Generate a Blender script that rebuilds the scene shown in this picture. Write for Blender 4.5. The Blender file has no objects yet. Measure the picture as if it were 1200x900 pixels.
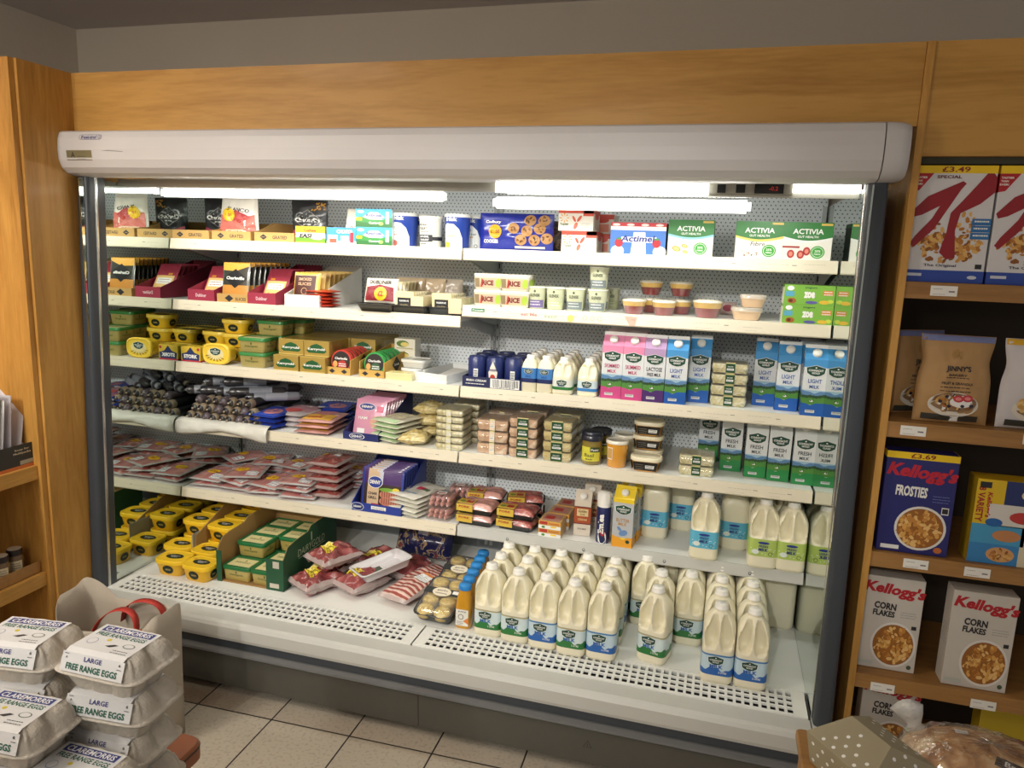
import bpy, math, random
from mathutils import Matrix, Vector, noise
random.seed(7)
SC = bpy.context.scene
COL = SC.collection
R = math.radians
FLOOR = 0.30                      # the deck of the refrigerator stands 0.30 m above the floor
# ------------------------------------------------------------------ camera
CAM = Vector((2.15570601, -2.0926331, 1.30461088 + FLOOR))
EUL = (1.39222088, -0.03416584, 0.27759612)
FPX = 866.8
cd = bpy.data.cameras.new('camera'); cam = bpy.data.objects.new('camera', cd); COL.objects.link(cam)
cam.location = CAM; cam.rotation_euler = EUL
cd.sensor_width = 36; cd.lens = FPX / 1200 * 36; cd.clip_start = 0.02; cd.clip_end = 50
SC.camera = cam
from mathutils import Euler
MR = Euler(EUL, 'XYZ').to_matrix()
def ray(px, py): return MR @ Vector(((px - 600) / FPX, -(py - 450) / FPX, -1))
def on(px, py, z):                # where a sight line meets the level z
    d = ray(px, py); t = (z - CAM.z) / d.z; p = CAM + d * t; return p.x, p.y
def aty(px, py, Y):
    d = ray(px, py); t = (Y - CAM.y) / d.y; p = CAM + d * t; return p.x, p.z
def xat(px, Y, Z):
    a, b = -3., 6.
    for _ in range(40):
        m = (a + b) / 2; v = MR.transposed() @ (Vector((m, Y, Z)) - CAM)
        if 600 + FPX * v.x / -v.z < px: a = m
        else: b = m
    return a
# ------------------------------------------------------------------ materials
def lin(c): return c / 12.92 if c <= 0.04045 else ((c + 0.055) / 1.055) ** 2.4
def hx(s):
    s = s.lstrip('#'); return tuple(lin(int(s[i:i + 2], 16) / 255) for i in (0, 2, 4)) + (1,)
MC = {}
def film(col, rough, k, bump):          # thin clear plastic: lets the goods show, adds a gloss
    m = bpy.data.materials.new('clear_film'); m.use_nodes = True; nt = m.node_tree; N = nt.nodes; L = nt.links; N.remove(N['Principled BSDF'])
    tr = N.new('ShaderNodeBsdfTransparent'); gl = N.new('ShaderNodeBsdfGlossy'); gl.inputs['Roughness'].default_value = max(.08, rough); df = N.new('ShaderNodeBsdfDiffuse'); df.inputs['Color'].default_value = hx(col)
    tc = N.new('ShaderNodeTexCoord'); nz = N.new('ShaderNodeTexNoise'); nz.inputs['Scale'].default_value = 26; nz.inputs['Detail'].default_value = 2; nz.inputs['Distortion'].default_value = 1.2; L.new(tc.outputs['Object'], nz.inputs[0])
    bp = N.new('ShaderNodeBump'); bp.inputs['Distance'].default_value = .006; bp.inputs['Strength'].default_value = .35 + bump; L.new(nz.outputs['Fac'], bp.inputs['Height']); L.new(bp.outputs[0], gl.inputs['Normal'])
    lw = N.new('ShaderNodeLayerWeight'); lw.inputs['Blend'].default_value = .25; L.new(bp.outputs[0], lw.inputs['Normal'])
    mt = N.new('ShaderNodeMath'); mt.operation = 'MULTIPLY_ADD'; mt.inputs[1].default_value = .45; mt.inputs[2].default_value = k * .35; L.new(lw.outputs['Facing'], mt.inputs[0])
    m1 = N.new('ShaderNodeMixShader'); L.new(mt.outputs[0], m1.inputs[0]); L.new(tr.outputs[0], m1.inputs[1]); L.new(gl.outputs[0], m1.inputs[2])
    m2 = N.new('ShaderNodeMixShader'); m2.inputs[0].default_value = .04; L.new(m1.outputs[0], m2.inputs[1]); L.new(df.outputs[0], m2.inputs[2]); L.new(m2.outputs[0], N['Material Output'].inputs[0]); return m
def M(col, rough=0.5, metal=0, coat=0, trans=0, sss=0, bump=0, bscale=60, var=0.06, vscale=14, emit=0, alpha=1):
    key = (col, rough, metal, coat, trans, sss, bump, bscale, var, vscale, emit, alpha)
    if key in MC: return MC[key]
    if alpha < .3: MC[key] = film(col, rough, .1 + alpha, bump); return MC[key]
    m = bpy.data.materials.new('mat_' + col.strip('#')); m.use_nodes = True
    nt = m.node_tree; N = nt.nodes; L = nt.links; b = N['Principled BSDF']
    b.inputs['Base Color'].default_value = hx(col)
    b.inputs['Roughness'].default_value = rough; b.inputs['Metallic'].default_value = metal
    b.inputs['Coat Weight'].default_value = coat; b.inputs['Coat Roughness'].default_value = 0.12
    b.inputs['Transmission Weight'].default_value = trans
    b.inputs['Alpha'].default_value = alpha
    if sss:
        b.inputs['Subsurface Weight'].default_value = sss; b.inputs['Subsurface Radius'].default_value = (.02, .018, .012); b.inputs['Subsurface Scale'].default_value = 0.6
    if emit:
        b.inputs['Emission Color'].default_value = hx(col); b.inputs['Emission Strength'].default_value = emit
    elif var or bump:
        tc = N.new('ShaderNodeTexCoord')
        nz = N.new('ShaderNodeTexNoise'); nz.inputs['Scale'].default_value = vscale; nz.inputs['Detail'].default_value = 3
        L.new(tc.outputs['Object'], nz.inputs['Vector'])
        if var:
            mx = N.new('ShaderNodeMix'); mx.data_type = 'RGBA'
            c = hx(col); mx.inputs[6].default_value = tuple(x * (1 - var) for x in c[:3]) + (1,); mx.inputs[7].default_value = tuple(min(1, x * (1 + var)) for x in c[:3]) + (1,)
            L.new(nz.outputs['Fac'], mx.inputs[0]); L.new(mx.outputs[2], b.inputs['Base Color'])
        if bump:
            n2 = N.new('ShaderNodeTexNoise'); n2.inputs['Scale'].default_value = bscale; n2.inputs['Detail'].default_value = 4
            L.new(tc.outputs['Object'], n2.inputs['Vector'])
            bp = N.new('ShaderNodeBump'); bp.inputs['Strength'].default_value = bump; bp.inputs['Distance'].default_value = 0.01
            L.new(n2.outputs['Fac'], bp.inputs['Height']); L.new(bp.outputs[0], b.inputs['Normal'])
    MC[key] = m; return m
def ramp_mat(name, stops, scale=20, detail=4, rough=0.4, coat=0, distort=0.4, stretch=(1, 1, 1), bump=0, kind='noise', space='Object'):
    if name in MC: return MC[name]
    m = bpy.data.materials.new(name); m.use_nodes = True; nt = m.node_tree; N = nt.nodes; L = nt.links; b = N['Principled BSDF']
    tc = N.new('ShaderNodeTexCoord'); mp = N.new('ShaderNodeMapping'); mp.inputs['Scale'].default_value = stretch
    L.new(tc.outputs[space], mp.inputs['Vector'])
    if kind == 'noise':
        t = N.new('ShaderNodeTexNoise'); t.inputs['Scale'].default_value = scale; t.inputs['Detail'].default_value = detail; t.inputs['Distortion'].default_value = distort; o = t.outputs['Fac']
    elif kind in ('wave', 'wavey'):
        t = N.new('ShaderNodeTexWave'); t.inputs['Scale'].default_value = scale; t.inputs['Distortion'].default_value = distort; t.inputs['Detail'].default_value = detail; t.bands_direction = 'Y' if kind == 'wavey' else 'X'; o = t.outputs['Fac']
    else:
        t = N.new('ShaderNodeTexVoronoi'); t.inputs['Scale'].default_value = scale; o = t.outputs['Distance']
    L.new(mp.outputs[0], t.inputs['Vector'])
    cr = N.new('ShaderNodeValToRGB'); el = cr.color_ramp.elements
    while len(el) < len(stops): el.new(0.5)
    for e, (p, c) in zip(el, stops): e.position = p; e.color = hx(c)
    L.new(o, cr.inputs[0]); L.new(cr.outputs[0], b.inputs['Base Color'])
    b.inputs['Roughness'].default_value = rough; b.inputs['Coat Weight'].default_value = coat; b.inputs['Coat Roughness'].default_value = 0.1
    if bump:
        bp = N.new('ShaderNodeBump'); bp.inputs['Strength'].default_value = bump; bp.inputs['Distance'].default_value = 0.004
        L.new(o, bp.inputs['Height']); L.new(bp.outputs[0], b.inputs['Normal'])
    MC[name] = m; return m
# ------------------------------------------------------------------ mesh collector
class MB:
    def __init__(s): s.v = []; s.f = []; s.m = []; s.s = []; s.mats = []; s.X = Matrix()
    def mi(s, m):
        if m not in s.mats: s.mats.append(m)
        return s.mats.index(m)
    def add(s, vs, fs, m, smooth=False):
        o = len(s.v); i = s.mi(m)
        s.v += [tuple(s.X @ Vector(v)) for v in vs]
        for f in fs: s.f.append(tuple(o + k for k in f)); s.m.append(i); s.s.append(smooth)
    def box(s, x0, x1, y0, y1, z0, z1, m):
        v = [(x0, y0, z0), (x1, y0, z0), (x1, y1, z0), (x0, y1, z0), (x0, y0, z1), (x1, y0, z1), (x1, y1, z1), (x0, y1, z1)]
        s.add(v, [(0, 3, 2, 1), (4, 5, 6, 7), (0, 1, 5, 4), (1, 2, 6, 5), (2, 3, 7, 6), (3, 0, 4, 7)], m)
    def loft(s, rings, m, c0=True, c1=True, smooth=True, closed=True):
        n = len(rings[0]); vs = [p for r in rings for p in r]; fs = []
        for i in range(len(rings) - 1):
            for j in range(n if closed else n - 1):
                k = (j + 1) % n; fs.append((i * n + j, i * n + k, (i + 1) * n + k, (i + 1) * n + j))
        if isinstance(m, list):
            o = len(s.v); s.v += [tuple(s.X @ Vector(v)) for v in vs]
            for q, f in enumerate(fs): s.f.append(tuple(o + k for k in f)); s.m.append(s.mi(m[q // n])); s.s.append(smooth)
            m0, m1 = m[0], m[-1]
        else: s.add(vs, fs, m, smooth); m0 = m1 = m
        if c0: s.add(rings[0], [tuple(range(n - 1, -1, -1))], m0)
        if c1: s.add(rings[-1], [tuple(range(n))], m1)
    def lathe(s, prof, m, n=24, c0=True, c1=True, cx=0, cy=0):
        s.loft([[(cx + r * math.cos(2 * math.pi * j / n), cy + r * math.sin(2 * math.pi * j / n), z) for j in range(n)] for r, z in prof], m, c0, c1)
    def tube(s, pts, r, m, n=8, caps=True):
        rings = []
        for i, p in enumerate(pts):
            p = Vector(p); a = Vector(pts[max(0, i - 1)]); b = Vector(pts[min(len(pts) - 1, i + 1)]); d = (b - a).normalized()
            u = d.cross(Vector((0, 0, 1)));
            if u.length < 1e-3: u = d.cross(Vector((0, 1, 0)))
            u.normalize(); w = d.cross(u); rr = r[i] if isinstance(r, (list, tuple)) else r
            rings.append([tuple(p + (u * math.cos(2 * math.pi * k / n) + w * math.sin(2 * math.pi * k / n)) * -rr) for k in range(n)])
        rings = [list(reversed(q)) for q in rings]
        s.loft(rings, m, caps, caps)
    def prism(s, pts, y0, y1, m, axis='y'):
        n = len(pts)
        if axis == 'y': a = [(x, y0, z) for x, z in pts]; b = [(x, y1, z) for x, z in pts]
        elif axis == 'x': a = [(y0, x, z) for x, z in pts]; b = [(y1, x, z) for x, z in pts]
        else: a = [(x, z, y0) for x, z in pts]; b = [(x, z, y1) for x, z in pts]
        s.add(a + b, [tuple(range(n)), tuple(range(2 * n - 1, n - 1, -1))] + [(i, n + i, n + (i + 1) % n, (i + 1) % n) for i in range(n)], m)
    def decals(s, D, F):
        for lv, pts, fs, m in D.items: s.add([F(u, v, lv) for u, v in pts], fs, m)
    def build(s, name, parent=None, loc=None, recalc=True):
        me = bpy.data.meshes.new(name); me.from_pydata(s.v, [], s.f)
        for m in s.mats: me.materials.append(m)
        me.polygons.foreach_set('material_index', s.m); me.polygons.foreach_set('use_smooth', s.s); me.update()
        o = bpy.data.objects.new(name, me); COL.objects.link(o)
        if parent is not None: o.parent = parent
        if loc: o.location = loc
        return o
def rr(w, d, r, z, n=5, cx=0, cy=0):          # rounded rectangle ring, starts at front right
    r = min(r, w / 2 - 1e-4, d / 2 - 1e-4); P = []
    for sx, sy, a0 in ((1, 1, 0), (-1, 1, 90), (-1, -1, 180), (1, -1, 270)):
        for k in range(n):
            a = R(a0 + 90 * k / (n - 1)); P.append((cx + sx * (w / 2 - r) + r * math.cos(a), cy + sy * (d / 2 - r) + r * math.sin(a), z))
    return P
def rbox(b, w, d, z0, z1, r, m, e=0.003, cx=0, cy=0, w1=None, d1=None):
    w1 = w1 or w; d1 = d1 or d
    b.loft([rr(w - 2 * e, d - 2 * e, r, z0, cx=cx, cy=cy), rr(w, d, r, z0 + e, cx=cx, cy=cy), rr(w1, d1, r, z1 - e, cx=cx, cy=cy), rr(w1 - 2 * e, d1 - 2 * e, r, z1, cx=cx, cy=cy)], m)
# ------------------------------------------------------------------ flat print (shapes and lettering laid on a face)
TC = {}
def text_mesh(s, bold):
    k = (s, bold)
    if k in TC: return TC[k]
    c = bpy.data.curves.new('lettering', 'FONT'); c.body = s; c.size = 1; c.align_x = 'CENTER'; c.offset = bold; c.resolution_u = 2; c.fill_mode = 'BOTH' if False else c.fill_mode
    o = bpy.data.objects.new('lettering', c); me = bpy.data.meshes.new_from_object(o)
    vs = [(v.co.x, v.co.y) for v in me.vertices]; fs = [tuple(p.vertices) for p in me.polygons]
    bpy.data.objects.remove(o); bpy.data.curves.remove(c); bpy.data.meshes.remove(me)
    if vs:
        x0 = min(v[0] for v in vs); x1 = max(v[0] for v in vs); y0 = min(v[1] for v in vs); y1 = max(v[1] for v in vs)
        vs = [((x - (x0 + x1) / 2), (y - (y0 + y1) / 2)) for x, y in vs]
    else: x0 = x1 = y0 = y1 = 0
    TC[k] = (vs, fs, x1 - x0, y1 - y0); return TC[k]
class DC:
    def __init__(s): s.items = []
    def poly(s, pts, m, lv=1): s.items.append((lv, list(pts), [tuple(range(len(pts)))], m))
    def rect(s, u0, v0, u1, v1, m, lv=1, n=1):
        P = []; F = []
        for i in range(n + 1): P += [(u0 + (u1 - u0) * i / n, v0), (u0 + (u1 - u0) * i / n, v1)]
        for i in range(n): F.append((2 * i, 2 * i + 2, 2 * i + 3, 2 * i + 1))
        s.items.append((lv, P, F, m))
    def ell(s, cu, cv, ru, rv, m, lv=1, n=16, rot=0):
        c, q = math.cos(rot), math.sin(rot); P = []
        for k in range(n):
            a = 2 * math.pi * k / n; x = ru * math.cos(a); y = rv * math.sin(a); P.append((cu + x * c - y * q, cv + x * q + y * c))
        s.poly(P, m, lv)
    def text(s, t, cu, cv, w, h, m, lv=3, bold=0.02, shear=0, rot=0, mirror=False):     # fitted in a box w x h (h None keeps proportion)
        vs, fs, W, H = text_mesh(t, bold)
        if not W: return
        sx = w / W; sy = (h / H) if h else sx; c, q = math.cos(rot), math.sin(rot); P = []
        for x, y in vs:
            x2 = x * sx + shear * y * sy; y2 = y * sy; P.append((cu + x2 * c - y2 * q, cv + x2 * q + y2 * c))
        s.items.append((lv, P, fs, m))
    def lines(s, u0, u1, v, n, dv, th, m, lv=2, seed=1):      # fine print too small to read
        g = random.Random(seed)
        for i in range(n):
            u = u0
            while u < u1 - (u1 - u0) * .08:
                L = (u1 - u0) * g.uniform(.05, .16); s.rect(u, v - i * dv, min(u1, u + L), v - i * dv + th, m, lv); u += L + (u1 - u0) * .03
    def flakes(s, cu, cv, ru, rv, n, mats, size, lv=3, seed=3):
        g = random.Random(seed)
        for i in range(n):
            a = g.uniform(0, 6.28); q = math.sqrt(g.random()) * .95; k = g.uniform(.6, 1.2) * size; x = cu + ru * q * math.cos(a); y = cv + rv * q * math.sin(a); t = g.uniform(0, 3)
            P = []
            for j in range(6):
                b = j * 1.047; rd = k * g.uniform(.7, 1.1); xx = rd * math.cos(b); yy = rd * .6 * math.sin(b); P.append((x + xx * math.cos(t) - yy * math.sin(t), y + xx * math.sin(t) + yy * math.cos(t)))
            s.poly(P, mats[i % len(mats)], lv + .012 * i)
    def hill(s, u0, u1, vb, v, amp, m, lv=2, ph=0, n=14, fr=7):
        P = [(u0, vb)] + [(u0 + (u1 - u0) * i / n, v + amp * math.sin(ph + fr * i / n) + amp * .4 * math.sin(ph * 2 + 2.3 * fr * i / n)) for i in range(n + 1)] + [(u1, vb)]
        for i in range(1, n + 1): s.poly([(P[i][0], vb), (P[i + 1][0], vb), P[i + 1], P[i]], m, lv)
EPS = 0.00022
def front(y0): return lambda u, v, lv: (u, y0 - EPS * lv, v)
def topf(z0): return lambda u, v, lv: (u, v, z0 + EPS * lv)
def right(x0): return lambda u, v, lv: (x0 + EPS * lv, u, v)
def left(x0): return lambda u, v, lv: (x0 - EPS * lv, -u, v)
# ------------------------------------------------------------------ things, parts, copies
def tag(o, label=None, cat=None, group=None, kind=None):
    if label: o['label'] = label
    if cat: o['category'] = cat
    if group: o['group'] = group
    if kind: o['kind'] = kind
    return o
def thing(name, label=None, cat=None, loc=(0, 0, 0), rz=0, group=None):
    o = bpy.data.objects.new(name, None); COL.objects.link(o); o.location = loc; o.rotation_euler = (0, 0, rz); o.empty_display_size = 0.03
    return tag(o, label, cat, group)
KIDS = {}
def kids(o): return [c for c in o.children]
class Proto:                                   # first placing moves the built thing, later ones copy it with its parts and their sub-parts
    def __init__(s, o): s.o = o; s.tree = [(c, [g for g in kids(c)]) for c in kids(o)]; s.used = False
    def put(s, loc, rz, label, cat, group=None, rx=0, ry=0, sc=1):
        if not s.used: s.used = True; r = s.o
        else:
            r = s.o.copy(); COL.objects.link(r)
            for c, gs in s.tree:
                cc = c.copy(); COL.objects.link(cc); cc.parent = r
                for g in gs: gg = g.copy(); COL.objects.link(gg); gg.parent = cc
        r.location = loc; r.rotation_euler = (rx, ry, rz)
        if sc != 1: r.scale = (sc, sc, sc) if not isinstance(sc, tuple) else sc
        for k in ('label', 'category', 'group'):
            if k in r: del r[k]
        tag(r, label, cat, group); return r
def struct(b, name): return tag(b.build(name), kind='structure')
ORD = ['first', 'second', 'third', 'fourth', 'fifth', 'sixth', 'seventh', 'eighth', 'ninth', 'tenth', 'eleventh', 'twelfth', 'thirteenth', 'fourteenth', 'fifteenth', 'sixteenth', 'seventeenth', 'eighteenth']
def lvl(i, n): return 'bottom' if i == 0 else ('top' if i == n - 1 else (ORD[i] + ' lowest' if n > 3 else 'middle'))
# shelf levels
Z1 = 1.305 + FLOOR; Z2L = 1.061 + FLOOR; Z2 = 1.103 + FLOOR; Z3 = .804 + FLOOR; Z4 = .552 + FLOOR; Z5 = .263 + FLOOR; Z0 = FLOOR
YF = .445; YB = .875; W = 2.5
# palette
WHITE = '#f1f1ec'; black = M('#141414', .45); white = M(WHITE, .45); cream = M('#efe8cf', .5); ink = M('#2a2a30', .5); dgreen = M('#17463a', .45); navy = M('#1c2a6b', .4); red = M('#b51f2b', .4); yellow = M('#f2cd1e', .45)
gold = M('#c9a94a', .45); kraft = M('#c19a5b', .75, bump=.05); kraftd = M('#8a6a45', .8); lightgrey = M('#bfc3c4', .4)
# ================================================================== THE ROOM
WL = -.885; YW = .93; ZC = 2.262 + FLOOR
wallm = M('#d2c9bb', .9, bump=.15, bscale=30, var=.05, vscale=2)
ceilm = M('#cbc3c0', .9, var=.06, vscale=1.5)
b = MB(); b.box(WL - .1, 4.2, YW, YW + .1, 0, ZC, wallm); struct(b, 'wall_back')
b = MB(); b.box(WL - .1, WL, -3.6, YW, 0, ZC, wallm); struct(b, 'wall_left')
b = MB(); b.box(WL - .1, 4.2, -3.6, YW + .1, ZC, ZC + .1, ceilm)
struct(b, 'ceiling')
# tiled floor
def tile_mat():
    m = bpy.data.materials.new('floor_tiles'); m.use_nodes = True; nt = m.node_tree; N = nt.nodes; L = nt.links; p = N['Principled BSDF']
    tc = N.new('ShaderNodeTexCoord'); mp = N.new('ShaderNodeMapping'); L.new(tc.outputs['Object'], mp.inputs[0])
    mp.inputs['Location'].default_value = (TX, TY, 0); mp.inputs['Rotation'].default_value = (0, 0, TR)
    br = N.new('ShaderNodeTexBrick'); br.offset = 0; br.squash = 1; br.inputs['Scale'].default_value = 1
    br.inputs['Brick Width'].default_value = TS; br.inputs['Row Height'].default_value = TS2; br.inputs['Mortar Size'].default_value = .0028; br.inputs['Mortar Smooth'].default_value = .1
    br.inputs['Color1'].default_value = hx('#c9bfae'); br.inputs['Color2'].default_value = hx('#c2b8a7'); br.inputs['Mortar'].default_value = hx('#2c2622')
    L.new(mp.outputs[0], br.inputs['Vector'])
    nz = N.new('ShaderNodeTexNoise'); nz.inputs['Scale'].default_value = 90; nz.inputs['Detail'].default_value = 5; L.new(tc.outputs['Object'], nz.inputs[0])
    cr = N.new('ShaderNodeValToRGB'); cr.color_ramp.elements[0].position = .36; cr.color_ramp.elements[0].color = (.45, .42, .38, 1); cr.color_ramp.elements[1].position = .48; cr.color_ramp.elements[1].color = (1, 1, 1, 1)
    L.new(nz.outputs['Fac'], cr.inputs[0])
    mx = N.new('ShaderNodeMix'); mx.data_type = 'RGBA'; mx.blend_type = 'MULTIPLY'; mx.inputs[0].default_value = .35
    L.new(br.outputs['Color'], mx.inputs[6]); L.new(cr.outputs[0], mx.inputs[7]); L.new(mx.outputs[2], p.inputs['Base Color'])
    p.inputs['Roughness'].default_value = .45
    bp = N.new('ShaderNodeBump'); bp.inputs['Strength'].default_value = .4; bp.inputs['Distance'].default_value = .003; bp.invert = True; L.new(br.outputs['Fac'], bp.inputs['Height']); L.new(bp.outputs[0], p.inputs['Normal'])
    return m
# tile joints measured where they cross in the aisle
TS = .325; TS2 = .325; TR = 0; TX = 0; TY = 0
A = (.501, -.113); ang = R(1.2); TS = TS2 = .2912
TR = -ang
TX = -(A[0] * math.cos(-ang) - A[1] * math.sin(-ang)); TY = -(A[0] * math.sin(-ang) + A[1] * math.cos(-ang))
b = MB(); b.box(WL - .1, 4.2, -3.6, YW + .1, -.1, 0, tile_mat()); struct(b, 'floor')
# wood
def wood(name, base, dark, axis='x', sc=1.0, rough=.5):
    st = {'x': (.6, 6, 6), 'z': (6, 6, .6), 'y': (6, .6, 6)}[axis]
    m = bpy.data.materials.new(name); m.use_nodes = True; nt = m.node_tree; N = nt.nodes; L = nt.links; p = N['Principled BSDF']
    tc = N.new('ShaderNodeTexCoord'); mp = N.new('ShaderNodeMapping'); mp.inputs['Scale'].default_value = tuple(q * sc for q in st); L.new(tc.outputs['Object'], mp.inputs[0])
    nz = N.new('ShaderNodeTexNoise'); nz.inputs['Scale'].default_value = 2.2; nz.inputs['Detail'].default_value = 6; nz.inputs['Roughness'].default_value = .6; nz.inputs['Distortion'].default_value = .9; L.new(mp.outputs[0], nz.inputs[0])
    n2 = N.new('ShaderNodeTexNoise'); n2.inputs['Scale'].default_value = 22; n2.inputs['Detail'].default_value = 3; L.new(mp.outputs[0], n2.inputs[0])
    ad = N.new('ShaderNodeMath'); ad.operation = 'MULTIPLY_ADD'; ad.inputs[1].default_value = .35; L.new(n2.outputs['Fac'], ad.inputs[0]); L.new(nz.outputs['Fac'], ad.inputs[2])
    cr = N.new('ShaderNodeValToRGB'); e = cr.color_ramp.elements; e[0].position = .45; e[0].color = hx(dark); e[1].position = .78; e[1].color = hx(base)
    L.new(ad.outputs[0], cr.inputs[0]); L.new(cr.outputs[0], p.inputs['Base Color']); p.inputs['Roughness'].default_value = rough; p.inputs['Coat Weight'].default_value = .03
    return m
oakx = wood('oak_along', '#c4954b', '#a97a35', 'x'); oakz = wood('oak_upright', '#c8964a', '#a57430', 'z'); oaky = wood('oak_deep', '#c8964a', '#a97830', 'y')
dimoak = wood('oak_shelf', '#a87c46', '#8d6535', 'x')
dark = M('#3a2f22', .7)
# fascia over the refrigerator
FY = .05; FT = 1.846 + FLOOR; FB = 1.646 + FLOOR
b = MB(); b.box(-.034, 2.59, FY, FY + .02, FB, FT, oakx); tag(b.build('fascia_board'), 'long oak fascia board above the refrigerator canopy', 'board')
# filler beside left wall unit
b = MB(); b.box(-.06, -.034, -.155, .9, 0, 1.846 + FLOOR, oakz); tag(b.build('side_panel'), 'tall oak panel standing at the left end of the refrigerator', 'panel')
# left wall unit (facing right, running towards the viewer)
t = thing('wall_shelving', 'oak shelving unit along the left wall with jars and leaflets on its shelves', 'shelving', (-.4, -.5, 0))
t0 = Vector(t.location)
def W2(b, name, t=t, base=t0):
    o = b.build(name, t); o.location = -base; return o
b = MB(); b.box(WL + .005, -.062, -.175, -.157, 0, 1.846 + FLOOR, oakz); W2(b, 'end_panel')
b = MB(); b.box(WL + .005, WL + .02, -2.0, -.176, 0, 1.846 + FLOOR, oakz); W2(b, 'back_panel')
for z in (.52, .13, -.2):
    zz = z + FLOOR
    b = MB(); b.box(WL + .021, -.075, -2.0, -.176, zz - .02, zz, oaky); s = W2(b, 'shelf')
    b = MB(); b.box(-.0745, -.058, -2.0, -.176, zz - .045, zz + .003, oaky); o = b.build('edge_strip', s)
b = MB(); b.box(-.0615, -.045, -.1755, -.156, 0, 1.846 + FLOOR, oakz); W2(b, 'stile')
# ================================================================== THE REFRIGERATOR
def peg_mat():
    m = bpy.data.materials.new('perforated_panel'); m.use_nodes = True; nt = m.node_tree; N = nt.nodes; L = nt.links; p = N['Principled BSDF']
    tc = N.new('ShaderNodeTexCoord'); sp = N.new('ShaderNodeSeparateXYZ'); L.new(tc.outputs['Object'], sp.inputs[0])
    def mth(op, a, bb=None, c=None):
        n = N.new('ShaderNodeMath'); n.operation = op
        for i, q in enumerate((a, bb, c)):
            if q is None: continue
            if isinstance(q, (int, float)): n.inputs[i].default_value = q
            else: L.new(q, n.inputs[i])
        return n.outputs[0]
    P = .0165
    row = mth('DIVIDE', sp.outputs[2], P * .8); fl = mth('FLOOR', row); par = mth('MODULO', mth('ABSOLUTE', fl), 2.0)
    cx = mth('ADD', mth('DIVIDE', sp.outputs[0], P), mth('MULTIPLY', par, .5))
    fx = mth('SUBTRACT', mth('FRACT', cx), .5); fz = mth('MULTIPLY', mth('SUBTRACT', mth('FRACT', row), .5), .8)
    d = mth('SQRT', mth('ADD', mth('MULTIPLY', fx, fx), mth('MULTIPLY', fz, fz)))
    hole = mth('LESS_THAN', d, .15)
    mx = N.new('ShaderNodeMix'); mx.data_type = 'RGBA'; mx.inputs[6].default_value = hx('#eaf0f4'); mx.inputs[7].default_value = hx('#4a5258'); L.new(hole, mx.inputs[0]); L.new(mx.outputs[2], p.inputs['Base Color'])
    p.inputs['Roughness'].default_value = .4
    return m
peg = peg_mat(); enam = M('#eceeea', .38, var=.03, vscale=5); enam2 = M('#c6c7c3', .4, var=.04, vscale=4)
mirror = M('#c9d2cc', .02, metal=1, var=0); alu = M('#c8c9c6', .25, metal=.9, var=.03); slate = M('#3d434b', .4, var=.05); slate2 = M('#2c3136', .45)
fr = thing('refrigerator', 'open white multideck refrigerator with six lit levels of dairy and meat', 'refrigerator', (W / 2, .4, 0))
fb = Vector(fr.location)
def FP(b, name, parent=None):
    if parent is None: o = b.build(name, fr); o.location = -fb
    else: o = b.build(name, parent)
    return o
# side walls: glass mirrors inside, sheet metal outside
for X0, X1, XM in ((-.03, -.004, 0), (2.504, 2.53, 2.5)):
    b = MB(); b.box(X0, X1, .078, .9, .02, 1.50 + FLOOR, enam2); o = FP(b, 'end_wall')
    b = MB(); x0, x1 = (XM - .004, XM) if XM == 0 else (XM, XM + .004)
    b.box(x0, x1, .02, .895, Z0 + .002, 1.50 + FLOOR, mirror); FP(b, 'mirror', o)
b = MB(); b.box(.002, 1.2485, .876, .895, Z0 + .2, 1.56 + FLOOR, peg); FP(b, 'back_panel')
b = MB(); b.box(1.2515, 2.498, .876, .895, Z0 + .2, 1.56 + FLOOR, peg); FP(b, 'back_panel')
b = MB(); b.box(.002, 2.498, .872, .895, Z0, Z0 + .2, M('#8b9094', .5)); FP(b, 'lower_back_panel')
for x in (.012, 1.2385, 1.2615, 2.488):
    b = MB(); b.box(x - .007, x + .007, .866, .8755, Z0 + .02, 1.5 + FLOOR, lightgrey)
    for i in range(26): b.box(x - .0025, x + .0025, .8655, .8662, Z0 + .08 + i * .05, Z0 + .1 + i * .05, slate2)
    FP(b, 'slotted_upright')
# deck, grille, base
b = MB(); b.box(.0, 2.5, .155, .872, Z0 - .02, Z0, enam); b.box(0, 2.5, .0, .155, Z0 - .075, Z0 - .06, slate2)
b.box(0, 2.5, .15, .155, Z0 - .06, Z0 - .021, slate2); FP(b, 'deck')
for k in range(2):
    x0, x1 = (.006, 1.247) if k == 0 else (1.253, 2.494)
    b = MB(); y0, y1 = .018, .152; rows = 4; n = 48; m = .035
    b.box(x0, x1, y0, y0 + .012, Z0 - .006, Z0, enam); b.box(x0, x1, y1 - .012, y1, Z0 - .006, Z0, enam)
    pitch = (y1 - y0 - .024) / rows
    for i in range(1, rows): yy = y0 + .012 + pitch * i; b.box(x0, x1, yy - .0045, yy + .0045, Z0 - .006, Z0, enam)
    pw = (x1 - x0 - 2 * m) / n
    b.box(x0, x0 + m, y0 + .012, y1 - .012, Z0 - .006, Z0 - .0002, enam); b.box(x1 - m, x1, y0 + .012, y1 - .012, Z0 - .006, Z0 - .0002, enam)
    for i in range(n + 1): xx = x0 + m + pw * i; b.box(xx - .0042, xx + .0042, y0 + .012, y1 - .012, Z0 - .006, Z0 - .0003, enam)
    b.box(x0, x1, y0, y0 + .004, Z0 - .03, Z0 - .0062, enam)
    FP(b, 'grille')
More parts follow.
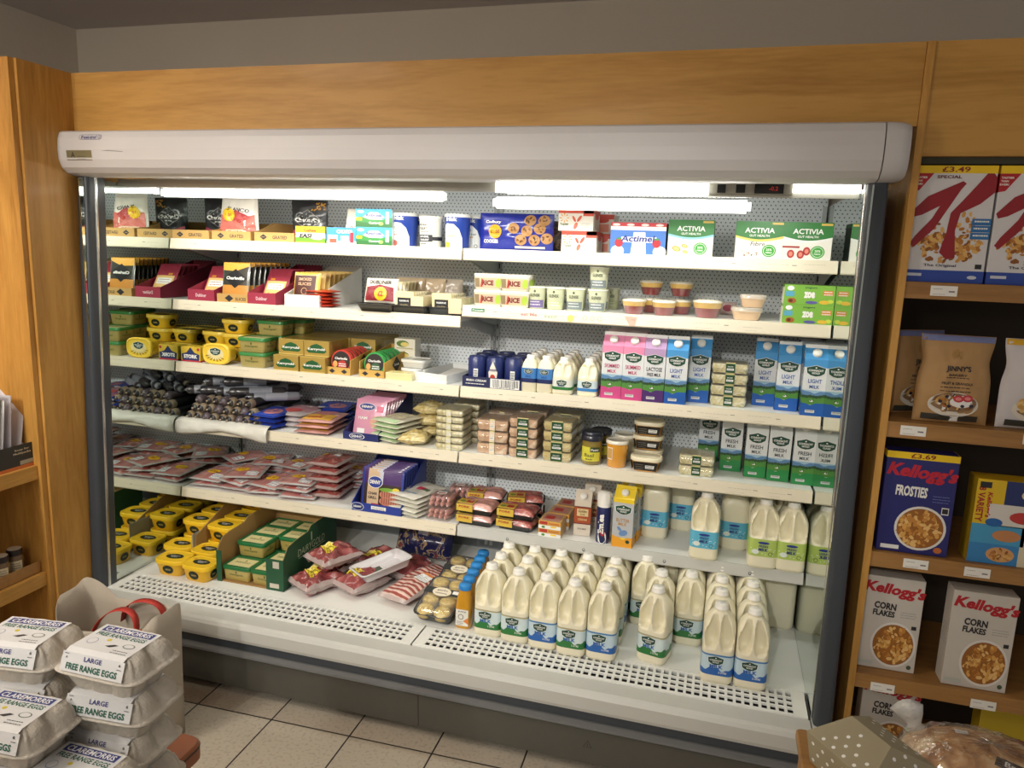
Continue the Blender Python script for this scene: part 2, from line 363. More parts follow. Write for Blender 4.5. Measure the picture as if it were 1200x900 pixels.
# front lip and fascia, one swept profile with rounded ends
def prof(y0, z): return z
b = MB(); pr = [(.016, Z0 - .004), (-.045, Z0 - .004), (-.056, Z0 - .009), (-.062, Z0 - .02), (-.062, Z0 - .058), (-.058, Z0 - .07), (-.03, Z0 - .074), (.016, Z0 - .074)]
b.prism(pr, .002, 2.498, enam2, 'x'); FP(b, 'front_fascia')
for xs, sg in ((-.002, -1), (2.502, 1)):
    b = MB(); ring0 = []
    rings = []
    for z, ins in ((Z0 - .074, .012), (Z0 - .06, .002), (Z0 - .02, 0), (Z0 - .009, .003), (Z0 - .004, .012)):
        P = []
        for k in range(9): a = math.pi / 2 * k / 8; P.append((xs + sg * (.055 - .04 + (.04 - ins) * math.cos(a)), -.062 + .04 - (.04 - ins) * math.sin(a), z))
        P.append((xs, -.062 + ins, z)); P.append((xs, .15, z)); P.append((xs + sg * (.055 - ins), .15, z))
        rings.append(P if sg < 0 else list(reversed(P)))
    b.loft(rings, enam2, smooth=False); FP(b, 'corner_cap')
b = MB(); b.box(-.02, 2.52, .02, .04, .05, Z0 - .075, slate); b.box(-.02, 2.52, -.045, .02, Z0 - .105, Z0 - .0755, slate); FP(b, 'bumper_recess')
b = MB(); b.prism([(-.02, Z0 - .105), (-.05, Z0 - .108), (-.062, Z0 - .115), (-.064, Z0 - .122), (-.055, Z0 - .13), (-.02, Z0 - .134)], -.02, 2.52, M('#6d6f70', .35), 'x'); FP(b, 'bumper_rail')
b = MB(); km = M('#56554f', .5)
b.prism([(-.04, Z0 - .1345), (-.034, Z0 - .26), (-.028, Z0 - .26), (-.028, Z0 - .1345)], -.01, 1.30, km, 'x'); b.prism([(-.04, Z0 - .1345), (-.034, Z0 - .26), (-.028, Z0 - .26), (-.028, Z0 - .1345)], 1.302, 2.51, km, 'x')
D = DC(); tx, tz = xat(688, -.04, Z0 - .21), Z0 - .19
D.poly([(tx - .014, tz - .012), (tx + .014, tz - .012), (tx, tz + .013)], ink, 1); D.poly([(tx - .011, tz - .0105), (tx + .011, tz - .0105), (tx, tz + .0095)], km, 2); D.text('!', tx, tz - .004, .003, .011, ink, 3)
b.decals(D, lambda u, v, l: (u, -.04 + (Z0 - .1345 - v) * .048 - .0004 - EPS * l, v)); FP(b, 'kick_plate')
b = MB(); b.box(.0, 2.5, .05, .87, .0, .05, slate2); b.box(0, 2.5, .08, .87, .05, Z0 - .08, slate2); FP(b, 'plinth')
# posts at the front of the end walls
for sx, xb, xt in ((-1, -.018, -.012), (1, 2.53, 2.518)):
    b = MB(); rings = []
    for z, x, y in ((Z0 - .003, xb, .006), (1.508 + FLOOR, xt, .06)): rings.append(rr(.05, .085, .014, z, cx=x, cy=y + .025))
    b.loft(rings, slate); p = FP(b, 'post')
    b = MB(); rings = []
    for z, x, y in ((Z0, xb, .03), (1.505 + FLOOR, xt, .08)):
        xx = x - sx * .0215; rings.append(rr(.012, .012, .003, z, cx=xx, cy=y))
    b.loft(rings, alu); FP(b, 'edge_trim', p)
# canopy
CP = [(.045, 1.649), (-.004, 1.649), (-.014, 1.644), (-.022, 1.625), (-.026, 1.59), (-.024, 1.555), (-.014, 1.53), (.006, 1.514), (.035, 1.507), (.075, 1.505), (.075, 1.53), (.045, 1.56)]
canm = M('#cbcacc', .42, var=.02)
def canopy(b, x0, x1, m, cap=0):
    if not cap: b.prism([(y, z + FLOOR) for y, z in CP], x0, x1, m, 'x'); return
    rings = []
    for t_, s_ in ((0, 1), (.35, .985), (.65, .95), (.85, .88), (1, .76)):
        x = x0 + (x1 - x0) * t_; cy, cz = .03, 1.578
        rings.append([(x, cy + (y - cy) * (s_ if y < cy else 1), cz + (z - cz) * (s_ * .5 + .5) + FLOOR) for y, z in CP])
    if x1 > x0: rings = rings
    else: rings = rings[::-1]
    b.loft(rings, m)
b = MB(); canopy(b, -.03, 2.508, canm)
D = DC(); blu = M('#2a2f7a', .4)
lx, lz = aty(108, 161, -.014)
D.poly([(lx + math.copysign(.038, c) * 1 + .0 + (.008 * math.cos(a) if True else 0) * 1, lz + .008 * math.sin(a)) for c, a in [(1, R(q)) for q in range(-90, 91, 20)] + [(-1, R(q)) for q in range(90, 271, 20)]], blu, 1)
D.poly([(lx + math.copysign(.038, c) + .0066 * math.cos(a), lz + .0066 * math.sin(a)) for c, a in [(1, R(q)) for q in range(-90, 91, 20)] + [(-1, R(q)) for q in range(90, 271, 20)]], canm, 2)
D.text('frost-trol', lx - .006, lz, .062, .011, blu, 3, .03, .25); D.ell(lx + .036, lz, .005, .005, blu, 3); D.ell(lx + .036, lz, .0035, .0035, canm, 4)
pl = M('#8a8566', .4, metal=.4); ax, az = aty(93, 182, -.024)
D.rect(ax - .052, az - .016, ax + .052, az + .016, pl, 1); D.text('A', ax - .025, az + .002, .016, .018, ink, 2, 0); D.lines(ax - .008, ax + .03, az - .004, 2, .008, .001, ink, 2)
def canf(u, v, l):
    y = -.02
    for (ya, za), (yb_, zb) in zip(CP, CP[1:]):
        za += FLOOR; zb += FLOOR
        if zb <= v <= za and za > zb: y = ya + (yb_ - ya) * (za - v) / (za - zb); break
    return (u, y - .0006 - EPS * l, v)
b.decals(D, canf)
sc = DC(); sx0, sz0 = aty(118, 177, -.024); sc.poly([(sx0, sz0), (sx0 + .03, sz0 + .003), (sx0 + .09, sz0 - .001), (sx0 + .09, sz0 - .003), (sx0 + .03, sz0)], M('#8c8c90', .5), 1); b.decals(sc, canf)
cn = FP(b, 'canopy')
b = MB(); canopy(b, 2.511, 2.57, canm, 1); FP(b, 'canopy_end_cap')
b = MB(); canopy(b, -.0305, -.062, canm, 1); FP(b, 'canopy_end_cap')
# soffit behind the canopy lip (shiny, shows the goods), rail, tubes
b = MB(); b.box(-.0, 2.5, .0755, .19, 1.524 + FLOOR, 1.534 + FLOOR, M('#b9bcbc', .08, metal=.95, var=0)); b.box(0, 2.5, .045, .895, 1.56 + FLOOR, 1.575 + FLOOR, enam2); b.box(-.03, 2.53, .05, .9, 1.576 + FLOOR, 1.645 + FLOOR, enam2); FP(b, 'soffit')
railm = M('#b4b2a8', .3, metal=.3)
b = MB(); b.box(.004, 1.48, .19, .2, 1.484 + FLOOR, 1.512 + FLOOR, railm); b.box(1.48, 2.497, .2, .21, 1.478 + FLOOR, 1.53 + FLOOR, railm)
b.box(.004, 2.496, .2105, .45, 1.53 + FLOOR, 1.537 + FLOOR, railm); rl = FP(b, 'lamp_rail')
glow = bpy.data.materials.new('lamp_glow'); glow.use_nodes = True; g_ = glow.node_tree.nodes['Principled BSDF']; g_.inputs['Emission Color'].default_value = (1, .985, .9, 1); g_.inputs['Emission Strength'].default_value = 4; g_.inputs['Base Color'].default_value = (.9, .9, .9, 1)
def lamp(px0, px1, py0, py1, Y, flat=False):
    x0, z1 = aty(px0, py0, Y); x1, _ = aty(px1, py0, Y); _, za = aty((px0 + px1) / 2, py0, Y); _, zb = aty((px0 + px1) / 2, py1, Y)
    zc = (za + zb) / 2; r = (za - zb) / 2; b = MB()
    if flat: b.box(x0, x1, Y, Y + .012, zb, za, glow)
    else: b.tube([(x0, Y + r, zc), (x1, Y + r, zc)], r, glow, 14)
    o = FP(b, 'lamp_tube')
    c = MB()
    for xe, s_ in ((x0, -1), (x1, 1)):
        if not flat: c.box(min(xe, xe + s_ * .012), max(xe, xe + s_ * .012), Y + r - .008, Y + r + .008, zc - .012, zc + .012, lightgrey)
    if not flat: FP(c, 'lamp_holder', o)
lamp(190, 517, 222, 233, .24); lamp(581, 831, 211, 227, .165, True); lamp(581, 876, 232, 247, .24); lamp(930, 1010, 215, 226, .18, True); lamp(108, 180, 220, 226, .24)
def cbox(px0, px1, py0, py1, Y, th, m, name, txt=None):
    x0, z1 = aty(px0, py0, Y); x1, z0 = aty(px1, py1, Y); b = MB(); b.box(x0, x1, Y, Y + th, min(z0, z1), max(z0, z1), m)
    if txt: D = DC(); D.text(txt, (x0 + x1) / 2 + .012, (z0 + z1) / 2, .024, .011, M('#c03028', .5, emit=.5), 2, 0); b.decals(D, front(Y))
    return FP(b, name)
cbox(832, 929, 212, 228, .185, .012, M('#a9a698', .35), 'control_panel'); cbox(841, 850, 216, 226, .181, .0035, black, 'switch'); cbox(863, 873, 216, 226, .181, .0035, black, 'switch'); cbox(885, 918, 215, 227, .179, .0055, black, 'temperature_display', '-0.2')
# shelves with brackets and price rails
railw = M('#e2dac4', .35, var=.03, vscale=6); raild = M('#b9b6a8', .45)
def price_rail(x0, x1, z, seed, plain=False):
    b = MB(); y = YF
    b.prism([(y + .006, z + .002), (y, z + .002), (y - .006, z - .036), (y - .004, z - .040), (y + .006, z - .040)], x0, x1, railw if not plain else enam2, 'x')
    D = DC(); g = random.Random(seed); x = x0 + .05
    if plain:
        for k in range(4): xx = x0 + .2 + k * .29; D.ell(xx, z - .024, .005, .006, slate2, 1); D.ell(xx, z - .023, .003, .004, lightgrey, 2)
    else:
        while x < x1 - .1:
            w = g.uniform(.05, .1)
            D.lines(x, x + w, z - .012 - g.uniform(0, .008), 1, .007, .0013, raild, 1, g.randint(0, 999)); D.lines(x + w * .1, x + w * .7, z - .03, 1, .007, .0010, raild, 1, g.randint(0, 999))
            if g.random() < .8: D.rect(x + w * 1.1, z - .018, x + w * 1.1 + .014, z - .0155, M('#97948a', .5), 1)
            x += w + g.uniform(.04, .16)
    if seed == 4: 
        gr = M('#2e7a55', .5); D.rect(x0 + .035, z - .02, x0 + .085, z - .008, gr, 2); D.text('Connacht', x0 + .06, z - .014, .042, .006, white, 3)
        D.text('eat Me', x0 + .25, z - .018, .06, .012, M('#c58b86', .5), 2); D.text('keto', x0 + .33, z - .02, .045, .014, M('#8fae98', .5), 2, 0, .3)
        D.ell(x0 + .40, z - .024, .012, .012, M('#e8da6a', .5), 1)
        for k in range(3): D.ell(x0 + .45 + k * .026, z - .02, .008, .008, M('#dba58e', .5), 1); D.ell(x0 + .45 + k * .026, z - .02, .006, .006, railw, 2)
        D.poly([(x0 + .585, z - .005), (x0 + .63, z - .007), (x0 + .625, z - .036), (x0 + .605, z - .036)], M('#e0b3a0', .5), 1)
    b.decals(D, lambda u, v, l: (u, y - .0004 - (z + .002 - v) / .038 * .006 - EPS * l, v))
    return b
n_ = 0
for zl, zr in ((Z1, Z1), (Z2L, Z2), (Z3, Z3), (Z4, Z4), (Z5, Z5)):
    for x0, x1, z in ((.004, 1.2465, zl), (1.2535, 2.496, zr)):
        n_ += 1
        b = MB(); b.box(x0, x1, YF + .0065, .865, z - .018, z, enam); s = FP(b, 'shelf')
        b = price_rail(x0, x1, z, n_, plain=(z == Z5 and x0 > 1)); FP(b, 'price_rail', s)
        for x in (x0 + .004, x1 - .006):
            b = MB(); b.prism([(YF + .02, z - .019), (.864, z - .019), (.864, z - .11), (.72, z - .085), (.55, z - .045), (YF + .02, z - .038)], x, x + .002, lightgrey, 'x'); FP(b, 'bracket', s)
# ================================================================== CEREAL SHELVING (right)
UZ = [1.26 + FLOOR, .888 + FLOOR, .518 + FLOOR, .15 + FLOOR, -.2 + FLOOR]
CY = .05
t = thing('shelving_unit', 'tall oak shelving unit holding cereal boxes right of the refrigerator', 'shelving', (3.1, .25, 0)); ub = Vector(t.location)
def UP(b, name, parent=None):
    o = b.build(name, parent or t)
    if parent is None: o.location = -ub
    return o
b = MB(); b.box(2.591, 2.609, CY - .005, .5, 0, FT, oakz); UP(b, 'side_panel')
b = MB(); b.box(2.61, 3.9, .47, .485, 0, FT, dark); UP(b, 'back_panel')
b = MB(); b.box(2.6095, 3.9, CY, CY + .018, 1.574 + FLOOR, FT, oakx); UP(b, 'header_board')
b = MB(); b.box(2.61, 3.9, CY + .03, .46, 1.58 + FLOOR, 1.6 + FLOOR, dark); b.box(2.61, 3.9, CY + .019, CY + .03, 1.557 + FLOOR, 1.6 + FLOOR, M('#3f4034', .8)); UP(b, 'light_pelmet')
for z in UZ:
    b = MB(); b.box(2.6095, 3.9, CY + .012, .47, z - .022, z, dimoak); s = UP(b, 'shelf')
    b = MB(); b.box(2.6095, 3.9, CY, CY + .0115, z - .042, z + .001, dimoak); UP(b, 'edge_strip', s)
def price_tag(px, py, label, w=.062, h=.026):
    x, z = aty(px, py, CY); b = MB(); b.box(x - w / 2, x + w / 2, CY - .0014, CY - .0003, z - h / 2, z + h / 2, white)
    D = DC(); D.lines(x - w * .4, x - w * .05, z + h * .15, 1, .004, .0012, M('#77757a', .6), 1, int(px)); D.rect(x + w * .18, z - h * .12, x + w * .4, z + h * .02, M('#77757a', .6), 1); D.lines(x - w * .4, x + w * .1, z - h * .36, 1, .004, .001, M('#77757a', .6), 1, int(px) + 1)
    b.decals(D, front(CY - .0014)); tag(b.build('price_tag'), label, 'price tag')
price_tag(1106, 341, 'white price tag under the row of red K cereal boxes'); price_tag(1070, 505, 'white price tag on the shelf edge above the blue cereal box'); price_tag(1215, 516, 'white price tag under the white granola pouch at the right photo edge')
price_tag(1073, 661, 'white price tag on the shelf edge just below the blue cereal box'); price_tag(1145, 671, 'white price tag on the shelf edge below the variety pack')
price_tag(1034, 806, 'white price tag below the left corn flakes box'); price_tag(1152, 826, 'white price tag below the right corn flakes box')
# ================================================================== PRODUCT BUILDERS (origin: middle of the base, front towards -Y)
cap_w = M('#f2f1ea', .35); brown1 = M('#b9803f', .6); brown2 = M('#8f5a26', .6); brown3 = M('#d9a962', .6)
skyb = M('#9fc3d8', .45); hillb = M('#5e87b4', .45); treeg = M('#2f5230', .5); fieldg = M('#4f8a3a', .45); paper = M('#eef0ee', .4)
def shield(D, cu, cv, w, lv=4, tx='CONNACHT|GOLD'):
    h = w * .62
    def P(k): return [(cu + x * w * k, cv + y * h * k) for x, y in ((-.5, .28), (-.3, .36), (0, .5), (.3, .36), (.5, .28), (.46, -.2), (.25, -.42), (0, -.5), (-.25, -.42), (-.46, -.2))]
    D.poly(P(1.07), white, lv); D.poly(P(1), dgreen, lv + 1)
    a, b = tx.split('|'); D.text(a, cu, cv + h * .04, w * .78, h * .2, white, lv + 2, .03); D.text(b, cu, cv - h * .2, w * .42, h * .18, white, lv + 2, .03)
    D.ell(cu, cv + h * .28, w * .05, h * .07, white, lv + 2, 8)
# ---- gable-top carton
def carton(name, top, base, lines, tcol, capc=None, H=.232, w=.072, body='#dfe3e6', fresh=False):
    t = thing(name); d = .07; hb = H - .045; bm = M(body, .35, coat=.2); tm = M(top, .35, coat=.2); bs = M(base, .35)
    b = MB(); x = w / 2; y = d / 2
    v = [(-x, -y, 0), (x, -y, 0), (x, y, 0), (-x, y, 0), (-x, -y, hb), (x, -y, hb), (x, y, hb), (-x, y, hb), (-x, -.001, hb + .033), (x, -.001, hb + .033), (x, .001, hb + .033), (-x, .001, hb + .033), (-x, -.001, H), (x, -.001, H), (x, .001, H), (-x, .001, H)]
    b.add(v, [(0, 3, 2, 1), (0, 1, 5, 4), (1, 2, 6, 5), (2, 3, 7, 6), (3, 0, 4, 7)], bm)
    b.add(v, [(4, 5, 9, 8), (7, 11, 10, 6)], tm); b.add(v, [(5, 6, 10, 9), (7, 4, 8, 11)], bm); b.add(v, [(8, 9, 13, 12), (9, 10, 14, 13), (10, 11, 15, 14), (11, 8, 12, 15), (12, 13, 14, 15)], paper)
    for face, hw, md in ((front(-y), x, True), (right(x), y, False), (left(-x), y, False)):
        D = DC(); v0 = hb
        D.rect(-hw, hb * .86, hw, hb, tm, 1)
        D.rect(-hw, hb * .30, hw, hb * .46, skyb, 1); D.hill(-hw, hw, hb * .27, hb * .43, hb * .02, hillb, 2, 1.2)
        D.hill(-hw, hw, hb * .2, hb * .35, hb * .016, fieldg, 3, .4)
        g = random.Random(4)
        for k in range(7): D.ell(-hw + hw * 2 * (k + .5) / 7, hb * (.34 + .03 * g.random()), hw * .19, hb * .028, treeg, 4, 8)
        D.hill(-hw, hw, 0, hb * .22, hb * .02, bs, 5, 2.2)
        D.ell(-hw * .15, hb * .27, hw * .16, hb * .018, white, 6, 8); D.ell(-hw * .2, hb * .275, hw * .07, hb * .012, ink, 7, 6); D.ell(0, hb * .285, hw * .05, hb * .012, ink, 7, 6)
        if md or True:
            shield(D, 0, hb * .80, hw * 1.6, 4)
            D.text(lines[0], 0, hb * .62, hw * 1.45 if len(lines[0]) > 5 else hw * 1.15, hb * .075, tcol, 4, .015)
            if len(lines) > 1: D.text(lines[1], 0, hb * .52, hw * (.85 if len(lines[1]) < 6 else 1.3), hb * .06, tcol, 4, .015)
            D.rect(-hw * .6, hb * .06, hw * .2, hb * .11, M('#d4d6d6', .5), 7); D.lines(-hw * .55, hw * .15, hb * .085, 1, .003, hb * .018, M('#8b8f90', .5), 8)
        b.decals(D, face)
    b.build('carton_body', t)
    c = MB(); nrm = Vector((0, -.033, .034)).normalized(); q = Vector((0, 0, 1)).rotation_difference(nrm).to_matrix().to_4x4(); c.X = Matrix.Translation((0, -y / 2 - .001, hb + .0165)) @ q
    c.lathe([(.0145, 0), (.0145, .009), (.0125, .011), (.0, .0115)], capc or cap_w, 20, True, False); c.build('screw_cap', t)
    return Proto(t)
# ---- handled milk jug
def superring(hw, hd, z, e, n=96):
    key = (round(hd / hw, 3), round(e, 2), n)
    if key not in SRC:
        Q = []; m = 2000; r = hd / hw
        for k in range(m + 1):
            a = 2 * math.pi * k / m; c, s = math.cos(a), math.sin(a); Q.append((math.copysign(abs(c) ** (2 / e), c), r * math.copysign(abs(s) ** (2 / e), s)))
        L = [0]
        for p, q in zip(Q, Q[1:]): L.append(L[-1] + math.hypot(p[0] - q[0], p[1] - q[1]))
        U = []; j = 0
        for k in range(n):
            t = L[-1] * (k + .5) / n
            while L[j + 1] < t: j += 1
            f = (t - L[j]) / max(1e-9, L[j + 1] - L[j]); U.append((Q[j][0] + (Q[j + 1][0] - Q[j][0]) * f, Q[j][1] + (Q[j + 1][1] - Q[j][1]) * f))
        SRC[key] = U
    return [(hw * x, hw * y, z) for x, y in SRC[key]]
SRC = {}
def sm(x): x = max(0, min(1, x)); return x * x * (3 - 2 * x)
def jug(name, kind, H=.25, w=.098, d=.098, handle=True):
    milk = M('#efe9cf', .36, sss=.08, var=.02, coat=.1); t = thing(name); b = MB(); hw = w / 2; hd = d / 2
    lb0, lb1 = .28 * .9 * H * 1.02, .55 * H * .92
    lv = [(0, .90), (.012, .98), (.03, 1)] + [(.03 + i * .0125, 1) for i in range(1, 32)]
    def wid(zr):           # zr 0..1 of H
        if zr < .012: return .9
        if zr < .03: return .9 + .1 * sm((zr - .0) / .03)
        if zr < .66: return 1
        if zr < .93: q = (zr - .66) / .27; return 1 - .66 * (1 - math.cos(q * math.pi / 2)) ** 1.25
        return .32
    zs = [0, .008, .02, .035] + [.06 + .05 * i for i in range(7)] + [.40 + .0135 * i for i in range(39)]
    rings = []
    for zr in zs:
        if zr > .915: break
        k = wid(zr); e = 5 - 2.6 * sm((zr - .62) / .28)
        ring = superring(hw * k, hd * k, zr * H, e)
        # embossed groove above and below the label band
        P = []
        for x, y, z in ring:
            if handle and .44 < zr < .90 and y < 0:
                kx = 1 - .36 * sm((zr - .62) / .26); xc = .475 * hw * kx; rx = .385 * hw * kx; q = (abs(abs(x) - xc) / rx) ** 4 + (abs(zr - .66) / (.225 if zr > .66 else .20)) ** 3
                tg = -hd * (.08 + .26 * (zr - .45) / .43)
                if q < 1 and tg > y: y += (tg - y) * (1 - q) ** .38
            P.append((x, y, z))
        rings.append(P)
    b.loft(rings, milk, True, True)
    b.lathe([(.020, .912 * H), (.020, .935 * H), (.0185, .937 * H)], milk, 24, False, False)
    b.build('jug_body', t)
    c = MB(); c.lathe([(.0215, .930 * H), (.0215, .945 * H), (.0195, .948 * H), (.0195, .985 * H), (.018, H * .995), (.0, H * .995)], cap_w, 28, False, False)
    D = DC(); D.ell(0, 0, .006, .006, M('#d7d9d5', .4), 1, 10); c.decals(D, topf(.995 * H)); c.build('screw_cap', t)
    # label
    l = MB(); e = 5; z0, z1 = (.12 * H, .40 * H) if kind in ('green', 'blue') else (.19 * H, .45 * H)
    cols = {'green': ('#d3e4e6', '#2f7a3c', '#2c66a8'), 'blue': ('#c4dbe8', '#2b66b5', '#2a5aa8'), 'sky': ('#62bbdd', None, '#26357a'), 'lime': ('#b6cf6a', None, '#26357a')}[kind]
    lm = M(cols[0], .35, coat=.2)
    def sf(x, off): return -(hd + off) * (max(0, 1 - abs(x / (hw + off)) ** 5)) ** .2
    for ex, (za, zb), mm in ((.0006, (z0, z1), lm),):
        l.loft([superring(hw + ex, hd + ex, za, e), superring(hw + ex, hd + ex, zb, e)], mm, False, False)
    if cols[1]:
        ra, rb = superring(hw + .001, hd + .001, z0, e), []
        for k, (x, y, z) in enumerate(ra): rb.append((x, y, z0 + H * (.085 + .020 * math.sin(k * .39) + .010 * math.sin(k * .98))))
        l.loft([ra, rb], M(cols[1], .35), False, False)
        l.loft([superring(hw + .0008, hd + .0008, z1 - .006, e), superring(hw + .0008, hd + .0008, z1 - .001, e)], M('#b5a877' if kind == 'green' else '#4b7fb8', .4), False, False)
    D = DC()
    if cols[1]:
        shield(D, -.1 * hw, z1 - .2 * (z1 - z0) - .006, hw * .95, 6); D.text('MILK', -.05 * hw, z0 + .43 * (z1 - z0), hw * .8, .012, M(cols[2], .4), 6, .03); D.text('2 LITRE', .35 * hw, z0 + .17 * (z1 - z0), hw * .5, .006, white, 6)
    else:
        D.ell(0, z1 - .012, hw * .38, .0045, M('#2c3f93', .4), 5, 16); D.text('FRESH', 0, z1 - .024, hw * .6, .008, M(cols[2], .4), 6, .03); D.text('MILK', 0, z1 - .036, hw * .62, .011, M(cols[2], .4), 6, .04)
        g = random.Random(5)
        for k in range(16): D.ell(g.uniform(-.8, .8) * hw, z0 + g.uniform(.08, .5) * (z1 - z0), .0018, .0018, paper, 3, 6)
        D.ell(hw * .5, z0 + .012, .007, .007, ink, 4, 10); D.ell(hw * .5, z0 + .012, .0055, .0055, lm, 5, 10)
        D.ell(-hw * .5, z0 + .016, .012, .009, M('#e6efe9', .4), 4, 10)
    l.decals(D, lambda u, v, q: (u, sf(u, .0012 + EPS * q), v))
    if not cols[1]: l.decals(D, lambda u, v, q: (-u, -sf(u, .0012 + EPS * q), v))
    l.build('label', t); return Proto(t)
# ---- printed box
def box_thing(name, w, d, h, base, faces, part='carton_body', side=None, rough=.4):
    t = thing(name); b = MB(); bm = base if not isinstance(base, str) else M(base, rough, coat=.15)
    e = .0012
    b.loft([rr(w - 2 * e, d - 2 * e, .001, 0, 2), rr(w, d, .0015, e, 2), rr(w, d, .0015, h - e, 2), rr(w - 2 * e, d - 2 * e, .001, h, 2)], bm, smooth=False)
    D = DC(); faces(D, w, h); b.decals(D, front(-d / 2))
    if side: D = DC(); side(D, d, h); b.decals(D, right(w / 2)); b.decals(D, left(-w / 2))
    b.build(part, t); return t, b
def single(name, w, d, h, base, faces, side=None, top=None, rough=.4):        # box as one mesh
    b = MB(); bm = base if not isinstance(base, str) else M(base, rough, coat=.15); e = .0012
    b.loft([rr(w - 2 * e, d - 2 * e, .001, 0, 2), rr(w, d, .0015, e, 2), rr(w, d, .0015, h - e, 2), rr(w - 2 * e, d - 2 * e, .001, h, 2)], bm, smooth=False)
    if faces: D = DC(); faces(D, w, h); b.decals(D, front(-d / 2))
    if side: D = DC(); side(D, d, h); b.decals(D, right(w / 2)); b.decals(D, left(-w / 2))
    if top: D = DC(); top(D, w, d); b.decals(D, topf(h))
    return Proto(b.build(name))
# ---- tapered tub with a lid
def tub(name, w, d, h, body, lid, taper=.88, r=.02, lidh=.012, over=.004, fr=None, sd=None, tp=None, open_=False):
    t = thing(name); b = MB(); bm = M(body, .35, coat=.15) if isinstance(body, str) else body; lm = M(lid, .35, coat=.15) if isinstance(lid, str) else lid
    hb = h - lidh
    b.loft([rr(w * taper - .006, d * taper - .006, r * .8, 0), rr(w * taper, d * taper, r * .8, .004), rr(w, d, r, hb)], bm)
    def fm(u, v, l): k = taper + (1 - taper) * v / hb; return (u * k, -d / 2 * k - .0004 - EPS * l, v)
    def rm(u, v, l): k = taper + (1 - taper) * v / hb; return (w / 2 * k + .0004 + EPS * l, u * k, v)
    if fr: D = DC(); fr(D, w, hb); b.decals(D, fm)
    if sd: D = DC(); sd(D, d, hb); b.decals(D, rm); b.decals(D, lambda u, v, l: (-rm(u, v, l)[0], -u, v))
    b.build('tub_body', t)
    c = MB(); o = over
    c.loft([rr(w + 2 * o, d + 2 * o, r + o, hb - lidh * .35), rr(w + 2 * o, d + 2 * o, r + o, h - .003), rr(w + 2 * o - .004, d + 2 * o - .004, r, h), rr(w - .006, d - .006, r, h), rr(w - .008, d - .008, r, h - .0018)], lm, False, True)
    if tp: D = DC(); tp(D, w - .012, d - .012); c.decals(D, topf(h - .0018))
    c.build('lid', t); return Proto(t)
# ---- round pot
def pot(name, r0, r1, h, body, lid=None, prof=None, band=None, fr=None, lidh=.008, lr=.002):
    t = thing(name); b = MB(); bm = M(body, .3, coat=.2) if isinstance(body, str) else body
    pf = prof or [(r0 * .9, 0), (r0, .003), (r1, h - lidh)]
    b.lathe(pf, bm, 32)
    if band:
        for z0, z1, m in band:
            ra = r0 + (r1 - r0) * z0 / h + .0005; rb = r0 + (r1 - r0) * z1 / h + .0005; b.lathe([(ra, z0), (rb, z1)], m, 32, False, False)
    if fr:
        D = DC(); fr(D, r1, h)
        def F(u, v, l):
            rad = (r0 + (r1 - r0) * v / h) + .0007 + EPS * l; a = u / rad; return (rad * math.sin(a), -rad * math.cos(a), v)
        b.decals(refine(D), F)
    b.build('pot_body', t)
    if lid:
        c = MB(); lm = M(lid, .35, coat=.2) if isinstance(lid, str) else lid
        c.lathe([(r1 + lr, h - lidh * 1.2), (r1 + lr, h - .002), (r1 + lr - .002, h), (r1 - .003, h), (r1 - .005, h - .002), (0, h - .002)], lm, 32, False, False); c.build('lid', t)
    return Proto(t)
# ---- pillow shaped pouch; standing (XZ, front -Y). th = half thickness
def pillow(b, w, h, th, m, D=None, seed=0, nx=22, nz=22, waist=0, seal=.0, pw=2.4, wr=.0, taper=0, back=True, base=None, edge=None, zmin=0):
    def prof(u, v):       # u,v in -1..1
        if abs(u) >= 1 or abs(v) >= 1: return .0004
        q = (1 - abs(u) ** pw) * (1 - abs(v) ** pw)
        n = noise.noise(Vector((u * 2.2 + seed * 7.1, v * 2.2, seed * 1.7))) * wr + noise.noise(Vector((u * 6 + seed, v * 6, seed * 3.1))) * wr * .45
        return max(.0004, th * q ** .5 * (1 + n))
    def F(u, v, s):       # metres -> point
        uu, vv = u / (w / 2), (v - h / 2) / (h / 2); k = 1 - taper * (vv + 1) / 2 - waist * math.exp(-((vv - .42) / .3) ** 2)
        return (u * k, s * prof(uu * (1 if abs(uu) < 1 else 1), min(vv / (1 - seal), 1) if vv > 0 else vv), v)
    vs = []; fs = []; ms = []
    for s in (-1, 1) if back else (-1,):
        o = len(vs)
        for j in range(nz + 1):
            for i in range(nx + 1): vs.append(F(-w / 2 + w * i / nx, h * j / nz, s))
        for j in range(nz):
            for i in range(nx):
                a = o + j * (nx + 1) + i; q = (a, a + 1, a + nx + 2, a + nx + 1); fs.append(q if s < 0 else q[::-1]); ms.append((i, j))
    if edge is None: b.add(vs, fs, m, True)
    else:
        e, em = edge
        b.add(vs, [f for f, (i, j) in zip(fs, ms) if e <= i < nx - e and e <= j < nz - e], m, True); b.add(vs, [f for f, (i, j) in zip(fs, ms) if not (e <= i < nx - e and e <= j < nz - e)], em, True)
    if D: b.decals(refine(D), lambda u, v, l: (F(u, v, -1)[0], F(u, v, -1)[1] - .0011 - EPS * 1.4 * l, v))
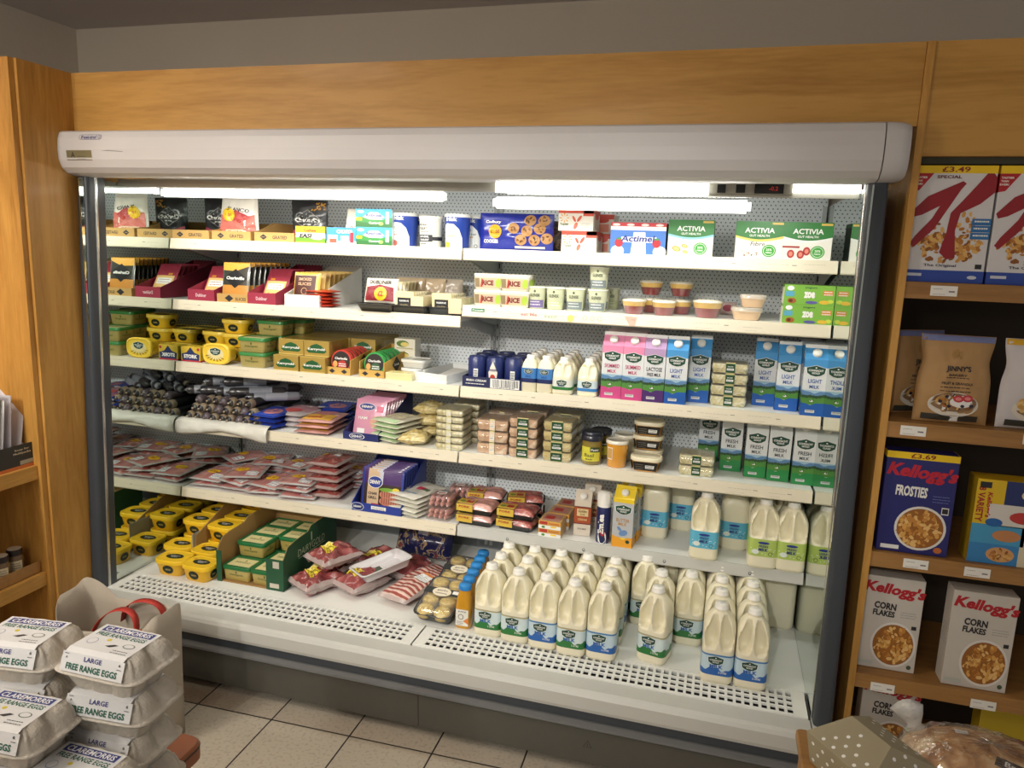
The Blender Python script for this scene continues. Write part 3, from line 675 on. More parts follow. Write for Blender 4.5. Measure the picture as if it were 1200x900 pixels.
def refine(D):                # cut large flat shapes so that they follow a curved surface
    out = DC()
    for lv, pts, fs, m in D.items:
        if len(fs) == 1 and len(pts) <= 24:
            pts = [pts[i] for i in fs[0]]
            cx = sum(p[0] for p in pts) / len(pts); cy = sum(p[1] for p in pts) / len(pts); n = len(pts); q = 5; P = [(cx, cy)]; Fc = []
            seg = []
            for i in range(n):
                a, c = pts[i], pts[(i + 1) % n]; k = max(1, int(math.hypot(a[0] - c[0], a[1] - c[1]) / .012)); seg += [(a[0] + (c[0] - a[0]) * j / k, a[1] + (c[1] - a[1]) * j / k) for j in range(k)]
            n = len(seg)
            for r in range(1, q + 1):
                for x, y in seg: P.append((cx + (x - cx) * r / q, cy + (y - cy) * r / q))
            for i in range(n):
                j = (i + 1) % n; Fc.append((0, 1 + i, 1 + j))
                for r in range(q - 1): a = 1 + r * n; Fc.append((a + i, a + n + i, a + n + j, a + j))
            out.items.append((lv, P, Fc, m))
        else: out.items.append((lv, pts, fs, m))
    return out
def pouch(name, w, h, th, m, D=None, **k):
    b = MB(); pillow(b, w, h, th, m, D, **k); return Proto(b.build(name))
FLAT = Matrix.Rotation(R(-90), 4, 'X')           # standing -> lying, front face up, its top pointing away
def flatpack(name, w, l, th, m, D=None, lift=None, parts=None, **k):
    t = thing(name) if parts else None
    b = MB(); b.X = Matrix.Translation((0, -l / 2, lift if lift is not None else th)) @ FLAT; pillow(b, w, l, th, m, D, **k)
    if not parts: return Proto(b.build(name))
    b.build(parts, t); return Proto(t)
# materials for meat and film
bacon = ramp_mat('bacon', [(.35, '#b9605c'), (.5, '#d4918b'), (.62, '#ecd0c8')], 9, 5, .18, .8, 1.6, bump=.5)
bacon2 = ramp_mat('bacon_dark', [(.3, '#8d4240'), (.5, '#b5625c'), (.64, '#e0b5aa')], 11, 5, .18, .8, 1.8, bump=.5)
ham = ramp_mat('ham', [(.35, '#c98080'), (.6, '#e3aca6'), (.75, '#efd3ca')], 8, 4, .2, .8, 1.2, bump=.4)
saus = ramp_mat('sausage_meat', [(.3, '#cf938a'), (.6, '#dca79d'), (.75, '#e9c4ba')], 14, 4, .2, .8, .6, bump=.3)
slaw = ramp_mat('shredded_salad', [(.3, '#b3a562'), (.47, '#ddd3a4'), (.6, '#ece6cc'), (.72, '#a9b56c')], 30, 4, .3, .5, 2.5, bump=.7)
pasta = ramp_mat('pasta_salad', [(.3, '#b39c58'), (.5, '#d8c68a'), (.7, '#eee4bd')], 26, 4, .3, .5, 2.0, bump=.7)
sand = ramp_mat('sandwich', [(.3, '#b98a68'), (.5, '#d9b593'), (.7, '#efdcc4')], 18, 4, .3, .5, 2.0, bump=.5)
whitefilm = M('#d9dcd8', .2, coat=.8, bump=.5, bscale=25, alpha=.55); clear = M('#eef3f2', .1, trans=.9, var=0, coat=.3)
film2 = M('#e7ebe9', .12, coat=1, alpha=.28, bump=.6, bscale=30, var=0)
stick = M('#f3c81d', .4, coat=.3)
grey = M('#8f9492', .5)
# ---- open display tray with sloping sides
def tray(name, w, d, hf, hb, m, fr=None, sd=None, t=.003, inner=None, slope='line', back=True):
    b = MB(); inner = inner or m
    b.box(-w / 2, w / 2, -d / 2, d / 2, 0, t, m); b.box(-w / 2, w / 2, -d / 2, -d / 2 + t, t, hf, m)
    if back: b.box(-w / 2, w / 2, d / 2 - t, d / 2, t, hb, m)
    pr = {'line': [(-d / 2 + t, t), (d / 2 - t, t), (d / 2 - t, hb), (-d / 2 + t, hf)], 'step': [(-d / 2 + t, t), (d / 2 - t, t), (d / 2 - t, hb), (0, hb), (-d * .12, hb * .8), (-d * .3, hf * 1.2), (-d / 2 + t, hf)], 'high': [(-d / 2 + t, t), (d / 2 - t, t), (d / 2 - t, hb), (-d / 2 + t, hf + .03)], 'flat': [(-d / 2 + t, t), (d / 2 - t, t), (d / 2 - t, hb), (d / 2 - t - .001, hb), (-d / 2 + t, hf)]}[slope]
    b.prism(pr, -w / 2, -w / 2 + t, m, 'x'); b.prism(pr, w / 2 - t, w / 2, m, 'x')
    if fr: D = DC(); fr(D, w, hf); b.decals(D, front(-d / 2))
    if sd: D = DC(); sd(D, d, hb); b.decals(D, right(w / 2)); b.decals(D, left(-w / 2))
    return Proto(b.build(name))
# ---- clear salad container with banded label
def saladpack(name, w, d, h, food, lab='#1f4a2c', lw=.03):
    t = thing(name); b = MB(); b.loft([rr(w * .88, d * .88, .008, .001), rr(w * .95, d * .95, .009, h * .45), rr(w * .93, d * .93, .009, h * .84)], food, smooth=False); 
    b.build('filling', t)
    c = MB(); cl = M('#eef2ee', .08, coat=.6, alpha=.07, var=0)
    c.loft([rr(w * .90, d * .90, .008, 0), rr(w * .97, d * .97, .01, h * .5), rr(w, d, .01, h * .52), rr(w, d, .01, h * .56), rr(w * .97, d * .97, .01, h * .6), rr(w * .94, d * .94, .01, h - .0006)], cl, True, True, smooth=False)
    c.build('container', t)
    l = MB(); lm = M(lab, .4); x = 0
    D = DC(); D.rect(-lw / 2, h * .02, lw / 2, h * .98, M('#d8cf93', .4), 0); D.rect(-lw / 2, h * .06, lw / 2, h * .88, lm, 1); D.rect(-lw * .38, h * .28, lw * .38, h * .46, paper, 2); D.text('SALAD', 0, h * .62, lw * .6, h * .1, paper, 2); D.lines(-lw * .33, lw * .33, h * .35, 1, .003, h * .05, ink, 3)
    l.decals(D, front(-d / 2 - .0005)); l.build('label', t); return Proto(t)
# ================================================================== GOODS
Z1 += .0006; Z2L += .0006; Z2 += .0006; Z3 += .0006; Z4 += .0006; Z5 += .0006; Z0 += .0006
UZ = [q + .0015 for q in UZ]
def fit(pl, pr, Y, z):                 # real width and middle of a front that spans two sight lines at depth Y
    a, c = xat(pl, Y, z), xat(pr, Y, z); return (a + c) / 2, c - a
def hgt(px, pt, Y, z): return aty(px, pt, Y)[1] - z
# ---------------------------------------------------------------- level one (top)
z = Z1
# kraft trays marked GRATED
def gfr(D, w, h):
    dia = [(-w * .27 + sx * .016, h * .5 + sy * .011) for sx, sy in ((-1, 0), (0, -1), (1, 0), (0, 1))]
    D.poly(dia, ink, 1); D.text('GRATED', w * .14, h * .48, w * .36, h * .36, ink, 1, .02); D.lines(-w * .27 - .008, -w * .27 + .008, h * .47, 1, .003, .002, kraft, 2)
ktray = None
tr_ = tray('display_tray', .176, .30, .036, .075, kraft, gfr, None, slope='step')
for k, (pl, pr) in enumerate(((200, 246), (247, 295), (297, 346))):
    xc, w = fit(pl, pr, .462, z)
    tr_.put((xc, .462 + .15, z), 0, 'brown open cardboard display tray, %s from the left on the top shelf' % ORD[k], 'tray', 'brown display trays')
def charle(D, w, h):
    og = M('#b98437', .5); D.rect(-w * .5, h * .72, -w * .2, h * .95, og, 1) if False else None
    g = random.Random(2)
    for k in range(26): D.ell(w * g.uniform(.1, .45) * 1, h * g.uniform(.76, .93), .004, .0035, og, 1, 6)
    D.poly([(-w * .4, h * .52), (0, h * .78), (w * .4, h * .52), (0, h * .28)], M('#8a8a86', .4), 1); D.poly([(-w * .38, h * .52), (0, h * .765), (w * .38, h * .52), (0, h * .295)], M('#202226', .4), 2)
    D.text('Charleville', 0, h * .53, w * .68, h * .10, white, 3, .02); D.text('EST 1983', 0, h * .42, w * .2, h * .03, paper, 3)
    D.poly([(-w * .46, h * .04), (w * .46, h * .04), (w * .46, h * .3), (0, h * .14), (-w * .46, h * .3)], M('#9a3b4c', .45), 1)
def blanco(D, w, h):
    D.poly([(-w * .47, h * .03), (w * .47, h * .03), (w * .45, h * .56), (0, h * .47), (-w * .45, h * .56)], M('#cf6f63', .4), 1); D.poly([(-w * .3, h * .52), (0, h * .66), (w * .36, h * .5), (w * .1, h * .36)], M('#b94444', .4), 2)
    D.text('BLANCO', w * .05, h * .66, w * .55, h * .085, ink, 3, .02, .2, -.1); D.ell(-w * .2, h * .55, w * .17, w * .14, stick, 4); D.text('1.50', -w * .2, h * .55, w * .15, h * .05, red, 5, .02)
    D.rect(-w * .3, h * .1, w * .2, h * .22, M('#e9c9a8', .4), 3); D.text('GRATED', -w * .05, h * .16, w * .4, h * .06, M('#b5433b', .4), 4)
pc = pouch('cheese_pouch', .155, .165, .022, M('#25272b', .28, coat=.4), (lambda D: (charle(D, .155, .165), D)[1])(DC()), wr=.35, seed=2, seal=.08, taper=-.06)
pb = pouch('cheese_pouch', .185, .175, .026, M('#efe9df', .3, coat=.3), (lambda D: (blanco(D, .185, .175), D)[1])(DC()), wr=.4, seed=5, seal=.1, taper=.12)
def P1(pr, pl_, pr_, Y, lab, cat='cheese', grp=None, rz=0, dz=0, zz=z, rx=0, sc=1):
    xc = (xat(pl_, Y, zz) + xat(pr_, Y, zz)) / 2; pr.put((xc, Y, zz + dz), rz, lab, cat, grp, rx=rx, sc=sc); return xc
P1(pb, 252, 310, .53, 'white and red pouch of grated cheese with a yellow sticker on the top shelf', dz=.0045, rx=R(-4), grp=None)
P1(pc, 239, 283, .61, 'dark pouch of grated cheese half hidden behind the white and red pouch', dz=.004)
P1(pc, 341, 387, .565, 'dark pouch of grated cheese standing alone at the right of the trays', dz=.004, sc=.98)
# small printed boxes
def galtee(D, w, h):
    D.rect(-w / 2, h * .62, w / 2, h, yellow, 1); D.rect(-w / 2, 0, w / 2, h * .22, M('#8cc63e', .4), 1); D.hill(-w / 2, w / 2, h * .1, h * .3, h * .06, M('#6fae2f', .4), 2); D.text('Galtee', w * .0, h * .77, w * .42, h * .2, M('#c23a1e', .4), 3, .03); D.text('EASI', -w * .15, h * .44, w * .4, h * .26, ink, 4, .05, .2); D.ell(w * .28, h * .35, w * .16, h * .14, M('#f3efd8', .4), 3)
g1 = single('cheese_slice_box', .125, .09, .063, '#f4f2e0', galtee, lambda D, d, h: (D.rect(-d / 2, h * .6, d / 2, h, yellow, 1), D.rect(-d / 2, 0, d / 2, h * .25, M('#8cc63e', .4), 1)))
def ontop(pr, pl_, pr_, Y, d, lab, cat, grp=None, zz=z, dz=0, rz=0): return P1(pr, pl_, pr_, Y + 0, lab, cat, grp, rz, dz, zz)
def putbox(pr, pl_, pr_, Yf, d, lab, cat, grp=None, zz=z, dz=0, rz=0):
    xc = (xat(pl_, Yf, zz + .02) + xat(pr_, Yf, zz + .02)) / 2; pr.put((xc, Yf + d / 2, zz + dz), rz, lab, cat, grp); return xc
putbox(g1, 347, 380, .452, .09, 'small yellow and green box of cheese slices at the shelf edge', 'box')
def calv(D, w, h):
    D.rect(-w / 2, h * .2, w / 2, h, M('#3f97d6', .4), 1); D.rect(-w / 2, 0, w / 2, h * .2, M('#e9eef0', .4), 1); D.text('CALVITA', w * .12, h * .76, w * .55, h * .22, white, 3, .05); D.rect(w * .3, h * .1, w * .42, h * .72, M('#c62f3a', .4), 3); D.rect(-w * .02, h * .1, w * .25, h * .5, M('#d8ecf8', .4), 2); D.rect(-w * .45, h * .08, -w * .12, h * .55, M('#f4e1cf', .4), 2); D.rect(-w * .4, h * .08, -w * .16, h * .32, M('#d45a46', .4), 3)
g2 = single('cheese_slice_box', .122, .09, .062, '#dfe9ee', calv, lambda D, d, h: D.rect(-d / 2, h * .2, d / 2, h, M('#3f97d6', .4), 1))
putbox(g2, 383, 417, .452, .09, 'small light blue box of cheese slices beside the yellow box', 'box')
def ambr(D, w, h):
    D.rect(-w / 2, h * .45, w / 2, h, M('#45b3e0', .4), 1); D.hill(-w / 2, w / 2, 0, h * .5, h * .07, M('#2f8a3c', .4), 2); D.hill(-w / 2, w / 2, 0, h * .25, h * .05, M('#246b30', .4), 3, 1.5)
    D.poly([(-w * .3, h * .55), (-w * .1, h * .82), (w * .12, h * .82), (w * .3, h * .55), (w * .12, h * .42), (-w * .12, h * .42)], M('#f3efe4', .4), 4); D.text('Ambrosia', 0, h * .66, w * .44, h * .18, M('#2b3f8f', .4), 5, .04); D.rect(-w * .48, h * .36, -w * .32, h * .52, yellow, 4); D.rect(w * .33, h * .2, w * .42, h * .85, white, 4); D.ell(w * .2, h * .2, w * .07, h * .1, M('#8fc45a', .4), 4)
    D.ell(-w * .36, h * .84, w * .1, h * .08, white, 3); D.text('Custard', w * .02, h * .24, w * .3, h * .12, white, 5, .02)
g3 = single('pudding_box', .148, .085, .066, '#cfd6d4', ambr, lambda D, d, h: (D.rect(-d / 2, 0, d / 2, h * .4, M('#b9c2c0', .4), 1)))
for k in range(2): putbox(g3, 418, 458, .455, .085, 'blue and green pudding box, %s of the stack of two' % ('lower', 'upper')[k], 'box', zz=z, dz=k * .0662)
# yogurt tubs
blu2 = M('#1f3f9b', .35, coat=.2); blu3 = M('#1c2f80', .35, coat=.2)
def frk(fl):
    def f(D, r, h):
        D.poly([(-r * .9 + .0, .002), (r * .72, .002), (r * .70, h * .3), (r * .45, h * .55), (r * .05, h * .69), (-r * .6, h * .72), (-r * .9, h * .66)], paper, 1)
        D.text('friisk', -r * .2, h * .84, r * 1.0, h * .12, white, 2, .03); D.text('no', -r * .35, h * .55, r * .6, h * .1, grey, 3, .01); D.text('added sugar', -r * .1, h * .43, r * 1.0, h * .08, grey, 3); D.lines(-r * .7, r * .2, h * .33, 1, .003, .004, fl, 3); D.ell(-r * .55, h * .1, r * .3, h * .09, fl, 3); D.ell(r * .35, h * .08, r * .14, r * .14, ink, 3, 12); D.ell(r * .35, h * .08, r * .1, r * .1, paper, 4, 12)
    return f
t1 = pot('yogurt_tub', .043, .047, .122, blu2, '#e9e9e6', fr=frk(M('#b0584e', .4)), lidh=.01)
t1b = pot('yogurt_tub', .043, .047, .122, blu2, '#e9e9e6', fr=frk(M('#d8a93a', .4)), lidh=.01)
def nat(D, r, h):
    D.text('NATURAL', -r * .4, h * .72, r * .9, h * .05, ink, 2, .03); D.text('YOGURT', -r * .4, h * .60, r * .8, h * .08, ink, 2, .03); D.text('fresh', -r * .2, h * .5, r * .7, h * .05, ink, 2, .01); D.rect(-r * .95, h * .18, r * .5, h * .4, ink, 1, 8); D.rect(r * .5, h * .22, r * 1.8, h * .34, ink, 1, 8); D.text('NATURAL', -r * .3, h * .34, r * 1.0, h * .06, paper, 3, .03); D.text('YOGURT', -r * .3, h * .24, r * 1.0, h * .06, paper, 3, .03); D.lines(-r * .7, 0, h * .1, 1, .003, .003, ink, 2)
t2 = pot('yogurt_tub', .040, .043, .112, '#e6e6d6', '#eceadf', fr=nat, lidh=.009)
def putc(pr, pc_, Y, lab, cat, grp=None, zz=z, dz=0, rz=0, rx=0, ry=0, sc=1): return pr.put((xat(pc_, Y, zz + .03), Y, zz + dz), rz, lab, cat, grp, rx=rx, ry=ry, sc=sc)
putc(t1, 475, .505, 'blue and white tub of yogurt left of the cream coloured tub', 'yogurt'); putc(t2, 505, .500, 'cream coloured tub of natural yogurt with black lettering', 'yogurt'); putc(t1b, 536, .502, 'blue and white tub of yogurt right of the cream coloured tub', 'yogurt')
putc(t1, 494, .60, 'blue yogurt tub hidden behind the first front tub', 'yogurt'); putc(t1b, 557, .60, 'blue yogurt tub in the second row behind the right tub', 'yogurt'); putc(t1b, 575, .70, 'blue yogurt tub standing furthest back in the row of tubs', 'yogurt')
# cookie packs
cook = [M('#b98a55', .5), M('#8a5a30', .5), M('#d4a974', .5)]
def cookiep(D, w, h):
    for cx, cy in ((-.02, .62), (.16, .55), (.33, .62), (.08, .3), (.26, .3), (.42, .35), (.38, .85), (.2, .85)):
        D.ell(w * cx, h * cy, h * .17, h * .155, cook[0], 3); D.flakes(w * cx, h * cy, h * .12, h * .11, 7, [cook[1], M('#4b2b18', .5)], h * .045, 4, int(cx * 100) + 9)
    D.text('Cadbury', -w * .3, h * .78, w * .22, h * .1, white, 6, .03, .2); D.ell(-w * .27, h * .52, h * .2, h * .2, M('#f0a21b', .4), 7); D.text('£1.50', -w * .27, h * .52, h * .28, h * .1, ink, 8, .02); D.text('COOKIES', -w * .33, h * .24, w * .2, h * .1, white, 6, .04)
    D.rect(w * .0, h * .06, w * .4, h * .12, M('#e4d9c5', .4), 3)
ck = pouch('cookie_pack', .275, .13, .022, M('#232f95', .25, coat=.6), (lambda D: (cookiep(D, .275, .125), D)[1])(DC()), wr=.35, seed=4, seal=.02)
P1(ck, 567, 643, .53, 'blue pack of cookies with an orange price sticker on the top shelf', 'cookies')
def cookd(D, w, h):
    for k, (cx, cy) in enumerate(((-.25, .6), (.2, .65), (0, .3), (.35, .25), (-.35, .2))): D.ell(w * cx, h * cy, h * .18, h * .17, M('#6b5745', .5), 3); D.flakes(w * cx, h * cy, h * .12, h * .11, 6, [M('#3c2c20', .5)], h * .05, 4, k)
ck2 = pouch('cookie_pack', .13, .11, .022, M('#3b332e', .3, coat=.5), (lambda D: (cookd(D, .13, .11), D)[1])(DC()), wr=.35, seed=6)
P1(ck2, 628, 658, .61, 'dark brown pack of cookies behind the blue cookie pack', 'cookies')
# Yoplait boxes
def yop(D, w, h):
    c = M('#d5492f', .4); D.rect(-w / 2, h * .82, w / 2, h, c, 1); D.poly([(w * .2, h * .7), (w * .5, h * .7), (w * .5, h), (w * .22, h)], c, 1); D.text('Yoplait', -w * .33, h * .3, w * .24, h * .16, M('#4a6a3a', .4), 3, .02)
    for k in range(8): a = k * .785; D.poly([(-w * .33 + .005 * math.cos(a), h * .6 + .005 * math.sin(a)), (-w * .33 + .016 * math.cos(a - .15), h * .6 + .016 * math.sin(a - .15)), (-w * .33 + .016 * math.cos(a + .15), h * .6 + .016 * math.sin(a + .15))], M('#e8a32a', .4), 3)
    D.ell(-w * .05, h * .56, w * .035, h * .16, M('#d8573f', .4), 3, 14, .5); D.ell(w * .1, h * .58, w * .04, h * .18, M('#d8573f', .4), 3, 14, -.6); D.ell(w * .0, h * .24, w * .05, h * .17, M('#e0705a', .4), 4, 14, -.35); D.lines(w * .15, w * .42, h * .35, 3, .006, .0012, grey, 2)
yb = single('yogurt_box', .122, .13, .072, '#ece6dc', yop, lambda D, d, h: (D.rect(-d / 2, h * .8, d / 2, h, M('#d5492f', .4), 1), D.rect(-d * .3, h * .1, d * .3, h * .62, M('#c9bcae', .5), 1), D.ell(0, h * .72, d * .3, h * .16, M('#c9402e', .4), 2)))
for k in range(2): putbox(yb, 653 + (0 if k else 4), 694 + (0 if k else 5), .462, .13, 'red and white box of yogurts, %s of the stack of two' % ('lower', 'upper')[k], 'box', zz=z, dz=k * .0724)
yb2 = single('yogurt_box', .09, .12, .069, '#d9cbbd', lambda D, w, h: (D.rect(-w / 2, h * .75, w / 2, h, M('#c9402e', .4), 1), D.ell(0, h * .7, w * .3, h * .15, M('#c9402e', .4), 2), D.rect(-w * .3, h * .1, w * .3, h * .5, M('#d9806a', .4), 1)))
for k in range(2): putbox(yb2, 692, 715, .625, .12, 'small red yogurt box behind the stack, %s one' % ('lower', 'upper')[k], 'box', zz=z, dz=k * .0692)
def acti(D, w, h):
    D.rect(-w / 2, h * .78, w / 2, h, M('#c9303a', .4), 1); D.rect(-w / 2, h * .76, w / 2, h * .88, paper, 2); D.rect(-w / 2, 0, w / 2, h * .76, M('#3f78cf', .4), 1)
    for x in (-.36, .02, .4): D.ell(w * x, h * .1, w * .12, h * .18, paper, 2); 
    D.poly([(-w * .12, 0), (w * .16, 0), (w * .13, h * .7), (-w * .08, h * .7)], paper, 3); D.text('Actimel', 0, h * .5, w * .6, h * .2, M('#26348c', .4), 6, .03, .15)
    D.poly([(-w * .3, h * .55), (w * .34, h * .55), (w * .3, h * .38), (-w * .3, h * .38)], M('#e9eef8', .4), 4)
    for x in (-.34, .34): D.ell(w * x, h * .36, w * .075, h * .14, red, 5); D.ell(w * x, h * .49, w * .05, h * .035, M('#3d8a3a', .4), 6, 8)
    for x in (-.4, -.14, .12, .38): D.ell(w * x, h * .93, w * .07, h * .04, M('#f0e4e4', .4), 4)
ac = single('yogurt_drink_pack', .185, .13, .105, '#dfe3ea', acti, lambda D, d, h: (D.rect(-d / 2, 0, d / 2, h * .7, M('#33343c', .4), 1), D.rect(-d / 2, h * .7, d / 2, h, M('#aa3333', .4), 1)))
putbox(ac, 716, 778, .458, .13, 'blue and red multipack of yogurt drinks on the top shelf', 'yogurt drinks')
def activ(kind):
    def f(D, w, h):
        g = M('#2f7a38', .4); arc = {'a': M('#8fd0e6', .4), 'b': M('#f0cf6a', .4), 'c': paper}[kind]
        def curve(v0, dv): return [(-w / 2, h), (-w / 2, h * v0)] + [(w * (-.5 + k / 12), h * (v0 - dv * math.sin(math.pi * k / 12))) for k in range(1, 12)] + [(w / 2, h * v0), (w / 2, h)]
        D.poly(curve(.56, .10)[::-1], arc, 1); D.poly(curve(.62, .10)[::-1], g, 2); D.text('ACTIVIA', 0, h * .76, w * .62, h * .14, paper, 4, .02); D.text('GUT HEALTH', 0, h * .62, w * .42, h * .06, paper, 4, .02)
        D.rect(w * .25, h * .92, w * .48, h * .975, M('#d9b55a', .4), 4); D.ell(w * .22, h * .22, w * .145, w * .135, M('#3fa53a', .4), 4, 20); D.ell(w * .22, h * .22, w * .12, w * .11, paper, 5, 20); D.ell(w * .22, h * .22, w * .11, w * .1, M('#3fa53a', .4), 6, 20); D.text('25%', w * .22, h * .25, w * .12, h * .06, paper, 7, .02); D.text('FIBRE', w * .22, h * .17, w * .13, h * .04, paper, 7, .02)
        if kind == 'a':
            for x, y, r_ in ((-.3, .2, .1), (-.12, .28, .07), (-.1, .12, .06)): D.ell(w * x, h * y, w * r_, w * r_ * .6, M('#e2a544', .4), 4, 12, -.3); D.ell(w * x, h * y, w * r_ * .7, w * r_ * .38, M('#f2cf86', .4), 5, 12, -.3)
        if kind == 'b': D.text('Fibre', -w * .02, h * .4, w * .3, h * .11, ink, 4, 0, .2); D.flakes(-w * .2, h * .16, w * .25, h * .09, 20, [M('#d6cdb4', .5), M('#efe8d5', .5), M('#8b5a44', .5)], w * .03)
        if kind == 'c': 
            for x, y in ((-.32, .16), (-.12, .15), (.0, .24)): D.ell(w * x, h * y, w * .075, w * .09, M('#b5403c', .4), 4); D.ell(w * x, h * y, w * .04, w * .05, M('#dd8a78', .4), 5)
            D.rect(-w * .5, h * .32, -w * .15, h * .37, M('#a8433f', .4), 4)
    return f
for kind, pl, pr, lab in (('a', 783, 834, 'white and green yogurt multipack with oats beside the blue drinks pack'), ('b', 863, 914, 'white and green yogurt multipack with a yellow arc and cereal pieces'), ('c', 919, 971, 'white and green yogurt multipack with strawberries at the right mirror')):
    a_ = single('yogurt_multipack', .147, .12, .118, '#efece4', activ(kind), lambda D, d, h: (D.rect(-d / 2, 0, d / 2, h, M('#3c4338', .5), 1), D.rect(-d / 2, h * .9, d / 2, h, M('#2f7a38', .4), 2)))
    putbox(a_, pl, pr, .458, .12, lab, 'yogurt')
# ---------------------------------------------------------------- level two, left
z = Z2L
rtm = M('#9c2b45', .6)
def dro(D, w, h): D.text('Dubliner', 0, h * .5, w * .4, h * .3, M('#e7c9cf', .5), 1, .02)
rt = tray('display_tray', .125, .36, .045, .15, rtm, dro, None, inner=M('#e6dfe3', .6))
slm = M('#d9a93f', .3, coat=.5)
def slic(D, w, h):
    D.rect(-w * .42, h * .08, w * .42, h * .62, M('#e6c07a', .4), 1); D.rect(-w * .34, h * .36, w * .34, h * .54, paper, 2); D.text('SLICED', 0, h * .22, w * .5, h * .08, M('#a8431f', .4), 3, .02); D.lines(-w * .28, w * .28, h * .48, 2, .012, .003, M('#a05a40', .4), 3); D.rect(-w * .3, h * .64, -w * .1, h * .7, M('#d98f2e', .4), 2)
sp = pouch('cheese_slice_pack', .105, .155, .006, M('#a83a50', .3, coat=.5), (lambda D: (slic(D, .105, .155), D)[1])(DC()), wr=.1)
def rtput(pl, pr, lab, n):
    xc = putbox(rt, pl, pr, .455, .36, lab, 'tray', zz=z)
    for k in range(n):
        sp.put((xc, .455 + .045 + k * .028 + .02, z + .0035), 0, 'cream labelled cheese slice pack leaning in the %s, %s from the front' % (lab.split(' card')[0] + ' tray', ORD[k]), 'cheese', 'sliced cheese packs in the red trays', rx=R(-32))
rtput(219, 252, 'left red card display tray, between the mirror and the dark cheese slices', 5)
def blk(D, w, h):
    D.rect(-w * .48, h * .0, w * .48, h * .18, M('#8a3422', .4), 1); D.rect(-w * .48, h * .18, w * .48, h * .42, M('#c78a3c', .4), 1); D.poly([(-w * .48, h * .8), (-w * .48, h), (w * .48, h), (w * .48, h * .92), (0, h * .78)], M('#e3a93f', .4), 1)
    D.poly([(-w * .42, h * .6), (0, h * .84), (w * .42, h * .6), (0, h * .34)], M('#191a1c', .4), 3); D.text('Charleville', 0, h * .6, w * .66, h * .08, white, 4, .03); D.rect(-w * .25, h * .04, w * .25, h * .12, M('#c04a2b', .4), 3); D.text('SLICES', 0, h * .08, w * .4, h * .05, paper, 4, .02)
sp2 = pouch('cheese_slice_pack', .125, .155, .007, M('#3a3a34', .3, coat=.5), (lambda D: (blk(D, .125, .155), D)[1])(DC()), wr=.1)
def kfr(D, w, h): D.poly([(-w * .1 + sx * .02, h * .5 + sy * .014) for sx, sy in ((-1, 0), (0, -1), (1, 0), (0, 1))], ink, 1); D.text('SLICES', w * .28, h * .45, w * .35, h * .35, ink, 1, .02)
kt = tray('display_tray', .14, .30, .034, .05, kraft, kfr, None)
x_ = putbox(kt, 256, 288, .452, .30, 'low kraft card tray holding the dark packs of sliced cheese', 'tray', zz=z)
for k in range(9):
    sp2.put((x_ + .004 * k, .452 + .02 + k * .029, z + .0035), R(0), 'black and gold pack of sliced cheese, %s from the front of its row' % ORD[k], 'cheese', 'black and gold cheese slice packs', rx=R(-8))
rtput(288, 325, 'right red card display tray, beside the white lined tray', 4)
# white lined tray with brown packs
rt2 = tray('display_tray', .15, .36, .045, .15, M('#ecebe8', .6), None, None)
x_ = putbox(rt2, 333, 374, .47, .36, 'white card display tray holding yellow cheese slices with a brown label', 'tray', zz=z)
def brl(D, w, h): D.rect(-w * .45, h * .2, w * .35, h * .9, M('#4a1f18', .4), 1); D.text('SMOKED', -w * .05, h * .78, w * .5, h * .09, M('#d8b08a', .4), 2, .02); D.text('SLICES', -w * .05, h * .64, w * .5, h * .09, M('#d8b08a', .4), 2, .02); D.ell(-w * .05, h * .42, w * .12, w * .12, M('#d8b08a', .4), 2, 12); D.ell(-w * .05, h * .42, w * .1, w * .1, M('#4a1f18', .4), 3, 12)
sp3 = pouch('cheese_slice_pack', .115, .13, .009, M('#e0b24e', .3, coat=.6), (lambda D: (brl(D, .115, .13), D)[1])(DC()), wr=.1)
sp4 = pouch('cheese_slice_pack', .115, .13, .009, M('#e9c878', .3, coat=.6), None, wr=.1)
for k in range(8): (sp3 if k == 0 else sp4).put((x_ + .004 + k * .0008, .49 + k * .036, z + .0035), 0, 'pack of yellow cheese slices with a brown label at the tray front' if k == 0 else 'pale yellow cheese slice pack standing behind the brown labelled pack', 'cheese', None if k == 0 else 'pale yellow cheese slice packs', rx=R(-12))
# red flat packs stacked
rp = flatpack('cheese_stick_pack', .115, .10, .0065, M('#c8432b', .3, coat=.6), (lambda D: (D.rect(-.05, .02, .04, .06, M('#e0832b', .4), 1), D)[1])(DC()), wr=.3, seed=3)
for k in range(5): rp.put((xat(378, .53, z) + .003 * (-1) ** k, .53, z + .0 + k * .0132), R(4 * (-1) ** k), 'flat red and orange snack pack, %s of the pile of five' % lvl(k, 5), 'snack')
# sloping 1825 pack, black trays
def p1825(D, w, h): D.text('1825', -w * .15, h * .4, w * .45, h * .13, M('#c23a2a', .4), 1, .0); D.rect(-w * .35, h * .08, w * .3, h * .26, M('#e9bd4e', .4), 1); D.lines(-w * .3, w * .25, h * .2, 3, .008, .0015, paper, 2); D.ell(w * .2, h * .85, w * .14, h * .06, yellow, 1)
pk = pouch('cheese_pack', .125, .135, .016, M('#ece7dc', .3, coat=.4), (lambda D: (p1825(D, .125, .135), D)[1])(DC()), wr=.25, seed=9)
P1(pk, 403, 438, .50, 'white pack of cheese with red numerals leaning behind the black tray', rx=R(-14), dz=.004)
blkt = M('#17181a', .3, coat=.3)
def btray(w, d, h=.028):
    b = MB(); e = .005
    b.loft([rr(w * .84, d * .88, .012, 0), rr(w, d, .014, h), rr(w + .006, d + .006, .016, h), rr(w + .006, d + .006, .016, h + .002), rr(w - .006, d - .006, .012, h + .002), rr(w * .8, d * .84, .01, .003)], blkt); return Proto(b.build('black_tray'))
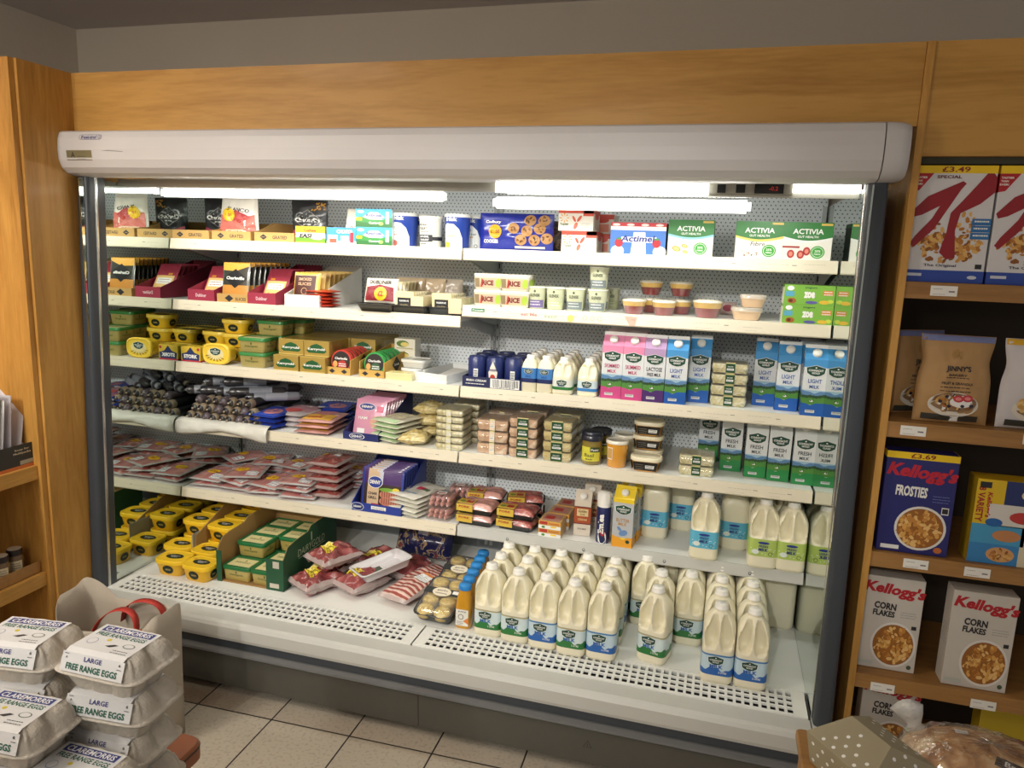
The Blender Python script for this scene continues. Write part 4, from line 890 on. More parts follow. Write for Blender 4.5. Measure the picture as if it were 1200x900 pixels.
bt = btray(.15, .24)
bx = []
for k, (px, Y) in enumerate(((438, .545), (477, .555), (523, .57))):
    xx = xat(px, Y - .12, z); bx.append((xx, Y)); bt.put((xx, Y, z), 0, 'shallow black plastic tray, %s of the three under the cheese wedges' % ('leftmost', 'middle', 'rightmost')[k], 'tray', 'black cheese trays', sc=(1 if k < 2 else 1.12, 1, 1))
def dub(D, w, h): D.text('DUBLINER', 0, h * .8, w * .7, h * .16, ink, 2, .03, 0, .0); D.poly([(-w * .45, .06 * h), (w * .45, .06 * h), (w * .42, h * .6), (0, h * .7), (-w * .42, h * .6)], M('#8a2430', .4), 1); D.ell(w * .05, h * .33, h * .27, h * .27, stick, 4); D.ell(w * .05, h * .33, h * .17, h * .17, M('#e9a61d', .4), 5); D.text('£2', w * .05, h * .33, h * .2, h * .2, red, 6, .03)
dp = pouch('cheese_pack', .13, .095, .018, M('#e9e2d4', .3, coat=.5), (lambda D: (dub(D, .13, .095), D)[1])(DC()), wr=.2, seed=8)
dp.put((bx[0][0], .475, z + .031), 0, 'red and white cheese pack with a round yellow sticker in the left black tray', 'cheese', rx=R(-18))
wd = pouch('cheese_pack', .125, .085, .013, M('#e6d9b4', .25, coat=.7), None, wr=.3, seed=1)
for k in range(5): wd.put((bx[0][0] + .0, .515 + k * .034, z + .030), 0, 'pale cheese wedge pack standing behind the round stickered pack', 'cheese', 'pale cheese packs in the left black tray', rx=R(-20))
def wedge(D, w, h): D.rect(-w * .36, h * .1, w * .36, h * .75, M('#1f2023', .4), 1); D.text('RESERVE', 0, h * .56, w * .5, h * .1, paper, 2, .02); D.text('cheddar', 0, h * .34, w * .44, h * .09, M('#c6b37e', .4), 2, 0)
wg = single('cheese_block', .075, .02, .07, M('#efe2ae', .25, coat=.8), lambda D, w, h: wedge(D, w, h * .9)); wg2 = single('cheese_block', .075, .02, .066, M('#f0e6c2', .25, coat=.8), None)
for j in (1, 2):
    for k in range(7):
        (wg if k == 0 else wg2).put((bx[j][0] + (-.03 if j == 1 else -.03), .485 + k * .024, z + .0305 - .022), 0, ('cheese block with a black label at the front of the %s black tray' % ('middle', 'right')[j - 1]) if k == 0 else 'plain cheese block behind the black labelled one in the %s black tray' % ('middle', 'right')[j - 1], 'cheese', None if k == 0 else 'plain cheese blocks in the %s black tray' % ('middle', 'right')[j - 1])
wf = single('cheese_block', .05, .09, .055, M('#e9d9b0', .25, coat=.8), None)
for j, dx in ((1, .034), (2, .034)): 
    for k in range(2): wf.put((bx[j][0] + dx, .49 + k * .095, z + .0085), 0, 'pale cheese block at the right side of the %s black tray, %s one' % (('middle', 'right')[j - 1], ('front', 'back')[k]), 'cheese')
for k, (px, Y, m_) in enumerate(((482, .72, '#d7c0a0'), (506, .74, '#e0c9ab'), (526, .76, '#cfc2b4'))):
    q = pouch('cheese_pack', .12, .12, .02, M(m_, .25, coat=.7), None, wr=.4, seed=20 + k); putc(q, px, Y, 'beige wrapped cheese piece, %s of the three at the back of the shelf' % ('leftmost', 'middle', 'rightmost')[k], 'cheese', zz=z, dz=0)
# ---------------------------------------------------------------- level two, right
z = Z2
def rice(D, w, h):
    D.rect(-w * .48, h * .16, w * .48, h * .84, M('#c9b79a', .4), 1); D.text('RICE', 0, h * .5, w * .42, h * .36, M('#7a2a2a', .4), 3, .05); D.rect(-w * .46, h * .2, -w * .3, h * .8, M('#8d7a5c', .4), 2); D.ell(w * .38, h * .5, w * .1, h * .32, M('#a9c545', .4), 3); D.poly([(-w * .28, h * .2), (-w * .22, h * .8), (-w * .16, h * .7), (-w * .2, h * .2)], M('#c0443b', .4), 3)
rc = tub('rice_pot_pack', .108, .10, .058, '#e3ddcb', '#ece8dc', taper=.92, r=.012, lidh=.006, over=.001, fr=rice, sd=lambda D, w, h: D.rect(-w * .4, h * .2, w * .4, h * .8, M('#a9c545', .4), 1))
for j, (pl, pr) in enumerate(((556, 586), (587, 617))):
    for k in range(2): putbox(rc, pl, pr, .46, .10, 'rice dessert pot, %s one of the %s stack' % (('lower', 'upper')[k], ('left', 'right')[j]), 'dessert', zz=z, dz=k * .0582)
def yp(c):
    def f(D, r, h): D.rect(-r * 1.0, h * .05, r * 1.0, h * .4, c, 1, 8); D.text('GLENISK', 0, h * .62, r * 1.1, h * .14, M('#4a5540', .4), 2, .02); D.lines(-r * .6, r * .6, h * .3, 2, .01, .003, paper, 2); D.ell(0, h * .8, r * .12, h * .06, M('#5a6a4a', .4), 2, 8)
    return f
yps = [pot('yogurt_pot', .028, .034, .078, '#d6dabc', '#e4e7d8', fr=yp(M(c, .4)), lidh=.004) for c in ('#7a6aa0', '#c9cfa0', '#7f8a8c')]
for k, (px, v) in enumerate(((629, 0), (651, 1), (674, 2), (700, 2))): putc(yps[v], px, .50, 'small green yogurt pot, %s from the left in the front row' % ORD[k], 'yogurt', zz=z)
putc(yps[2], 704, .60, 'small green yogurt pot behind the fourth front pot', 'yogurt', zz=z); putc(yps[1], 716, .585 + .09, 'small green yogurt pot furthest right and back', 'yogurt', zz=z)
putc(yps[1], 640, .60, 'small green yogurt pot behind the gap of the first two', 'yogurt', zz=z); putc(yps[1], 677, .60, 'small green yogurt pot behind the third front pot', 'yogurt', zz=z)
yps[2].put((xat(701, .52, z), .50, z + .0785), 0, 'small green yogurt pot standing on top of another', 'yogurt')
jelly = M('#8d1a22', .15, coat=.9); custard = M('#f0c75e', .3, coat=.5); crm = M('#f4efdf', .4)
def trifle(r, h):
    t = thing('trifle_cup'); b = MB(); b.lathe([(r * .62, .001), (r * .8, h * .45)], jelly, 28, True, False); b.lathe([(r * .8, h * .45), (r * .88, h * .7)], custard, 28, False, False); b.lathe([(r * .88, h * .7), (r * .9, h * .74), (r * .6, h * .82), (0, h * .84)], crm, 28, False, False); b.build('dessert', t)
    c = MB(); c.lathe([(r * .66, 0), (r * .92, h * .74), (r, h * .76), (r, h * .79), (r * .9, h * .82), (r * .8, h * .99), (0, h)], M('#f4f6f4', .05, coat=.6, alpha=.05, var=0), 28, True, False); c.build('cup', t)
    l = MB(); D = DC(); D.rect(-.012, h * .2, .012, h * .98, M('#e9e6dc', .4), 1)
    return t
tf = Proto(trifle(.047, .062))
big = Proto(trifle(.056, .072))
TR_ = [(743, .50, 0, 'in the front row at the left'), (778, .505, 0, 'in the front row beside the left one'), (763, .60, 0, 'behind the two left cups'), (797, .60, 0, 'in the second row right of the middle'), (762, .60, 1, 'stacked on the back row at the left'), (797, .60, 1, 'stacked on the back row at the right')]
for px, Y, s_, lab in TR_: putc(tf, px, Y, 'red and yellow trifle cup %s' % lab, 'dessert', zz=z, dz=s_ * .0625)
putc(big, 829, .512, 'wide trifle bowl with red jelly and yellow custard', 'dessert', zz=z)
bw = tub('dessert_bowl', .098, .09, .042, '#e2c4a2', M('#efe9dc', .1, coat=1, alpha=.5), taper=.82, r=.028, lidh=.01, over=.003)
bw.put((xat(874, .51, z), .515, z), 0, 'beige dessert bowl, lower of the pair', 'dessert'); bw.put((xat(880, .51, z), .515, z + .0425), 0, 'beige dessert bowl, upper of the pair', 'dessert', sc=(.82, .82, 1))
def zoe(D, w, h):
    D.rect(-w / 2, 0, w / 2, h, M('#7db544', .4), 1); D.text('zoe', 0, h * .5, w * .22, h * .34, white, 3, .06); D.ell(-w * .38, h * .82, w * .07, h * .12, paper, 2); D.text('yogurt', w * .02, h * .86, w * .24, h * .1, dgreen, 3); D.rect(w * .26, h * .5, w * .46, h * .75, M('#d8893b', .4), 2); D.lines(w * .28, w * .45, h * .65, 2, .008, .003, paper, 3); D.rect(-w * .47, h * .4, -w * .3, h * .66, M('#5aa7c9', .4), 2)
    D.ell(-w * .34, h * .18, w * .09, h * .14, M('#a55f2c', .4), 3); D.ell(-w * .36, h * .18, w * .04, h * .08, M('#5b2d16', .4), 4); D.ell(w * .05, h * .12, w * .12, h * .08, M('#5c5aa0', .4), 3); D.ell(w * .3, h * .15, w * .1, h * .1, M('#e3b93c', .4), 3); D.ell(w * .42, h * .2, w * .06, h * .1, M('#c9d84e', .4), 3)
zb = single('yogurt_pot_pack', .152, .10, .062, '#8fbf55', zoe, lambda D, d, h: (D.rect(-d / 2, 0, d / 2, h, M('#e7e9d8', .4), 1), D.rect(-d / 2, h * .85, d / 2, h, M('#7db544', .4), 2)))
for k in range(2): putbox(zb, 921, 971, .455, .10, 'green printed yogurt four pack, %s one of the stack' % ('lower', 'upper')[k], 'yogurt', zz=z, dz=k * .0624)
sb = pouch('snack_packet', .06, .045, .012, M('#d9c0be', .3, coat=.5), (lambda D: (D.ell(0, .024, .018, .012, M('#a8475a', .4), 1), D)[1])(DC()), wr=.2)
putc(sb, 853, .70, 'tiny pink packet lying at the back behind the bowls', 'snack', zz=z)
# ---------------------------------------------------------------- level three, left
z = Z3
ymat = '#f0c632'
def blab(D, w, h): D.ell(0, h * .5, w * .21, h * .33, M('#1d2a22', .4), 2, 16); D.text('GOLD', 0, h * .5, w * .2, h * .12, M('#d7c169', .4), 3)
def btop(D, w, d): D.ell(0, 0, w * .34, d * .26, M('#27301f', .4), 2, 20); D.text('CONNACHT', 0, d * .05, w * .38, d * .08, paper, 3, .02); D.text('GOLD', 0, -d * .07, w * .24, d * .07, paper, 3, .02); D.ell(-w * .38, d * .2, w * .05, d * .07, M('#d6963a', .4), 2)
yt = tub('spread_tub', .118, .088, .058, ymat, '#f5d552', taper=.84, r=.03, lidh=.011, fr=blab, sd=blab, tp=btop)
cols_ = [(272, .60, 3, 'in the left stack'), (249, .66, 2, 'in the second row at the mirror'), (300, .70, 2, 'behind the left stack')]
x0 = xat(272, .56, z)
spots = []
for k in range(3): yt.put((xat(273, .56, z), .605, z + k * .0585), R(2 * k), 'yellow oval spread tub, %s of the stack of three' % ('bottom', 'middle', 'top')[k], 'butter')
for j, (dx, dy) in enumerate(((-.118 * 1.02 + .004, .02), (.0, .10), (-.122, .12), (.124, .11))):
    for k in range(2 if j != 3 else 2): yt.put((xat(273, .56, z) + dx, .605 + dy, z + k * .0585), 0, 'yellow spread tub behind the stack of three, %s in its pair' % ('lower', 'upper')[k], 'butter', 'yellow spread tubs in the back rows')
# oval tub standing on its side, label outwards
t = thing('spread_tub'); b = MB(); 
def ov(w, h, y): return [(w / 2 * math.copysign(abs(math.cos(a)) ** .62, math.cos(a)), y, h / 2 + h / 2 * math.copysign(abs(math.sin(a)) ** .62, math.sin(a))) for a in [2 * math.pi * k / 36 for k in range(36)]]
def off(P, dz): return [(x, y, z_ + dz) for x, y, z_ in P]
b.loft([off(ov(.118, .078, -.02), .004), off(ov(.108, .07, .03), .008)], M(ymat, .35)); b.build('tub_body', t)
b = MB(); b.loft([ov(.126, .086, -.02), ov(.126, .086, -.03), off(ov(.12, .08, -.0325), .003), off(ov(.11, .07, -.0325), .008), off(ov(.108, .068, -.031), .009)], M('#f3cf45', .35, coat=.2))
D = DC(); D.ell(0, .043, .04, .024, M('#efe0a0', .4), 1, 20)
for k in range(7): a = R(200 + 20 * k); D.poly([(.022 * math.cos(a), .043 + .016 * math.sin(a)), (.05 * math.cos(a - .07), .043 + .03 * math.sin(a - .07)), (.05 * math.cos(a + .07), .043 + .03 * math.sin(a + .07))], M('#8a6a1c', .4), 2)
shield(D, 0, .053, .05, 4); b.decals(D, front(-.0313)); b.build('lid', t); ot = Proto(t)
ot.put((xat(256, .47, z), .485, z + .001), 0, 'yellow oval spread tub stood on its side, lid facing out, at the shelf edge', 'butter')
def stork(D, w, h):
    D.poly([(-w * .42, h * .1), (w * .42, h * .1), (w * .46, h * .5), (w * .2, h * .62), (0, h * .98), (-w * .2, h * .62), (-w * .46, h * .5)], M('#2a3568', .4), 2); D.text('STORK', 0, h * .36, w * .7, h * .26, white, 4, .05); D.rect(-w / 2, 0, w / 2, h * .1, M('#b5303a', .4), 1); D.ell(w * .4, h * .85, w * .07, h * .1, M('#b5303a', .4), 3)
sk = single('margarine_block', .095, .062, .062, '#d9b93a', stork, lambda D, d, h: (D.rect(-d / 2, 0, d / 2, h * .1, M('#b5303a', .4), 1), D.rect(-d * .3, h * .3, d * .3, h * .7, M('#a9a238', .4), 1)))
putbox(sk, 211, 236, .47, .062, 'yellow margarine block with a blue badge between the mirror and the oval tub', 'butter', zz=z)
gt = lambda: None
def dgf(D, w, h): D.text('Dairygold', 0, h * .5, w * .5, h * .2, M('#5a6a38', .4), 2, .02); D.ell(0, h * .72, .004, .006, M('#5a6a38', .4), 2, 8)
def dgt(D, w, d): D.rect(-w * .46, -d * .42, w * .46, d * .42, M('#d8cf98', .4), 1); D.text('DAIRYGOLD', 0, 0, w * .6, d * .16, M('#4f6a35', .4), 2, .02); D.ell(w * .05, d * .2, .003, .008, M('#4f6a35', .4), 2, 8)
gr = tub('spread_tub', .12, .092, .060, '#b3a464', '#3a8244', taper=.92, r=.012, lidh=.010, fr=dgf, sd=dgf, tp=dgt)
gr2 = tub('spread_tub', .12, .092, .060, '#b3a15c', '#1f6a3a', taper=.92, r=.012, lidh=.010, fr=dgf, sd=dgf, tp=dgt)
gx = xat(295, .46, z)
for k in range(2): gr.put((gx, .505, z + k * .0605), 0, 'cream tub with a green lid at the front, %s of the pair' % ('lower', 'upper')[k], 'butter')
for k in range(3): gr.put((gx + .02, .605, z + k * .0605), 0, 'cream tub with a green lid in the second row, %s of three' % ('bottom', 'middle', 'top')[k], 'butter')
for k in range(3): gr.put((gx + .06, .705, z + k * .0605), 0, 'cream tub with a green lid in the third row, %s of three' % ('bottom', 'middle', 'top')[k], 'butter')
# Kerrygold butter
def kg(D, w, h): D.poly([(-w * .4, h * .35), (-w * .2, h * .7), (0, h * .82), (w * .2, h * .7), (w * .4, h * .35), (w * .3, h * .22), (-w * .3, h * .22)], M('#1d5a34', .4), 1); D.text('Kerrygold', 0, h * .45, w * .66, h * .2, white, 3, .03); D.rect(-w * .48, .001, w * .48, h * .06, M('#d8c074', .35), 1)
kgm = M('#b39a50', .3, metal=.25, coat=.3)
kb = single('butter_block', .112, .075, .062, kgm, kg, lambda D, d, h: (D.text('KG', 0, h * .5, d * .3, h * .3, M('#7b8a4a', .4), 1, .02)), lambda D, w, d: D.lines(-w * .4, w * .4, d * .2, 4, -d * .15, .002, M('#a58c45', .4), 1))
kb3 = kb
a_, _w = fit(317, 352, .455, z); 
kx = [xat(335, .455, z), xat(366, .455, z)]; kx[1] = max(kx[1], kx[0] + .1128)
for r_ in range(2):
    for c_ in range(2): kb.put((kx[c_], .455 + .0375 + r_ * .0765, z), 0, 'gold foil butter block in the bottom layer, %s row, %s' % (('front', 'second')[r_], ('left', 'right')[c_]), 'butter')
tx0 = xat(342, .49, z + .06)
for r_ in range(5):
    for c_ in range(2 if r_ < 2 else 3):
        kb.put((tx0 + .004 + c_ * .1135 + (0 if r_ < 2 else .01), .478 + .0375 + r_ * .0765, z + .0624), 0, 'gold foil butter block in the top layer, %s row from the front, %s' % (ORD[r_], ('left', 'middle', 'right')[c_] if r_ > 1 else ('left', 'right')[c_]), 'butter')
for r_ in range(2, 5):
    for c_ in range(3): kb.put((tx0 + .014 + c_ * .1135, .478 + .0375 + r_ * .0765, z), 0, 'gold foil butter block in the hidden lower back rows', 'butter', 'gold butter blocks in the lower back rows')
# round cheese boxes standing in kraft trays
def rnd(c, c2, r=.046):
    t = thing('cheese_round'); b = MB(); b.X = Matrix.Translation((0, 0, r)) @ Matrix.Rotation(R(90), 4, 'X'); b.lathe([(r - .002, -.012), (r, -.010), (r, .010), (r - .002, .012)], M(c, .35, coat=.3), 36)
    b.build('box_rim', t); b = MB(); D = DC(); D.ell(0, r, r * .86, r * .86, M('#241f1f', .4), 1, 36); D.text('Charleville', 0, r * 1.25, r * 1.2, r * .2, paper, 3, .03); D.ell(r * .12, r * .7, r * .45, r * .4, M(c2, .4), 2, 20); D.ell(-r * .55, r * .75, r * .22, r * .28, M('#d9a35a', .4), 3, 14); D.lines(-r * .2, r * .5, r * .75, 2, .008, .004, paper, 3); b.decals(D, front(-.0122)); b.build('label', t); return Proto(t)
rr1 = rnd('#c33a30', '#b0302c'); rr2 = rnd('#2f9a4a', '#2e5a3a')
kt1 = tray('display_tray', .108, .26, .028, .10, M('#c9a253', .7), lambda D, w, h: [D.poly([(s_ * w * .25 + a * .014, h * .45 + c * .009) for a, c in ((-1, 0), (0, -1), (1, 0), (0, 1))], ink, 1) for s_ in (-1, 1)], lambda D, d, h: (D.poly([(-d * .1 + a * .035, h * .42 + c * .032) for a, c in ((-1, 0), (0, -1), (1, 0), (0, 1))], ink, 1), D.text('Charleville', -d * .1, h * .42, .042, .01, paper, 2, .03), D.text('CHEESE', d * .22, h * .5, .05, .016, ink, 1, .02)), slope='high')
for j, (px, rp_, nm) in enumerate(((398, rr1, 'red'), (437, rr2, 'green'))):
    xx = xat(px, .47, z); kt1.put((xx, .47 + .13, z), R(-3), 'kraft card tray holding the round %s cheese boxes' % nm, 'tray')
    for k in range(6): rp_.put((xx + .001 * k, .490 + k * .033, z + .0035), R(-3), 'round %s rimmed cheese box, %s from the front of its tray' % (nm, ORD[k]), 'cheese', rx=R(-6))
# small items to the right
def soft(D, w, h): D.ell(-w * .1, h * .55, w * .3, h * .3, M('#5a7a3a', .4), 1); D.ell(w * .0, h * .5, w * .2, h * .2, M('#e4d27a', .4), 2); D.rect(-w * .4, h * .1, w * .4, h * .2, M('#b9b07a', .4), 2)
for k in range(3): 
    if k == 0: sf_ = single('soft_cheese_box', .09, .06, .045, '#e8e4d2', soft)
    sf_.put((xat(474, .64, z), .67, z + k * .0453), 0, 'small cream box with a green picture, %s of three behind the kraft tray' % ('bottom', 'middle', 'top')[k], 'box')
sc1 = tub('cream_cheese_tub', .10, .08, .034, '#dfe0da', M('#eceee9', .2, coat=.7), taper=.9, r=.012, lidh=.008, tp=lambda D, w, d: D.rect(-w * .35, -d * .25, w * .3, d * .25, M('#d9dcd5', .4), 1))
for k in range(2): sc1.put((xat(488, .58, z), .585, z + k * .0345), R(-5), 'white soft cheese tub, %s of the pair' % ('lower', 'upper')[k], 'cheese')
bb = single('butter_block', .105, .055, .028, M('#ecdfa6', .3, coat=.7), None, None, lambda D, w, d: D.rect(-w * .4, -d * .3, w * .3, d * .3, M('#e6d68e', .4), 1)); bb.put((xat(469, .475, z), .482, z), R(4), 'pale yellow butter block lying at the shelf edge', 'butter')
wt = tray('white_card_tray', .15, .26, .034, .036, M('#e2e4e3', .6), None); wt.put((xat(511, .48, z) + .01, .60, z), R(-14), 'shallow open white card tray beside the can pack', 'tray')
fl = pouch('napkin_sheet', .10, .16, .004, M('#f1f1ee', .7), None, wr=.5); fl.put((xat(511, .48, z) + .015, .52, z + .009), R(-10), 'crumpled white wrapper lying inside the white card tray', 'wrapper', rx=R(-84))
# ---------------------------------------------------------------- level three, right
kn = M('#27336b', .35, coat=.2)
def tfr(D, w, h): D.rect(-w * .02, h * .08, w * .47, h * .94, paper, 1); g = random.Random(3); [D.rect(w * (.02 + k * .021), h * .22, w * (.02 + k * .021 + g.uniform(.004, .014)), h * .88, ink, 2) for k in range(21)]; D.lines(w * .03, w * .42, h * .14, 1, .003, .002, ink, 2); D.text('IRISH CREAM', -w * .26, h * .66, w * .34, h * .2, paper, 2, .03); D.lines(-w * .44, -w * .1, h * .3, 1, .004, .003, paper, 2)
ct = tray('can_tray', .225, .27, .04, .04, M('#1b2350', .5), tfr); cx_, _ = fit(541, 611, .45, z)
ct.put((cx_, .45 + .135, z), 0, 'dark blue card tray with a printed barcode holding cans', 'tray')
def avn(D, r, h): D.poly([(-r * .55, h * .5), (-r * .3, h * .68), (0, h * .88), (r * .3, h * .68), (r * .55, h * .5), (r * .4, h * .2), (-r * .4, h * .2)], M('#efe7da', .4), 1); D.text('Avonmore', 0, h * .6, r * .9, h * .12, M('#27336b', .4), 2, .03); D.ell(0, h * .34, r * .3, h * .1, M('#c23f30', .4), 2)
def bar(D, r, h): D.rect(-r * .1, h * .15, r * .4, h * .6, paper, 1, 4); D.lines(-r * .05, r * .36, h * .5, 5, .008, .004, ink, 2)
ca = pot('cream_can', .0335, .0335, .108, kn, fr=avn, prof=[(.029, .0), (.0335, .005), (.0335, .098), (.029, .106), (.029, .108)]); cb_ = pot('cream_can', .0335, .0335, .108, kn, fr=bar, prof=[(.029, 0), (.0335, .005), (.0335, .098), (.029, .106), (.029, .108)])
for r_ in range(3):
    for c_ in range(3):
        (ca if c_ == 1 else cb_).put((cx_ + (c_ - 1) * .0705, .45 + .045 + r_ * .078, z + .0035), 0, 'navy blue can in the card tray, %s row, %s' % (('front', 'middle', 'back')[r_], ('left', 'centre', 'right')[c_]), 'can')
silver = M('#b8bcc6', .3, metal=.6)
# half litre cartons without handle
def smallb(name, lab, handle):
    milk = M('#f3edd2', .38, sss=.2, var=.02); t = thing(name); w = .058; H = .132
    b = MB(); rs = []
    for zr, k in ((0, .9), (.03, 1), (.55, 1), (.66, .97), (.78, .82), (.88, .6)):
        rs.append(superring(w / 2 * k, w / 2 * k, zr * H, 5.5, 48))
    if handle:
        rs = []
        for i in range(30):
            zr = i / 29 * .9; k = .9 + .1 * sm(zr / .03) if zr < .5 else 1 - .55 * max(0, (zr - .5) / .4) ** 2
            P = []
            for x, y, zz in superring(.036 * k, .032 * k, zr * H, 4.5, 60):
                if y < 0 and .45 < zr < .88:
                    q = (abs(abs(x) - .015) / .012) ** 2.5 + (abs(zr - .67) / .17) ** 3
                    if q < 1: y += .012 * (1 - q) ** .5
                P.append((x, y, zz))
            rs.append(P)
    b.loft(rs, milk); b.build('bottle_body', t)
    c = MB(); c.lathe([(.015, .86 * H), (.015, .98 * H), (.013, H), (0, H)], cap_w, 20, False, False); c.build('screw_cap', t)
    l = MB(); hw = (.036 if handle else w / 2) + .0006; hd = (.032 if handle else w / 2) + .0006; z0, z1 = (.14 * H, .42 * H) if handle else (.26 * H, .66 * H)
    ee = 4.5 if handle else 5.5
    bc, sc_ = {'navy': ('#3f7fc4', '#1e2a5e'), 'green': ('#e6ebe2', '#2f7a3c'), 'blue': ('#d3e6ee', '#3a86c8')}[lab]
    l.loft([superring(hw, hd, z0, ee, 48), superring(hw, hd, z1, ee, 48)], M(bc, .4), False, False); l.loft([superring(hw + .0003, hd + .0003, z0, ee, 48), superring(hw + .0003, hd + .0003, z0 + (z1 - z0) * .28, ee, 48)], M(sc_, .4), False, False)
    D = DC(); shield(D, 0, z1 - .012, hw * 1.0, 4); D.text('MILK', 0, z0 + (z1 - z0) * .42, hw * .7, .006, M('#2a4a9a', .4), 4, .03)
    l.decals(D, lambda u, v, q: (u, -(hd + .0005 + EPS * q) * max(0, 1 - abs(u / (hw + .001)) ** ee) ** (1 / ee), v)); l.build('label', t); return Proto(t)
sn = smallb('milk_bottle', 'navy', False); sg = smallb('milk_bottle', 'green', True); sbl = smallb('milk_bottle', 'blue', True)
xa = [xat(619, .46, z), xat(636, .46, z)]; xa[1] = max(xa[1], xa[0] + .0585)
for r_ in range(4):
    for c_ in range(2): sn.put((xa[c_], .482 + r_ * .066, z), 0, 'small square milk bottle, %s row, %s of two' % (('front', 'second', 'third', 'fourth')[r_], ('left', 'right')[c_]), 'milk')
xg = [max(xat(658, .46, z), xa[1] + .066), xat(687, .46, z)]; xg[1] = max(xg[1], xg[0] + .076)
for r_ in range(4):
    for c_ in range(2): (sg if c_ == 0 else sbl).put((xg[c_], (.478 if c_ == 0 else .488) + r_ * .07, z), 0, 'small handled milk bottle with a %s label, %s row' % (('green', 'light blue')[c_], ('front', 'second', 'third', 'fourth')[r_]), 'milk')
mx_ = max(xg[1] + .074, 0)
# one litre cartons
pinkc = carton('milk_carton', '#e68fb4', '#c94a86', ('SKIMMED', 'MILK'), M('#c4456f', .4)); purc = carton('milk_carton', '#b99ac4', '#4c2a6e', ('LACTOSE', 'FREE MILK'), M('#2c2c38', .4)); bluc = carton('milk_carton', '#4a9ad8', '#1f5cb0', ('LIGHT', 'MILK'), M('#2a5aa8', .4))
grc = carton('milk_carton', '#e3e7e8', '#2a8a4a', ('FRESH', 'MILK'), M('#2d3536', .4), H=.222)
row = [(pinkc, 716, .50, 'pink skimmed milk carton, left one'), (pinkc, 739, .495, 'pink skimmed milk carton, right one'), (purc, 765, .487, 'purple lactose free milk carton'), (bluc, 791, .487, 'light blue milk carton right of the purple carton, front one'), (bluc, 818, .56, 'light blue milk carton set back beside the salad stack')]
lastx = None
for pr, px, Y, lab in row:
    xx = xat(px, Y - .035, z + .05)
    if lastx is not None and Y < .53: xx = max(xx, lastx + .0735)
    lastx = xx; pr.put((xx, Y, z), 0, lab, 'milk')
rowx = lastx
for k, (px, Y) in enumerate(((895, .60), (922, .545), (953, .49))): bluc.put((xat(px, Y - .035, z + .05), Y, z), R(-2), 'light blue milk carton at the right mirror, %s of three' % ('leftmost', 'middle', 'rightmost')[k], 'milk')
for k in range(3):
    bluc.put((xat(953, .455, z + .05) - .003 + .002 * k, .49 + .08 * (k + 1), z), 0, 'light blue milk carton behind the rightmost front carton', 'milk', 'light blue milk cartons in the right back row')
for k in range(2): 
    pinkc.put((xat(716, .465, z + .05), .58 + .08 * k, z), 0, 'pink skimmed milk carton behind the left pink carton', 'milk', 'pink milk cartons in the left back row'); pinkc.put((xat(739, .46, z + .05), .58 + .08 * k, z), 0, 'pink skimmed milk carton behind the right pink carton', 'milk', 'pink milk cartons in the right back row')
sp_ = saladpack('salad_pack', .125, .10, .038, slaw)
for k in range(4): sp_.put((xat(853, .485, z + .04) + (-.001) ** 1 * (k % 2), .545, z + k * .0382), R(2), 'clear salad pack with a dark label, %s of the stack of four' % ('bottom', 'second', 'third', 'top')[k], 'salad')
# ---------------------------------------------------------------- level four
z = Z4
SILK = []
def roll(name, r, L, wrap, endc, lab=None, seed=0):
    t = thing(name); g = random.Random(seed); b = MB(); b.X = Matrix.Translation((0, 0, r)) @ Matrix.Rotation(R(-90), 4, 'X')
    b.X = Matrix.Translation((0, 0, r)) @ Matrix.Rotation(R(-90), 4, 'X') @ Matrix.Translation((0, 0, -L / 2))
    b.lathe([(r * .25, -.006), (r * .3, 0), (r * .75, .004), (r, .014), (r * 1.0, L * .4), (r * .97, L - .014), (r * .7, L - .003), (r * .3, L), (r * .25, L + .006)], wrap, 18); b.build('wrapped_roll', t)
    c = MB(); c.X = b.X; c.lathe([(r * .78, .0028), (r * 1.012, .0125), (r * 1.015, .03)], endc, 18, False, False); c.lathe([(.0, -.012), (r * .2, -.012), (r * .18, -.004), (r * .32, .0)], endc, 10, False, False); c.build('tied_end', t)
    if lab:
        c = MB(); c.X = b.X; c.lathe([(r * 1.02, L * .35), (r * 1.02, L * .75)], lab, 18, False, False); c.build('label', t)
    return Proto(t)
bks = M('#2b2b2f', .3, coat=.6, bump=.4, bscale=40); gys = M('#8d939e', .3, coat=.6, bump=.4, bscale=40); bgs = M('#9a8b76', .35, coat=.5, bump=.5, bscale=50); prs = M('#665c62', .3, coat=.6, bump=.5, bscale=50); rds = M('#a85f5c', .35, coat=.4)
RV = [(roll('pudding_roll', .0195, .23, bks, bgs), 'black roll with a pale end'), (roll('pudding_roll', .0195, .23, prs, prs), 'purplish black roll'), (roll('pudding_roll', .0195, .23, bks, bks, gys), 'black roll with a silver label'), (roll('pudding_roll', .019, .22, gys, bks, M('#a3a9b4', .3, coat=.5)), 'silver grey roll with a black end'), (roll('pudding_roll', .0195, .22, bks, bks, rds), 'black roll with a red label'), (roll('pudding_roll', .0195, .22, bks, bks, M('#8a8f4a', .4)), 'black roll with an olive label')]
g = random.Random(11)
xl = .022; dR = .0395
for layer in range(3):
    n = 9 - layer
    for k in range(n):
        X = xl + .02 + (k + layer * .5) * dR * 1.0
        v = RV[[0, 0, 1, 0, 0, 0, 1, 0, 0, 1, 0][(k + layer * 3) % 11]]
        v[0].put((X, YF + .125 + .006 * g.random() + layer * .008, z + .004 + layer * .0345), R(g.uniform(-3, 3)), v[1] + ' in the %s layer of the pile' % ('bottom', 'second', 'third', 'top')[layer], 'pudding roll', v[1] + 's, %s layer of the roll pile' % ('bottom', 'second', 'third', 'top')[layer])
